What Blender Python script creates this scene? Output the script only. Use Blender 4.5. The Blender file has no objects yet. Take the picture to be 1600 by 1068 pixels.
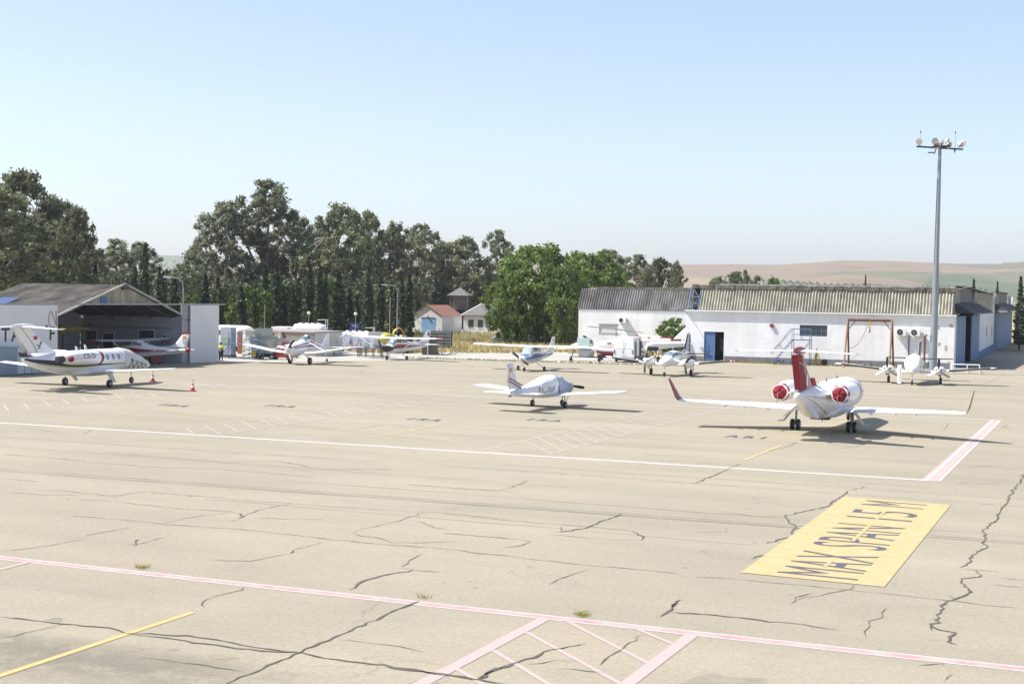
import bpy, bmesh, math, random
import numpy as np
from mathutils import Vector, Matrix
R=math.radians
scene=bpy.context.scene
col=scene.collection
rnd=random.Random(7)
# ---------------------------------------------------------------- camera model (used to read ground positions off the survey)
F=2222.;CX,CY=800.,534.;H=6.6
ROLL=R(.945);PIT=math.atan(72/F)
def G(px,py,h=0.0):
    a=px-CX;b=-(py-CY);c,s=math.cos(ROLL),math.sin(ROLL)
    x=a*c-b*s;z=a*s+b*c;y=F
    cp,sp=math.cos(PIT),math.sin(PIT)
    y,z=y*cp+z*sp,-y*sp+z*cp
    t=(h-H)/z
    return Vector((x*t,y*t,h))
def proj(P):
    X,Y,Z=P[0],P[1],P[2]-H
    cp,sp=math.cos(PIT),math.sin(PIT)
    y=Y*cp-Z*sp;z=Y*sp+Z*cp
    a=X/y*F;b=z/y*F;c,s=math.cos(ROLL),math.sin(ROLL)
    return (CX+a*c+b*s,CY-(-a*s+b*c))
def D(px,depth,py=None):
    """ground point (or height) at image column px and forward distance depth"""
    x=0
    for _ in range(6):
        q=proj((x,depth,0)); x+=(px-q[0])*depth/F
    if py is None: return Vector((x,depth,0))
    z=0
    for _ in range(8):
        q=proj((x,depth,z)); x+=(px-q[0])*depth/F; z-=(py-q[1])*depth/F
    return Vector((x,depth,z))
E1=Vector((math.cos(R(-22.7)),math.sin(R(-22.7)),0));E2=Vector((-E1.y,E1.x,0))
A1=R(-22.7); A2=A1+math.pi/2
def along(O,e,px,z=0):
    """distance s along O+s*e whose image column is px"""
    lo,hi=-80.,400.
    f=lambda s:proj(Vector(O)+e*s+Vector((0,0,z)))[0]-px
    s=0.
    for _ in range(40):
        v=f(s);d=(f(s+.05)-v)/.05
        if abs(d)<1e-6:break
        s-=max(-15,min(15,v/d))
    return s
# ---------------------------------------------------------------- materials
MATS={}
def M(name,c,rough=.6,metal=0,var=.12,scale=2.,bump=0,spec=.5,c2=None,bscale=None,detail=6,stretch=None):
    if name in MATS:return MATS[name]
    m=bpy.data.materials.new(name);m.use_nodes=True;nt=m.node_tree;N=nt.nodes;L=nt.links
    b=N['Principled BSDF'];b.inputs['Roughness'].default_value=rough;b.inputs['Metallic'].default_value=metal
    b.inputs['Specular IOR Level'].default_value=spec
    tc=N.new('ShaderNodeTexCoord');mp=N.new('ShaderNodeMapping');L.new(tc.outputs['Object'],mp.inputs[0])
    if stretch:mp.inputs['Scale'].default_value=stretch
    n=N.new('ShaderNodeTexNoise');n.inputs['Scale'].default_value=scale;n.inputs['Detail'].default_value=detail;n.inputs['Roughness'].default_value=.62
    L.new(mp.outputs[0],n.inputs['Vector'])
    r=N.new('ShaderNodeValToRGB');r.color_ramp.elements[0].position=.3;r.color_ramp.elements[1].position=.72
    c=tuple(c);lo=tuple(max(0,x*(1-var)) for x in (c2 or c));hi=tuple(min(1,x*(1+var*.6)) for x in c)
    r.color_ramp.elements[0].color=lo+(1,);r.color_ramp.elements[1].color=hi+(1,)
    L.new(n.outputs[0],r.inputs[0]);L.new(r.outputs[0],b.inputs['Base Color'])
    if bump:
        n2=N.new('ShaderNodeTexNoise');n2.inputs['Scale'].default_value=bscale or scale*4;n2.inputs['Detail'].default_value=5
        L.new(mp.outputs[0],n2.inputs['Vector'])
        bp=N.new('ShaderNodeBump');bp.inputs['Strength'].default_value=bump;bp.inputs['Distance'].default_value=.05
        L.new(n2.outputs[0],bp.inputs['Height']);L.new(bp.outputs[0],b.inputs['Normal'])
    MATS[name]=m;return m
def glass(name,c,rough=.12):
    m=M(name,c,rough,0,.2,1.5,spec=.8);return m
# ---------------------------------------------------------------- mesh builder
class MB:
    def __init__(s):s.v=[];s.f=[];s.sm=[]
    def add(s,vs,fs,smooth=False):
        o=len(s.v);s.v+=[tuple(v) for v in vs];s.f+=[tuple(i+o for i in f) for f in fs];s.sm+=[smooth]*len(fs);return s
    def box(s,c,d,rz=0,ry=0):
        x,y,z=[q/2 for q in d];m=Matrix.Translation(c)@Matrix.Rotation(rz,4,'Z')@Matrix.Rotation(ry,4,'Y')
        vs=[m@Vector((i*x,j*y,k*z)) for i in(-1,1) for j in(-1,1) for k in(-1,1)]
        return s.add(vs,[(0,1,3,2),(4,6,7,5),(0,4,5,1),(2,3,7,6),(0,2,6,4),(1,5,7,3)])
    def bx(s,x0,x1,y0,y1,z0,z1):
        return s.box(((x0+x1)/2,(y0+y1)/2,(z0+z1)/2),(abs(x1-x0),abs(y1-y0),abs(z1-z0)))
    def tube(s,a,b,r0,r1=None,n=8,cap=True,smooth=True):
        a=Vector(a);b=Vector(b);r1=r0 if r1 is None else r1
        d=(b-a);
        if d.length<1e-6:return s
        q=d.to_track_quat('Z','Y');vs=[]
        for p,r in((a,r0),(b,r1)):
            for i in range(n):
                t=2*math.pi*i/n;vs.append(p+q@Vector((r*math.cos(t),r*math.sin(t),0)))
        s.add(vs,[(i,(i+1)%n,n+(i+1)%n,n+i) for i in range(n)],smooth)
        if cap:s.add(vs[:n],[tuple(range(n-1,-1,-1))]);s.add(vs[n:],[tuple(range(n))])
        return s
    def path(s,pts,r,n=6):
        for a,b in zip(pts,pts[1:]):s.tube(a,b,r,r,n)
        return s
    def rings(s,rs,closed_ends=True,smooth=True):
        n=len(rs[0]);vs=[p for r in rs for p in r];fs=[]
        for k in range(len(rs)-1):
            for i in range(n):
                j=(i+1)%n;fs.append((k*n+i,k*n+j,(k+1)*n+j,(k+1)*n+i))
        s.add(vs,fs,smooth)
        if closed_ends:
            s.add(rs[0],[tuple(range(n-1,-1,-1))]);s.add(rs[-1],[tuple(range(n))])
        return s
    def grid(s,fn,nu,nv,smooth=True):
        vs=[fn(i/nu,j/nv) for i in range(nu+1) for j in range(nv+1)];w=nv+1
        return s.add(vs,[(i*w+j,(i+1)*w+j,(i+1)*w+j+1,i*w+j+1) for i in range(nu) for j in range(nv)],smooth)
    def sphere(s,c,r,nu=12,nv=8,sc=(1,1,1)):
        c=Vector(c);rs=[]
        for j in range(1,nv):
            t=math.pi*j/nv;rs.append([c+Vector((r*sc[0]*math.sin(t)*math.cos(2*math.pi*i/nu),r*sc[1]*math.sin(t)*math.sin(2*math.pi*i/nu),-r*sc[2]*math.cos(t))) for i in range(nu)])
        return s.rings(rs)
    def poly(s,pts):return s.add(pts,[tuple(range(len(pts)))])
    def prism(s,pts,d):
        d=Vector(d);n=len(pts);p=[Vector(q) for q in pts];vs=p+[q+d for q in p]
        return s.add(vs,[tuple(range(n-1,-1,-1)),tuple(range(n,2*n))]+[(i,(i+1)%n,n+(i+1)%n,n+i) for i in range(n)])
    def build(s,name,mat,parent=None,fix=True,label=None):
        me=bpy.data.meshes.new(name);me.from_pydata(s.v,[],s.f);me.polygons.foreach_set('use_smooth',s.sm)
        if fix:
            bm=bmesh.new();bm.from_mesh(me);bmesh.ops.recalc_face_normals(bm,faces=bm.faces);bm.to_mesh(me);bm.free()
        me.materials.append(mat)
        o=bpy.data.objects.new(name,me);col.objects.link(o)
        if parent:o.parent=parent
        if label:o['label']=label
        return o
def thing(name,label,cat,loc=(0,0,0),rz=0,group=None):
    o=bpy.data.objects.new(name,None);o.empty_display_size=.3;col.objects.link(o)
    o.location=loc;o.rotation_euler=(0,0,rz);o['label']=label;o['category']=cat
    if group:o['group']=group
    return o
def tag(o,label,cat,group=None):
    o['label']=label;o['category']=cat
    if group:o['group']=group
    return o
def wheels(t,pts,r,hw,mat=None):
    """one wheel object per axle end; hw = half tyre width"""
    for x,y in pts:
        o=MB().tube((x,y-hw,r),(x,y+hw,r),r,r,16).build('wheel',mat or black,t)
        MB().tube((x,y-hw-.01,r),(x,y+hw+.01,r),r*.5,r*.5,12).build('rim',grey,o)
def struct(o,kind='structure'):o['kind']=kind;return o
def kids(r):return [c for c in bpy.data.objects if c.parent==r]
def dup(root,loc,rz=0,label=None,scale=1,cat=None,kl=None):
    r=root.copy();col.objects.link(r);r.location=loc;r.rotation_euler=(0,0,rz)
    r.scale=scale if hasattr(scale,'__len__') else (scale,)*3
    if label:r['label']=label
    if cat:r['category']=cat
    for c in root.children:
        d=c.copy();col.objects.link(d);d.parent=r
        for g in c.children:
            e=g.copy();col.objects.link(e);e.parent=d
    return r
def textmesh(body,h,bold=0,spacing=1.0,sx=1.0):
    """flat lettering: list of verts (x,y) and faces, cap height h"""
    cu=bpy.data.curves.new('lettering','FONT');cu.body=body;cu.offset=bold;cu.space_character=spacing;cu.resolution_u=3
    o=bpy.data.objects.new('lettering',cu);col.objects.link(o)
    dg=bpy.context.evaluated_depsgraph_get();dg.update()
    me=bpy.data.meshes.new_from_object(o.evaluated_get(dg))
    vs=[v.co.copy() for v in me.vertices];fs=[tuple(p.vertices) for p in me.polygons]
    bpy.data.objects.remove(o);bpy.data.curves.remove(cu);bpy.data.meshes.remove(me)
    k=h/.72
    x0=min(v.x for v in vs)
    return [((v.x-x0)*k*sx,v.y*k) for v in vs],fs
def lettering(body,h,fn,name,mat,parent,bold=0,spacing=1,sx=1,length=None):
    vs,fs=textmesh(body,h,bold,spacing,sx)
    w=max(v[0] for v in vs)
    k=(length/w) if length else 1
    return MB().add([fn(v[0]*k,v[1]) for v in vs],fs).build(name,mat,parent,fix=False)
# palette
white=M('white_paint',(.80,.80,.79),.32,0,.05,.8)
whitem=M('white_matte',(.76,.76,.74),.7,0,.08,1.2)
cream=M('cream_paint',(.66,.62,.52),.6,0,.1,1)
black=M('black_rubber',(.018,.018,.02),.75,0,.3,4)
dark=M('dark_metal',(.05,.052,.058),.5,.3,.3,3)
grey=M('grey_metal',(.3,.31,.32),.5,.4,.15,3)
alu=M('aluminium',(.55,.56,.57),.35,.7,.12,4)
red=M('red_fabric',(.25,.012,.026),.75,0,.25,5,.4)
redp=M('red_paint',(.27,.024,.036),.4,0,.12,2)
maroon=M('maroon_paint',(.24,.03,.05),.4,0,.1,2)
navy=M('navy_paint',(.02,.025,.05),.35,0,.1,2)
blue=M('blue_paint',(.045,.13,.34),.5,0,.15,2)
bluew=M('weathered_blue',(.08,.16,.33),.65,0,.25,1.5)
yellow=M('yellow_paint',(.46,.34,.05),.5,0,.15,3)
rust=M('rusty_steel',(.22,.09,.05),.85,.1,.5,6,c2=(.09,.05,.035))
win=glass('tinted_window',(.045,.055,.065))
winb=glass('sky_window',(.16,.22,.25))
pink=M('faded_red_and_glare',(.50,.27,.23),.6,0,.15,3)  # also carries the pink glare on the front of the jet fin
# ================================================================ SETTING
# ---- camera
cam=bpy.data.cameras.new('camera');camo=bpy.data.objects.new('camera',cam);col.objects.link(camo)
cam.sensor_width=36;cam.lens=36*F/1600;cam.clip_end=20000;cam.clip_start=.5
camo.location=(0,0,H)
# forward pitched down, then rolled so the picture content turns clockwise
m=Matrix.Rotation(math.pi/2-PIT,4,'X')@Matrix.Rotation(ROLL,4,'Z')
camo.rotation_euler=m.to_euler();scene.camera=camo
# ---- light
sunv=Vector((.76,.02,-1)).normalized()
sd=bpy.data.lights.new('sun','SUN');sd.energy=4.9;sd.angle=R(.5);sd.color=(1,.95,.89)
so=bpy.data.objects.new('sun',sd);col.objects.link(so);so.rotation_euler=sunv.to_track_quat('-Z','Y').to_euler();so.location=(-60,0,90)
w=bpy.data.worlds.new('World');scene.world=w;w.use_nodes=True
bg=w.node_tree.nodes['Background'];sky=w.node_tree.nodes.new('ShaderNodeTexSky');sky.sky_type='NISHITA';sky.sun_disc=False
sky.sun_elevation=math.asin(-sunv.z);sky.sun_rotation=math.atan2(-sunv.x,-sunv.y);sky.air_density=1.0;sky.dust_density=.9;sky.ozone_density=2.6;sky.altitude=100
hs=w.node_tree.nodes.new('ShaderNodeHueSaturation');hs.inputs['Saturation'].default_value=.86
tn=w.node_tree.nodes.new('ShaderNodeVectorMath');tn.operation='MULTIPLY';tn.inputs[1].default_value=(1.02,.985,1.02)
w.node_tree.links.new(sky.outputs[0],hs.inputs['Color']);w.node_tree.links.new(hs.outputs[0],tn.inputs[0]);w.node_tree.links.new(tn.outputs[0],bg.inputs[0]);bg.inputs[1].default_value=.130
vs_=scene.view_settings;vs_.view_transform='Standard';vs_.look='None';vs_.exposure=.64;vs_.gamma=1
# ---- asphalt
def asphalt():
    m=bpy.data.materials.new('pale_asphalt');m.use_nodes=True;nt=m.node_tree;N=nt.nodes;L=nt.links;b=N['Principled BSDF']
    b.inputs['Roughness'].default_value=.9;b.inputs['Specular IOR Level'].default_value=.2
    tc=N.new('ShaderNodeTexCoord');mp=N.new('ShaderNodeMapping');mp.inputs['Rotation'].default_value=(0,0,-A1);L.new(tc.outputs['Object'],mp.inputs[0])
    def noise(sc,det,rough=.6,stretch=None,dist=0):
        n=N.new('ShaderNodeTexNoise');n.inputs['Scale'].default_value=sc;n.inputs['Detail'].default_value=det;n.inputs['Roughness'].default_value=rough;n.inputs['Distortion'].default_value=dist
        if stretch:
            q=N.new('ShaderNodeMapping');q.inputs['Scale'].default_value=stretch;L.new(mp.outputs[0],q.inputs[0]);L.new(q.outputs[0],n.inputs['Vector'])
        else:L.new(mp.outputs[0],n.inputs['Vector'])
        return n.outputs[0]
    def ramp(i,p0,c0,p1,c1):
        r=N.new('ShaderNodeValToRGB');r.color_ramp.elements[0].position=p0;r.color_ramp.elements[0].color=c0+(1,);r.color_ramp.elements[1].position=p1;r.color_ramp.elements[1].color=c1+(1,)
        L.new(i,r.inputs[0]);return r.outputs[0]
    def mix(a,bb,f,bt='MULTIPLY'):
        x=N.new('ShaderNodeMix');x.data_type='RGBA';x.blend_type=bt;x.inputs[0].default_value=f;L.new(a,x.inputs[6]);L.new(bb,x.inputs[7]);return x.outputs[2]
    base=ramp(noise(.05,4),.3,(.338,.304,.230),.7,(.368,.333,.253))
    c=mix(base,ramp(noise(1.0,3,.6,(.03,.42,1)),.34,(.90,.895,.89),.64,(1.04,1.03,1.02)),.55)
    c=mix(c,ramp(noise(22,2,.85),.34,(.62,.61,.59),.64,(1.24,1.23,1.21)),.42)
    c=mix(c,ramp(noise(8,4,.75),.35,(.84,.835,.82),.65,(1.06,1.06,1.05)),.8)
    c=mix(c,ramp(noise(.32,5,.7,None,.6),.55,(1,1,1),.82,(.84,.83,.81)),.8)
    c=mix(c,ramp(noise(.09,4,.65,(.5,1,1),1.2),.42,(.93,.935,.94),.6,(1.03,1.025,1.02)),.9)
    # fine hair cracking
    v=N.new('ShaderNodeTexVoronoi');v.feature='DISTANCE_TO_EDGE';v.inputs['Scale'].default_value=.22
    q=N.new('ShaderNodeMapping');q.inputs['Scale'].default_value=(.55,1.3,1);dn=N.new('ShaderNodeTexNoise');dn.inputs['Scale'].default_value=.9;dn.inputs['Detail'].default_value=6
    L.new(mp.outputs[0],dn.inputs['Vector']);va=N.new('ShaderNodeVectorMath');va.operation='MULTIPLY_ADD';va.inputs[1].default_value=(3,3,0);L.new(dn.outputs['Color'],va.inputs[0]);L.new(mp.outputs[0],va.inputs[2])
    L.new(va.outputs[0],q.inputs[0]);L.new(q.outputs[0],v.inputs['Vector'])
    cr=ramp(v.outputs[0],.0,(.60,.58,.56),.006,(1,1,1))
    msk=ramp(noise(.12,3,.6),.5,(0,0,0),.62,(.6,.6,.6))
    x=N.new('ShaderNodeMix');x.data_type='RGBA';x.blend_type='MULTIPLY';L.new(msk,x.inputs[0]);L.new(c,x.inputs[6]);L.new(cr,x.inputs[7]);c=x.outputs[2]
    L.new(c,b.inputs['Base Color'])
    bp=N.new('ShaderNodeBump');bp.inputs['Strength'].default_value=.35;bp.inputs['Distance'].default_value=.012;L.new(noise(45,3,.7),bp.inputs['Height']);L.new(bp.outputs[0],b.inputs['Normal'])
    return m
asph=asphalt()
def sheet(name,pts,z,mat,parent=None):
    return MB().poly([(p[0],p[1],z) for p in pts]).build(name,mat,parent,fix=False)
straw=M('dry_earth',(.44,.36,.19),.95,0,.3,.35,.3,c2=(.30,.27,.13),bscale=6)
struct(sheet('dry_grassland',[(-6000,-300),(6000,-300),(6000,9000),(-6000,9000)],-.012,straw))
# apron: near part, its far edge follows the buildings
P0=G(700,561);
s0=G(345,569)
far_edge=[s0-E1*170+E2*40,G(341,566),G(700,561),G(1070,571),G(1070,562)+E2*.5,G(1500,571)+E2*60,G(1500,571)+E2*60+E1*200]
struct(sheet('apron',[(-300,-60),(300,-60),(330,60)]+[far_edge[6].xy,far_edge[5].xy,far_edge[4].xy,far_edge[3].xy,far_edge[2].xy,far_edge[1].xy,far_edge[0].xy],0,asph))
conc=M('pale_concrete',(.42,.40,.345),.9,0,.2,.25,.2,bscale=6)
struct(sheet('concrete_strip',[G(330,567.0).xy,G(330,549).xy,G(640,549).xy,G(905,552).xy,G(1068,558).xy,G(1070,571.2).xy,G(700,561.2).xy],.004,conc))
# ---- painted markings and cracks
def zc(sc,ox,oy,*ls):return [[(x/sc+ox,y/sc+oy) for x,y in l] for l in ls]
def ribbon(mb,pts,w,z,jit=0,rg=rnd,sub=0,taper=False):
    P=[Vector((p[0],p[1],0)) for p in pts]
    if sub:
        Q=[P[0]]
        for a,b in zip(P,P[1:]):
            n=max(1,int((b-a).length/sub));n=min(n,110)
            nn=Vector((-(b-a).y,(b-a).x,0)).normalized()
            for i in range(1,n+1):
                q=a.lerp(b,i/n)
                if i<n:q+=nn*rg.gauss(0,jit)
                Q.append(q)
        P=Q
    vs=[];N_=len(P)
    for i,p in enumerate(P):
        d=(P[min(i+1,N_-1)]-P[max(i-1,0)]);
        if d.length<1e-6:d=Vector((1,0,0))
        n=Vector((-d.y,d.x,0)).normalized();ww=w/2
        if sub:ww*=rg.uniform(.45,1.5)
        if taper and (i==0 or i==N_-1):ww*=.15
        vs+=[(p.x+n.x*ww,p.y+n.y*ww,z),(p.x-n.x*ww,p.y-n.y*ww,z)]
    mb.add(vs,[(2*i,2*i+1,2*i+3,2*i+2) for i in range(N_-1)])
def gp(*pts):return [G(*p) for p in pts]
def wornpaint(name,c,worn,amt=.5):
    m=bpy.data.materials.new(name);m.use_nodes=True;nt=m.node_tree;N=nt.nodes;L=nt.links;b=N['Principled BSDF'];b.inputs['Roughness'].default_value=.8;b.inputs['Specular IOR Level'].default_value=.25
    tc=N.new('ShaderNodeTexCoord');n=N.new('ShaderNodeTexNoise');n.inputs['Scale'].default_value=2.2;n.inputs['Detail'].default_value=9;n.inputs['Roughness'].default_value=.75;L.new(tc.outputs['Object'],n.inputs['Vector'])
    r=N.new('ShaderNodeValToRGB');r.color_ramp.elements[0].position=amt-.14;r.color_ramp.elements[1].position=amt+.06;r.color_ramp.elements[0].color=worn+(1,);r.color_ramp.elements[1].color=c+(1,)
    L.new(n.outputs[0],r.inputs[0]);L.new(r.outputs[0],b.inputs['Base Color']);return m
pw=wornpaint('worn_white_paint',(.56,.55,.53),(.45,.42,.36),.44)
pk=wornpaint('worn_pink_paint',(.445,.355,.33),(.40,.335,.29),.44)
pkred=wornpaint('worn_red_paint',(.43,.245,.235),(.46,.36,.33),.54)
py_=wornpaint('worn_yellow_paint',(.50,.385,.16),(.43,.35,.20),.42)
pyf=wornpaint('faded_yellow_paint',(.52,.41,.19),(.37,.34,.25),.5)
def line(name,segs,w,mat,z):
    mb=MB()
    for s in segs:ribbon(mb,s,w,z)
    return struct(mb.build(name,mat,fix=False))
a,b=G(-60,864.5),G(1660,1051.5)
d=(b-a).normalized();n=Vector((-d.y,d.x,0))
line('boundary_line',[(a+n*.16,b+n*.16),(a-n*.16,b-n*.16)],.05,pw,.006)
line('boundary_line',[(a,b)],.28,pkred,.005)
line('stand_line',[(G(-60,656.5),G(1450,750))],.30,pw,.006)
line('stand_line',[(G(1452,751),G(1556,656.5))],.62,pk,.005)
a,b=G(1448,749.5),G(1551,656.2);c_,d_=G(1468,751.3),G(1563,656.5)
line('stand_line',[(a,b),(c_,d_)],.08,pw,.007)
line('stand_line',[(G(240,597),G(1560,656.2))],.2,pw,.0062)
line('stand_line',[(G(1000,572),G(1600,613))],.14,pw,.0062)
line('stand_line',[(G(1100,569),G(1450,597)),(G(-20,612),G(60,598))],.1,pw,.0066)
# hatched clearways (pink)
def hatch(l0,l1,r0,r1,n,w,wr,mat=pk,lean=1.0,z=.008):
    mb=MB();l0,l1,r0,r1=[G(*p) for p in(l0,l1,r0,r1)]
    ribbon(mb,(l0,l1),wr,z);ribbon(mb,(r0,r1),wr,z)
    for i in range(n):
        t=(i+.4)/n;q=min(1,t+lean/n) if lean>0 else t
        a=l0.lerp(l1,t);b=r0.lerp(r1,max(0,t-lean/n*.0))
        mb2=(a,b);ribbon(mb,mb2,w,z+.001)
    return struct(mb.build('hatched_marking',mat,fix=False))
hp_=wornpaint('pale_pink_paint',(.46,.385,.345),(.38,.335,.275),.42)
def hatch2(sc,ox,oy,rails,rungs):
    mb=MB()
    for l in zc(sc,ox,oy,*rails):ribbon(mb,gp(*l),.12,.008)
    for l in zc(sc,ox,oy,*rungs):ribbon(mb,gp(*l),.085,.009)
    return struct(mb.build('hatched_marking',hp_,fix=False))
hatch2(2,0,594,[[(-60,104),(300,66),(600,35)],[(-60,82),(200,58),(560,26)]],[[(-50,80),(-33,102)]]+[[a,b] for a,b in(((10,75),(28,97)),((73,70),(92,90)),((135,64),(158,82)),((193,58),(217,76)),((252,52),(278,69)),((307,48),(333,64)),((355,43),(382,60)),((410,39),(440,54)),((460,36),(488,50)),((505,33),(535,47)))])
hatch2(2,0,594,[[(680,170),(1150,99),(1480,47)],[(500,160),(870,112),(1100,78),(1380,45)]],[[a,b] for a,b in(((580,150),(605,165)),((640,143),(690,168)),((695,135),(745,160)),((752,127),(800,152)),((805,118),(858,145)),((855,113),(905,138)),((905,105),(958,130)),((955,98),(1010,122)),((1005,92),(1060,116)),((1055,86),(1105,108)),((1095,80),(1150,101)),((1140,74),(1190,93)),((1180,70),(1230,87)),((1225,66),(1270,81)),((1265,60),(1310,75)),((1300,56),(1350,70)),((1340,52),(1385,64)))])
hatch2(2.667,500,600,[[(660,278),(1490,90),(1640,56)],[(945,295),(1600,122),(1830,62)]],[[a,b] for a,b in(((735,262),(838,290)),((845,235),(965,289)),((905,222),(1010,277)),((955,212),(1065,265)),((1010,203),(1110,250)),((1055,193),(1155,240)),((1100,183),(1205,228)),((1145,175),(1240,218)),((1190,165),(1285,207)),((1230,155),(1330,195)),((1265,148),(1375,184)),((1300,140),(1420,172)),((1340,132),(1455,162)),((1375,122),(1490,152)),((1410,115),(1530,142)),((1445,106),(1565,133)))])
hatch2(2,0,594,[],[[(645,14),(680,26)],[(690,12),(725,24)],[(730,10),(770,20)]])
mb=MB()
ribbon(mb,gp((853,965),(655,1070),(600,1099)),.27,.008);ribbon(mb,gp((1083,990),(975,1072),(940,1098)),.27,.008)
for p,q in(((880,967),(1015,1037)),((822,987),(970,1068)),((770,1015),(860,1070)),((713,1044),(760,1072)),((985,978),(1052,1006))):ribbon(mb,gp(p,q),.11,.0092)
struct(mb.build('hatched_marking',pk,fix=False))
line('stand_line',[(G(-40,900),G(52,876))],.14,pk,.0085)
# yellow lead-in lines
line('yellow_lead_line',[(G(-60,1075),G(302,956))],.16,py_,.009)
line('yellow_lead_line',[(G(1163,719),G(1222,695)),(G(1260,681),G(1340,650)),(G(580,684),G(650,672)),(G(130,655),G(230,642)),(G(640,673),(G(690,662)))],.14,pyf,.009)
line('yellow_lead_line',[(G(230,641),G(700,690)),],.05,pyf,.0093)
# yellow painted panel with its lettering
BX=[G(1157,894.5),G(1382,917),G(1485.5,788.8),G(1319,776)]
e=(BX[1]-BX[0]).normalized();bw=(BX[1]-BX[0]).length
o0=BX[0];f_=(BX[3]-BX[0]).normalized();bl=((BX[3]-BX[0]).length+(BX[2]-BX[1]).length)/2
pan=thing('painted_panel','big yellow rectangle painted on the apron reading MAX SPAN 15 M','ground marking',(o0.x,o0.y,0))
def L_(u,v,z):
    u/=bw;v/=bl;a=BX[0].lerp(BX[1],u);b=BX[3].lerp(BX[2],u);q=a.lerp(b,v)-o0;return (q.x,q.y,z)
yp=wornpaint('yellow_panel_paint',(.455,.36,.175),(.48,.41,.25),.48)
MB().poly([L_(0,0,.0135),L_(bw,0,.0135),L_(bw,bl,.0135),L_(0,bl,.0135)]).build('yellow_field',yp,pan,fix=False)
tm=wornpaint('stencil_grey_paint',(.10,.10,.11),(.20,.18,.14),.42)
hh=bw*.60
for wd,va,vb in(('MAX',.03,.262),('SPAN',.325,.61),('15',.70,.825),('M',.895,.97)):
    lettering(wd,hh,lambda x,y:L_(bw*.80-y*1.0,bl*va+x,.017),'lettering',tm,pan,bold=-.002,length=bl*(vb-va),spacing=1.05)
for va,vb in((.118,.185),(.40,.62),(.695,.83)):
    for q in(0,):MB().poly([L_(bw*.80-hh*.475,bl*va,.0205),L_(bw*.80-hh*.525,bl*va,.0205),L_(bw*.80-hh*.525,bl*vb,.0205),L_(bw*.80-hh*.475,bl*vb,.0205)][::-1]).build('stencil_bridge',yp,pan,fix=False)
# faded stand numbers
tf=wornpaint('faded_number_paint',(.10,.10,.11),(.30,.27,.22),.36)
for i,(t,px,py) in enumerate((('A R 1',1131,682),('1 R A',822,656),('1 R A',634,655),('1 R A',412,634),('1 R A',245,633))):
    o=G(px,py)
    r=thing('stand_number',['faded dark stand letters on the apron left of the twin jet with red covers','faded dark stand letters in front of the low-wing plane with a propeller cover','faded dark stand letters between the two long hatched strips','faded dark stand letters right of the centre of the left hatched strip','faded dark stand letters just right of the leftmost hatched strip'][i],'ground marking',(o.x,o.y,0),0,'faded stand letters on the apron')
    mb=MB();vs,fs=textmesh(t,.95,.05)
    wv=max(v[0] for v in vs);ex=E1*(1.9/wv)
    mb.add([(ex.x*x+E2.x*y,ex.y*x+E2.y*y,.0105) for x,y in vs],fs);mb.build('lettering',tf,r,fix=False)
# cracks (sealed with tar)
tar=M('tar_seal',(.145,.135,.115),.95,0,.45,1.5,spec=.05);tarl=M('thin_crack',(.225,.205,.16),.95,0,.5,.8,spec=.05)
thick=zc(2,0,594,[(0,738),(120,752),(260,768),(340,773),(390,790),(440,797),(520,805),(640,823),(740,838),(930,850)],[(400,790),(470,791),(550,798),(640,806),(700,815),(790,833),(880,845),(940,850),(1050,872),(1130,882),(1300,903),(1380,917),(1480,932)],
 [(680,958),(780,918),(860,882),(940,850),(1000,820),(1100,780),(1200,735),(1310,690)],[(1088,655),(1110,648),(1117,637),(1135,627),(1210,607),(1275,598),(1290,592),(1375,599)],[(1255,585),(1290,592)],[(1490,936),(1520,915),(1560,902),(1600,885)],[(395,513),(425,514),(433,497)],[(905,541),(917,530)],[(745,432),(765,425),(742,415)],[(225,562),(258,558)],[(360,576),(398,570)])
thick+=zc(3.2,600,800,[(1185,8),(1130,30),(1070,52),(1020,75),(940,93),(865,100)],[(1480,440),(1450,465),(1425,495),(1378,523)],[(1430,497),(1600,512)],[(465,832),(530,797),(640,760),(830,688),(1010,657)],[(0,772),(200,797),(400,828),(620,858)],[(930,510),(1025,490)],[(1235,92),(1270,112),(1300,123),(1285,140)])
thick+=zc(2.909,1050,720,[(1598,60),(1580,100),(1550,130),(1525,185),(1500,215),(1480,250),(1475,270),(1440,295),(1415,325),(1430,350),(1408,372),(1435,390),(1385,412),(1360,430),(1355,460),(1305,485)],[(1375,495),(1395,527),(1315,535),(1330,570),(1360,595),(1290,628),(1245,640),(1235,670),(1200,700),(1220,735),(1175,740),(1180,770)],[(1175,745),(1215,768),(1290,780),(1260,800),(1255,823),(1300,837)],[(1165,813),(1255,823)],[(1255,610),(1295,632)],
 [(0,688),(150,697),(350,717),(540,737),(640,752),(770,770)],[(0,665),(40,630)],[(800,135),(775,160),(720,190),(715,205),(650,218),(510,250),(530,275),(570,303),(545,325),(535,345),(490,355),(425,375)],[(355,447),(380,435),(430,427)],[(105,100),(180,70),(250,40)],[(105,527),(150,528)])
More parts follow.
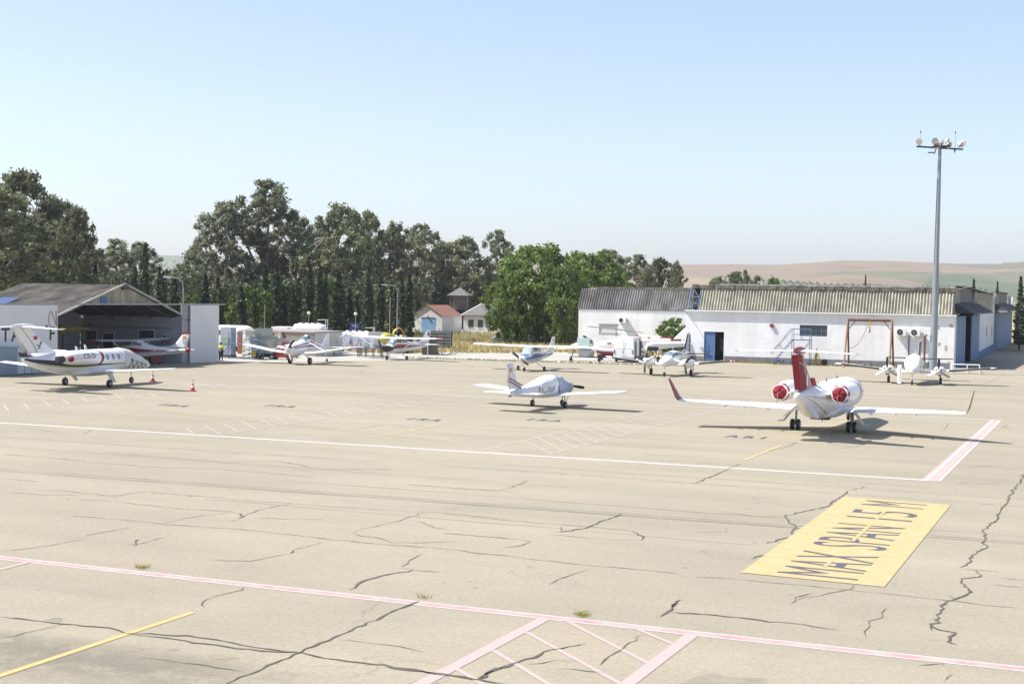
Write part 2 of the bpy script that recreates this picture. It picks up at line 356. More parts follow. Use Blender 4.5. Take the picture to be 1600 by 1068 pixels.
thin=zc(2,0,594,[(215,423),(310,430),(430,440),(510,450),(640,458),(800,470),(1000,493),(1100,503),(1210,513),(1300,520),(1370,524),(1500,541),(1600,549)],[(510,448),(560,436),(640,421),(700,415),(720,409)],[(720,441),(745,432)],[(742,415),(715,409),(620,405),(560,401),(400,383),(300,374),(215,373)],[(765,423),(800,408),(870,392),(915,382)],[(790,429),(880,433),(1020,436)],
 [(0,348),(60,352),(120,357),(200,358),(250,359)],[(110,345),(190,344),(350,362),(380,358),(450,348),(600,360),(800,378),(1000,392),(1150,402),(1310,412),(1390,414),(1600,436)],[(345,366),(370,360)],[(200,366),(215,375)],[(0,534),(60,528),(140,518),(215,504),(275,494)],[(260,488),(350,470),(420,459)],[(425,513),(470,502),(525,490)],[(640,560),(780,565),(830,555),(905,541)],[(917,530),(1005,505)],
 [(1325,414),(1260,434),(1190,452),(1120,468),(1103,475),(1120,484),(1190,494),(1225,507),(1330,507),(1440,502)],[(1280,438),(1325,445),(1355,460),(1400,466)],[(1380,478),(1460,483),(1560,492),(1600,496)],[(1070,629),(1135,627)],[(1252,583),(1275,565),(1320,540)],[(640,712),(635,690),(680,672),(755,655),(762,645)],[(600,722),(660,716)],[(430,863),(600,885),(760,910)],
 [(0,230),(160,243),(300,257),(500,272),(690,278),(820,288),(920,297),(990,305)],[(325,224),(480,238),(640,250),(705,256),(860,252),(940,264),(970,275),(1070,279),(1225,277)],[(0,178),(200,190),(500,212),(800,230),(1000,243),(1190,255)],[(0,306),(130,317)],[(1270,324),(1420,337),(1560,346)],[(60,148),(130,155),(180,163)],[(262,168),(285,156)],[(1055,810),(1200,825),(1330,850)],[(0,806),(120,780),(200,762)])
thin+=zc(3.2,600,800,[(290,5),(560,35),(860,60),(1100,80),(1235,92)],[(1285,140),(1150,138),(1000,127),(880,115),(795,110)],[(290,105),(430,115),(600,130),(700,140),(730,148),(690,165),(590,178)],[(875,70),(885,95)],[(400,200),(530,210),(700,230),(900,253),(1050,268),(1250,285),(1480,308)],[(825,360),(870,335),(960,305),(1030,285)],[(1080,765),(1100,740),(1160,700),(1300,610)],[(710,760),(850,740),(980,745)],[(850,782),(1100,802)])
thin+=zc(2.909,1050,720,[(1265,487),(1380,495),(1510,505)],[(1490,530),(1600,542)],[(1440,560),(1600,575)],[(105,527),(250,533),(380,545),(600,565),(900,595),(1100,617),(1300,637),(1420,655),(1600,670)],[(885,115),(800,135)],[(510,250),(400,253),(210,228)],[(0,95),(300,115),(600,135),(780,150),(1260,183),(1600,208)],[(800,95),(1160,122)],[(1110,930),(1230,920),(1240,938)],[(1280,965),(1240,1000)],[(250,40),(310,12)],[(540,650),(560,620),(640,600)])
thin+=zc(2.667,500,600,[(360,418),(560,433),(740,443),(830,447)],[(510,340),(620,348),(850,362),(1090,378),(1400,402),(1580,412)],[(0,353),(300,356)],[(390,207),(520,210),(660,218),(860,228)],[(520,165),(700,175),(880,183)],[(1340,290),(1400,297),(1600,303)],[(1180,215),(1600,240)],[(740,443),(800,430),(870,400)],[(150,188),(265,168)])
thin+=[[(1330,690),(1350,684)],[(1475,672),(1482,662)],[(1540,600),(1560,590),(1570,583)],[(1245,690),(1232,697),(1200,705)],[(450,640),(520,648)],[(582,574),(566,577),(562,580),(566,584),(590,591)],[(800,600),(900,606),(1000,610)],[(400,590),(560,596)],[(520,610),(700,618)],[(840,650),(980,660),(1100,672)],[(240,560),(500,576)]]
mb=MB()
for p in thick:ribbon(mb,[G(*q) for q in p],.052,.012,.035,rnd,.2,True)
struct(mb.build('sealed_cracks',tar,fix=False))
mb=MB()
for p in thin:ribbon(mb,[G(*q) for q in p],.030,.0113,.035,rnd,.25,True)
# paired saw-cut joints along the paving lanes
for py0,py1,wd in((729.5,849.5,.035),(733,853,.035)):
    ribbon(mb,(G(-40,py0),G(1640,py1)),wd,.0112,.006,rnd,1.2)
for k in range(22):
    y=38+k*4.7+rnd.uniform(-1,1);x0=-40+rnd.uniform(-10,25);l=rnd.uniform(12,50)
    p=E2*y*.98+E1*x0;ribbon(mb,(p,p+E1*l),.022,.0109,.03,rnd,1.5)
for k in range(26):
    y=rnd.uniform(26,115);x0=rnd.uniform(-.42,.42)*y
    p=E2*y+E1*x0;l=rnd.uniform(1,5);q=p+E1*rnd.uniform(-2,2)+E2*l
    ribbon(mb,(p,p.lerp(q,.5)+E1*rnd.uniform(-.6,.6),q),.03,.0107,.07,rnd,.4,True)
struct(mb.build('fine_cracks',tarl,fix=False))
line('joint_sealant',[(G(-40,731.3),G(1640,851.3))],.05,M('joint_sealant_pale',(.46,.44,.36),.9,0,.1,2),.0108)
# oil stains
st=M('oil_stain',(.285,.255,.19),.9,0,.2,3,spec=.1)
mb=MB()
def blot(c,rx,ry,z=.0035):
    n=26;mb.poly([(c.x+rx*math.cos(t)*(1+.16*math.sin(3*t+c.x)+.1*rnd.uniform(-1,1)),c.y+ry*math.sin(t)*(1+.12*math.sin(4*t)+.1*rnd.uniform(-1,1)),z) for t in[2*math.pi*i/n for i in range(n)]])
for px,py,rx,ry in((1140,1076,1.0,.9),(350,1027,.22,.14),(85,968,.16,.25),(335,1024,.1,.1),(210,1014,.2,.14),(270,1014,.12,.08),(5,1000,.2,.2),(260,631,.4,.25)):blot(G(px,py),rx,ry,.0033+.0004*rnd.random())
for k in range(70):
    y=rnd.uniform(24,118);p=Vector((rnd.uniform(-.40,.40)*y,y,0));blot(p,rnd.uniform(.03,.13),rnd.uniform(.04,.2),.0033+.0004*rnd.random())
for px,py in((137,603),(835,637),(880,636),(1240,672),(1332,677),(1050,589),(830,580),(1428,603),(468,570),(1280,690),(860,640)):
    for k in range(3):
        p=G(px,py);blot(p+Vector((rnd.uniform(-1,1),rnd.uniform(-1.5,1.5),0)),rnd.uniform(.08,.25),rnd.uniform(.1,.5),.0033+.0004*rnd.random())
struct(mb.build('oil_stains',st,fix=False))
# older, greyer resurfacing worn into the near left of the apron
pm_=bpy.data.materials.new('worn_grey_asphalt');pm_.use_nodes=True;N=pm_.node_tree.nodes;L=pm_.node_tree.links;b=N['Principled BSDF'];b.inputs['Roughness'].default_value=.95;b.inputs['Specular IOR Level'].default_value=.1;b.inputs['Base Color'].default_value=(.265,.245,.20,1)
tc=N.new('ShaderNodeTexCoord');n=N.new('ShaderNodeTexNoise');n.inputs['Scale'].default_value=.9;n.inputs['Detail'].default_value=10;n.inputs['Roughness'].default_value=.78;L.new(tc.outputs['Object'],n.inputs['Vector'])
vl=N.new('ShaderNodeVectorMath');vl.operation='LENGTH';mp=N.new('ShaderNodeMapping');mp.vector_type='TEXTURE';L.new(tc.outputs['Object'],mp.inputs[0])
pc=G(120,1030);mp.inputs['Location'].default_value=(pc.x,pc.y,0);mp.inputs['Rotation'].default_value=(0,0,A1);mp.inputs['Scale'].default_value=(5.2,1.5,1);L.new(mp.outputs[0],vl.inputs[0])
r_=N.new('ShaderNodeMapRange');r_.inputs[1].default_value=.15;r_.inputs[2].default_value=1;r_.inputs[3].default_value=.75;r_.inputs[4].default_value=0;L.new(vl.outputs['Value'],r_.inputs[0])
q_=N.new('ShaderNodeMapRange');q_.inputs[1].default_value=.38;q_.inputs[2].default_value=.62;L.new(n.outputs[0],q_.inputs[0]);mu=N.new('ShaderNodeMath');mu.operation='MULTIPLY';L.new(r_.outputs[0],mu.inputs[0]);L.new(q_.outputs[0],mu.inputs[1]);L.new(mu.outputs[0],b.inputs['Alpha'])
struct(MB().poly([(pc+E1*a_*5.6+E2*b_*1.7+Vector((0,0,.0031))) for a_,b_ in((-1,-1),(1,-1),(1,1),(-1,1))]).build('worn_patch',pm_,fix=False))
# ---- hills
def skyl(px):
    X=[-400,0,150,240,290,400,480,520,640,740,780,900,1060,1130,1200,1260,1310,1380,1440,1500,1560,1600,1700,2100]
    Y=[408,404,402,400,401,401,397,399,408,406,408,412,413.5,413,414.5,412,408.5,409.5,412,415,415.5,412,410,415]
    return float(np.interp(px,X,Y))
def horizon_y(px):return 462+(px-800)*.0165
nu,nr=360,110
verts=[];cols=[]
def vnoise(x,y,s):
    return math.sin(x*1.3+s)*math.cos(y*1.1-s*.7)+.5*math.sin(x*2.7+y*1.9+s*2)+.25*math.sin(x*5.1-y*4.3+s)
for i in range(nu+1):
    px=-500+2700*i/nu
    th=math.atan((px-800)/F);A=(horizon_y(px)-skyl(px))/F   # skyline elevation (tan)
    for j in range(nr+1):
        r=650+4200*(j/nr)**1.15
        t=(r-650)/(3400-650)
        el=A*r*math.cos(0)
        prof=min(1.,t)**1.5
        if t>1:prof=1-.55*(t-1)
        hgt=6.6*min(1,t)+A*min(r,3400)*prof
        e_=math.sin(min(1,t)*math.pi)
        ux=r*math.sin(th)/420;uy=r*math.cos(th)/420
        hgt+=e_*(13*vnoise(ux,uy,1.2)+5*vnoise(ux*2.3,uy*2.3,3))*(0 if t>1 else 1)
        if j==0:hgt=-3
        verts.append((r*math.sin(th),r*math.cos(th),hgt))
        # field colours
        q=proj((r*math.sin(th),r*math.cos(th),hgt))
        fx=math.floor((r*math.sin(th)+180*math.sin(r/500))/520+100);fy=math.floor((r+120*math.sin(th*9))/610)
        rr=random.Random(fx*131+fy*17);k=rr.random()
        tan=(.31,.245,.16)
        c=[tan,(.35,.275,.18),(.26,.20,.13),(.17,.165,.095),(.29,.245,.15)][int(k*5)]
        # big green rise on the right, olive belt, left green-blue hill
        X_,Y_=r*math.sin(th),r*math.cos(th)
        if px>1395+(r-1800)*.07+9*math.sin(r/90) and 1650<r<2950-max(0,px-1500)*4.5:c=(.115,.14,.075)
        if (1105<px<1430 and r<1950+40*math.sin(px/30)) or (1150+.02*r<px<1330 and 1500<r<2350-(px-1200)*3.2):c=(.15,.18,.09)
        if X_<-560 and r>1700:c=(.20,.22,.16)
        if r<1100:c=(.25,.25,.12)
        cols.append(c+(1,))
wd=nr+1
fs=[(i*wd+j,(i+1)*wd+j,(i+1)*wd+j+1,i*wd+j+1) for i in range(nu) for j in range(nr)]
me=bpy.data.meshes.new('hills');me.from_pydata(verts,[],fs);me.polygons.foreach_set('use_smooth',[True]*len(fs))
ca=me.color_attributes.new('field','FLOAT_COLOR','POINT');ca.data.foreach_set('color',[x for c in cols for x in c])
hm=bpy.data.materials.new('hill_fields');hm.use_nodes=True;N=hm.node_tree.nodes;L=hm.node_tree.links;b=N['Principled BSDF'];b.inputs['Roughness'].default_value=1;b.inputs['Specular IOR Level'].default_value=0
at_=N.new('ShaderNodeAttribute');at_.attribute_name='field';n=N.new('ShaderNodeTexNoise');n.inputs['Scale'].default_value=.012;n.inputs['Detail'].default_value=9;n.inputs['Roughness'].default_value=.7
tc=N.new('ShaderNodeTexCoord');L.new(tc.outputs['Object'],n.inputs['Vector']);r_=N.new('ShaderNodeValToRGB');r_.color_ramp.elements[0].position=.35;r_.color_ramp.elements[0].color=(.8,.8,.8,1);r_.color_ramp.elements[1].position=.65;r_.color_ramp.elements[1].color=(1.1,1.08,1.05,1)
L.new(n.outputs[0],r_.inputs[0]);x=N.new('ShaderNodeMix');x.data_type='RGBA';x.blend_type='MULTIPLY';x.inputs[0].default_value=1;L.new(at_.outputs['Color'],x.inputs[6]);L.new(r_.outputs[0],x.inputs[7]);L.new(x.outputs[2],b.inputs['Base Color'])
me.materials.append(hm);ho=bpy.data.objects.new('hills',me);col.objects.link(ho);struct(ho)
def hill_z(X,Y):
    hit,p,nn,i=ho.ray_cast((X,Y,500),(0,0,-1));return p.z if hit else 0
bpy.context.view_layer.update()
# olive grove: regular rows of small trees on the slope
og=M('olive_foliage',(.07,.09,.045),.9,0,.3,.5)
mb=MB()
for i in range(30):
    for j in range(17):
        X=235+i*11+j*6;Y=1580+j*40+rnd.uniform(-2,2)
        z=hill_z(X,Y)
        if z>2:
            s=rnd.uniform(1.6,2.4);c=Vector((X,Y,z+s*.8))
            mb.add([c+Vector(v)*s for v in((1,0,0),(0,1,0),(-1,0,0),(0,-1,0),(0,0,1),(0,0,-1))],[(0,1,4),(1,2,4),(2,3,4),(3,0,4),(1,0,5),(2,1,5),(3,2,5),(0,3,5)])
struct(tag(mb.build('olive_grove',og,fix=False),'rows of small olive trees on the hillside beyond the hangar','olive grove'),'stuff')
# white farmhouse on the far ridge
q=D(1577,3350,413);zz=hill_z(q.x,q.y)
fh=thing('farmhouse','tiny white farmhouse on the hill ridge at the far right','building',(q.x,q.y,zz-1),R(-20))
MB().bx(-14,14,-6,6,0,6).build('wall',whitem,fh);MB().prism([(-14.5,-6.5,6.02),(-14.5,6.5,6.02),(-14.5,0,9)],(29,0,0)).build('roof',M('terracotta',(.33,.16,.11),.85,0,.25,3),fh)
# ---- haze
hz=M('haze_air',(1,1,1));nt=hz.node_tree
for n in list(nt.nodes):
    if n.type!='OUTPUT_MATERIAL':nt.nodes.remove(n)
pv=nt.nodes.new('ShaderNodeVolumePrincipled');pv.inputs['Color'].default_value=(.92,.96,1,1);pv.inputs['Density'].default_value=.00014;pv.inputs['Anisotropy'].default_value=.3
nt.links.new(pv.outputs[0],[n for n in nt.nodes if n.type=='OUTPUT_MATERIAL'][0].inputs['Volume'])
struct(MB().bx(-6050,6050,-350,9050,-8,190).build('haze',hz),'stuff')
# ================================================================ AIRCRAFT KIT  (local axes: nose +X, left +Y, up +Z, main wheels at x=0)
def interp_st(st,x):
    xs=[s[0] for s in st];
    out=[]
    for k in range(1,len(st[0])):
        ys=[s[k] for s in st]
        # monotone cubic (finite difference) interpolation
        i=max(0,min(len(xs)-2,next((j for j in range(len(xs)-1) if x<=xs[j+1]),len(xs)-2)))
        h=xs[i+1]-xs[i];t=max(0,min(1,(x-xs[i])/h))
        def sl(j):
            if j<=0 or j>=len(xs)-1:
                a=0 if j<=0 else len(xs)-2;return (ys[a+1]-ys[a])/(xs[a+1]-xs[a])
            a=(ys[j]-ys[j-1])/(xs[j]-xs[j-1]);b=(ys[j+1]-ys[j])/(xs[j+1]-xs[j])
            return 0 if a*b<=0 else 2*a*b/(a+b)
        m0,m1=sl(i)*h,sl(i+1)*h
        out.append((2*t**3-3*t*t+1)*ys[i]+(t**3-2*t*t+t)*m0+(-2*t**3+3*t*t)*ys[i+1]+(t**3-t*t)*m1)
    return out
class Body:
    """lofted body; station=(x, zcentre, halfwidth, top, bottom, exponent)"""
    def __init__(s,st,y0=0):s.st=sorted(st);s.y0=y0
    def P(s,x,t,off=0):
        zc,hw,tp,bt,p=interp_st(s.st,x);c,sn=math.cos(t),math.sin(t)
        f=lambda v:math.copysign(abs(v)**(2/p),v)
        h=tp if sn>=0 else bt
        y,z=(hw)*f(c),h*f(sn)
        if off:
            l=math.hypot(c/max(hw,.05),sn/max(h,.05));y+=off*(c/max(hw,.05))/l;z+=off*(sn/max(h,.05))/l
        return Vector((x,s.y0+y,zc+z))
    def mesh(s,n=28,m=48,a=None,b=None):
        x0=s.st[0][0] if a is None else a;x1=s.st[-1][0] if b is None else b
        rs=[]
        for i in range(m+1):
            u=i/m;u=.5-.5*math.cos(u*math.pi)
            x=x0+(x1-x0)*u
            rs.append([s.P(x,2*math.pi*k/n) for k in range(n)])
        return MB().rings(rs)
    def patch(s,x0,x1,lo,hi,off=.012,nx=14,nt=5,mb=None):
        """surface patch; lo/hi angles (rad, or functions of u) on the left side (0 = left, 90deg = top)"""
        g=lambda f,u:f(u) if callable(f) else f
        return (mb or MB()).grid(lambda u,v:s.P(x0+(x1-x0)*u,g(lo,u)+(g(hi,u)-g(lo,u))*v,off),nx,nt)
    def both(s,x0,x1,lo,hi,off=.012,nx=14,nt=5):
        g=lambda f,u:f(u) if callable(f) else f
        mb=s.patch(x0,x1,lo,hi,off,nx,nt)
        return s.patch(x0,x1,lambda u:math.pi-g(lo,u),lambda u:math.pi-g(hi,u),off,nx,nt,mb)
    def at_z(s,x,z,side=1,off=.015):
        """point on the side at height z"""
        zc,hw,tp,bt,p=interp_st(s.st,x);h=tp if z>=zc else bt
        q=max(-1,min(1,(z-zc)/h));sn=math.copysign(abs(q)**(p/2),q);c=math.sqrt(max(0,1-sn*sn))
        return Vector((x,s.y0+side*(hw*c**(2/p)+off),z))
def panes(B,x0,x1,a,b,name,mat,par):
    B.patch(x0,x1,R(a),R(b),.013,5,4).build(name,mat,par);B.patch(x0,x1,R(180-a),R(180-b),.013,5,4).build(name,mat,par)
def oval(body,x,t,w,h,side=1,off=.014):
    vs=[]
    for k in range(14):
        a=2*math.pi*k/14;tt=t+h*math.sin(a)*(1)
        if side<0:tt=math.pi-tt
        vs.append(body.P(x+w*math.cos(a),tt,off))
    return MB().poly(vs)
FOIL=[(0,0),(.02,.45),(.08,.8),(.22,1),(.45,.92),(.72,.5),(1,.03),(.72,-.3),(.45,-.42),(.22,-.45),(.08,-.4),(.02,-.25)]
SYM=[(0,0),(.02,.4),(.08,.72),(.25,1),(.5,.85),(.75,.45),(1,.03),(.75,-.45),(.5,-.85),(.25,-1),(.08,-.72),(.02,-.4)]
def foil(secs,prof=FOIL):
    """secs: (leading edge point, chord, thickness, normal)"""
    rs=[]
    for le,ch,th,nr in secs:
        le=Vector(le);nr=Vector(nr).normalized();rs.append([le+Vector((-ch*c,0,0))+nr*(th*t) for c,t in prof])
    return MB().rings(rs)
def band(secs,c0,c1,off,prof=FOIL,f0=0,f1=1,top=True,both=False):
    """thin skin on a foil between chord fractions c0..c1 and span fractions f0..f1"""
    mb=MB()
    up=[(c,t) for c,t in prof[:7]];dn=[prof[0]]+[(c,t) for c,t in prof[:6:-1]]+[prof[6]]
    dn=[prof[0]]+prof[:6:-1]+[prof[6]]
    def pt(f,c,side):
        n=len(secs)-1;k=min(n-1,int(f*n));t=f*n-k
        a,b=secs[k],secs[k+1];le=Vector(a[0]).lerp(Vector(b[0]),t);ch=a[1]+(b[1]-a[1])*t;th=a[2]+(b[2]-a[2])*t
        nr=Vector(a[3]).lerp(Vector(b[3]),t).normalized()
        pr=up if side>0 else dn
        tv=float(np.interp(c,[q[0] for q in pr],[q[1] for q in pr]))
        return le+Vector((-ch*c,0,0))+nr*(th*tv+side*off)
    for sd in((1,) if not both else (1,-1)):
        mb.grid(lambda u,v:pt(f0+(f1-f0)*u,c0+(c1-c0)*v,sd),6,5)
    return mb
def boots(secs,f0,f1,depth,name,mat,parent,prof=FOIL):
    """leading-edge boot wrapping both sides"""
    mb=MB();n=len(secs)-1
    cs=[(depth,1),(depth*.5,1),(depth*.15,1),(0,0),(depth*.15,-1),(depth*.5,-1),(depth,-1)]
    up=prof[:7];dn=[prof[0]]+prof[:6:-1]
    rows=[]
    for i in range(9):
        f=f0+(f1-f0)*i/8;k=min(n-1,int(f*n));t=f*n-k;a,b=secs[k],secs[k+1]
        le=Vector(a[0]).lerp(Vector(b[0]),t);ch=a[1]+(b[1]-a[1])*t;th=a[2]+(b[2]-a[2])*t;nr=Vector(a[3]).lerp(Vector(b[3]),t).normalized()
        row=[]
        for c,sd in cs:
            pr=up if sd>=0 else dn
            tv=float(np.interp(c,[q[0] for q in pr],[q[1] for q in pr]))
            row.append(le+Vector((-ch*c+(.02 if c<.001 else .008),0,0))+nr*(th*tv+sd*.012))
        rows.append(row)
    w_=len(cs);mb.add([p for r in rows for p in r],[(i*w_+j,(i+1)*w_+j,(i+1)*w_+j+1,i*w_+j+1) for i in range(8) for j in range(w_-1)],True)
    return mb.build(name,mat,parent)
def wheel(root,c,r,w,name='wheel',twin=0):
    out=[]
    for dy in((-twin/2,twin/2) if twin else (0,)):
        x,y,z=c[0],c[1]+dy,c[2];rs=[]
        for yy,rr in((-w/2,r*.62),(-w/2,r*.86),(-w*.36,r*.97),(0,r),(w*.36,r*.97),(w/2,r*.86),(w/2,r*.62)):
            rs.append([(x+rr*math.cos(t),y+yy,z+rr*math.sin(t)) for t in[2*math.pi*k/20 for k in range(20)]])
        o=MB().rings(rs).build(name,black,root)
        rr=r*.5
        MB().tube((x,y-w*.53,z),(x,y+w*.53,z),rr,rr,14).build('rim',grey,o)
        out.append(o)
    return out
def prop(root,c,r,n,ang0,mat,spin=white,sr=.17,tilt=0,tip=None,yawed=0):
    """propeller disc in the YZ plane at c"""
    x,y,z=c;p=None
    mb=MB();rs=[]
    for k in range(7):
        u=k/6;rr=sr*math.sqrt(max(0,1-u**2.2))+.004;rs.append([(x-.08+u*(sr*1.7),y+rr*math.cos(t),z+rr*math.sin(t)) for t in[2*math.pi*i/14 for i in range(14)]])
    mb.rings(rs);hub=mb.build('spinner',spin,root)
    for k in range(n):
        a=ang0+2*math.pi*k/n;dy,dz=math.cos(a),math.sin(a)
        rs=[]
        for f,cw,tw in((.1,.06,.9),(.3,.10,.65),(.6,.115,.42),(.88,.10,.3),(.985,.07,.28),(1,.02,.28)):
            q=[]
            for cc,tt in((-1,0),(-.3,.14),(.4,.12),(1,0),(.4,-.06),(-.3,-.06)):
                # chord direction: tangential rotated by twist towards x
                tx=math.sin(tw);tg=math.cos(tw)
                q.append((x+.05+cc*cw*tx+tt*cw*tg,y+dy*r*f+(-dz)*(cc*cw*tg-tt*cw*tx),z+dz*r*f+dy*(cc*cw*tg-tt*cw*tx)))
            rs.append(q)
        b=MB().rings(rs).build('propeller_blade',mat if not isinstance(mat,(list,tuple)) else mat[k],root)
    return hub
def strut(root,pts,r,name='gear_leg',mat=None):
    mb=MB()
    for a,b in zip(pts,pts[1:]):mb.tube(a,b,r,r*.9,8)
    return mb.build(name,mat or whitem,root)
def flag(mb_fn,name,root):pass
HD=R(67.3)      # heading of the parked aircraft (nose away along the stands)
def place(px,py,rel=(0,0)):return G(px,py)
def surf_text(body,s,h,x,z,side,name,mat,root,direction=1,bold=0,length=None,slope=0):
    vs,fs=textmesh(s,h,bold);w=max(v[0] for v in vs);k=(length/w) if length else 1
    P=[]
    for a,b in vs:
        X=x+direction*a*k;P.append(body.at_z(X,z+b+slope*a*k,side,.016))
    return MB().add(P,fs).build(name,mat,root,fix=False)
spain_r=M('flag_red',(.5,.03,.03),.6,0,.05);spain_y=M('flag_yellow',(.8,.5,.03),.6,0,.05)
def flat_flag(root,x,z,y,w,h,side):
    """small red-yellow-red flag on a fin, both stripes as thin plates"""
    MB().box((x,y,z),(w,.012,h)).build('flag',spain_r,root)
    MB().box((x,y+side*.004,z),(w,.014,h*.5)).build('flag_band',spain_y,root)
# ---------------------------------------------------------------- 1. twin jet with red covers (right)
def seams(B,xs,par,a=-75,b=75):
    for x in xs:
        q=B.patch(x,x+.018,R(a),R(b),.006,1,18);B.patch(x,x+.018,R(180-a),R(180-b),.006,1,18,q);q.build('panel_seam',seam_m,par)
seam_m=M('seam_grey_dark',(.30,.31,.33),.6,0,.1)
def hinge(secs,par):band(secs,.735,.75,.012,f0=.06,f1=.96).build('hinge_gap',seam_m,par)
def business_jet():
    c=(G(1240.6,671)+G(1332,675.3))/2
    r=thing('business_jet','white twin-engine jet seen from behind with red engine covers, red rudder and red winglets','jet aircraft',c,R(66.5))
    st=[(-6.55,2.15,.04,.05,.05,2),(-6.2,2.12,.20,.20,.20,2),(-5,2.0,.42,.40,.52,2.1),(-3.4,1.86,.68,.60,.88,2.2),(-1.6,1.74,.82,.72,1.0,2.3),(0,1.68,.87,.80,1.0,2.3),(2,1.66,.88,.84,.95,2.2),(5,1.66,.87,.84,.84,2.1),(6.6,1.64,.82,.80,.78,2.1),(7.5,1.58,.72,.68,.70,2),(8.6,1.45,.48,.40,.50,2),(9.5,1.32,.22,.18,.24,2),(9.85,1.27,.03,.03,.03,2)]
    B=Body(st);body=B.mesh(32,64).build('fuselage',white,r)
    B.both(-6.2,9.0,lambda u:R(14)-R(10)*math.sin(min(1,u*6)*1.57),lambda u:R(15.6)-R(10)*math.sin(min(1,u*6)*1.57),.006,50,1).build('stripe',navy,body)
    B.both(-5.9,-1.2,lambda u:R(-4-52*u),lambda u:R(-2-52*u),.006,24,1).build('stripe',navy,body)
    panes(B,6.75,7.6,28,68,'windscreen',win,body)
    for i in range(6):
        for s in(1,-1):oval(B,5.2-i*.85,R(20),.17,.21,s).build('cabin_window',win,body)
    seams(B,(-4.6,-2.9,3.4,6.3),body)
    # belly fairing
    Body([(-2.6,.95,.1,.1,.06,2),(-1.8,.98,.62,.3,.2,2.4),(0,.98,.92,.34,.27,2.6),(1.8,.98,.88,.34,.26,2.6),(3.2,1.0,.5,.3,.2,2.3),(3.8,1.0,.05,.05,.05,2)]).mesh(24,24).build('belly_fairing',white,r)
    MB().bx(-1.0,-.4,-.45,.45,.655,.73).build('exhaust_panel',dark,r)
    for s in(1,-1):
        secs=[((2.5,s*.6,1.02),3.3,.19,(0,0,1)),((1.9,s*1.5,1.06),2.65,.16,(0,0,1)),((.55,s*4.2,1.2),1.8,.11,(0,0,1)),((-.8,s*6.9,1.33),1.12,.06,(0,0,1)),((-.98,s*7.1,1.37),1.05,.05,(0,-.25*s,1))]
        wg=foil(secs).build('wing',white,r)
        boots(secs[:4],.0,1,.05,'leading_edge',alu,wg);hinge(secs[:4],wg)
        band(secs[:4],.74,.985,.010,f0=.12,f1=.55).build('flap',whitem,wg)
        band(secs[:4],.76,.985,.010,f0=.60,f1=.93).build('aileron',whitem,wg)
        for f in(.2,.42,.6):
            y=s*(1.5+5.4*f);MB().tube((-.9-f*.6,y,1.0+.03*abs(y)),(-1.75-f*.3,y,1.06+.03*abs(y)),.05,.03,6).build('flap_track',whitem,wg)
        ws=[((-1.0,s*7.1,1.37),1.0,.035,(0,-1,.2)),((-1.2,s*7.22,1.55),.85,.03,(0,-1,.25)),((-2.05,s*7.5,2.5),.36,.018,(0,-1,.28))]
        foil(ws,SYM).build('winglet',redp,r)
        # engine
        y=s*1.45;z=2.12
        E_=Body([(-3.6,z,.40,.40,.40,2),(-3.0,z,.455,.455,.455,2),(-1.9,z,.49,.49,.49,2),(-.8,z,.49,.49,.49,2),(-.25,z,.44,.44,.44,2)],y)
        en=E_.mesh(24,20).build('engine',white,r)
        # rear cover, wrinkled fabric cap
        rs=[]
        for k in range(9):
            u=k/8;x=-3.28-.42*math.sin(u*1.57);rad=.44*(math.cos(u*1.5)**.55)
            rs.append([(x+.03*math.sin(5*t+u*4)*u,y+rad*(1+.035*math.sin(7*t+s))*math.cos(t),z+rad*(1+.035*math.cos(6*t))*math.sin(t)) for t in[2*math.pi*i/32 for i in range(32)]])
        cv=MB().rings(rs).build('engine_cover',red,en)
        MB().tube((-3.72,y+.05,z+.02),(-3.70,y+.1,z-.62),.018,.018,5).build('cover_strap',pink,cv)
        rs=[[(x,y+rad*math.cos(t),z+rad*math.sin(t)) for t in[2*math.pi*i/24 for i in range(24)]] for x,rad in((-.55,.50),(-.25,.455),(-.12,.4),(-.1,.02))]
        MB().rings(rs).build('intake_cover',red,en)
        pyl=foil([((-.9,s*.62,2.02),2.2,.11,(0,0,1)),((-1.0,s*1.15,2.10),2.0,.1,(0,0,1))],SYM).build('pylon',white,r)
        # ventral fin
        foil([((-4.3,s*.26,1.62),1.25,.03,(0,1,s*.8)),((-5.0,s*.80,1.10),.8,.02,(0,1,s*.8))],SYM).build('ventral_fin',whitem,r)
        # gear
        wheel(r,(0,s*1.42,.28),.28,.17,twin=.30)
        g=strut(r,[(0.05,s*1.42,.3),(0.05,s*1.38,1.0)],.06,'gear_leg',grey)
        MB().tube((0,s*1.2,.29),(0,s*1.64,.29),.045,.045,8).build('axle',grey,g)
        dm=MB();dm.prism([(-.32,s*1.58,1.0),(.42,s*1.58,1.0),(.35,s*2.05,.42),(-.25,s*2.05,.42)],(0,.03,0));dm.prism([(-.25,s*2.05,.42),(.35,s*2.05,.42),(.35,s*2.3,.43),(-.25,s*2.3,.43)],(0,0,.03));dm.build('gear_door',whitem,g)
    # fin
    fs_=[((-3.0,0,2.38),3.1,.14,(0,1,0)),((-4.35,0,3.3),2.3,.1,(0,1,0)),((-5.25,0,4.05),1.75,.08,(0,1,0))]
    fin=foil(fs_,SYM).build('fin',pink,r,label='front part of the fin with pink glare painted in')  # pink reflection and glare on a white fin, put into its colour
    rud=MB();
    rud.prism([(-4.85,-.15,2.42),(-6.25,-.15,2.42),(-7.05,-.13,4.08),(-6.1,-.13,4.08)],(0,.29,0));rud.build('rudder',red,fin,label='red fabric covered rudder')
    MB().tube((-5.5,-.17,3.5),(-4.6,-.12,3.2),.02,.02,5).tube((-5.5,-.17,3.5),(-6.8,-.17,3.75),.02,.02,5).build('rudder_strap',cream,fin)
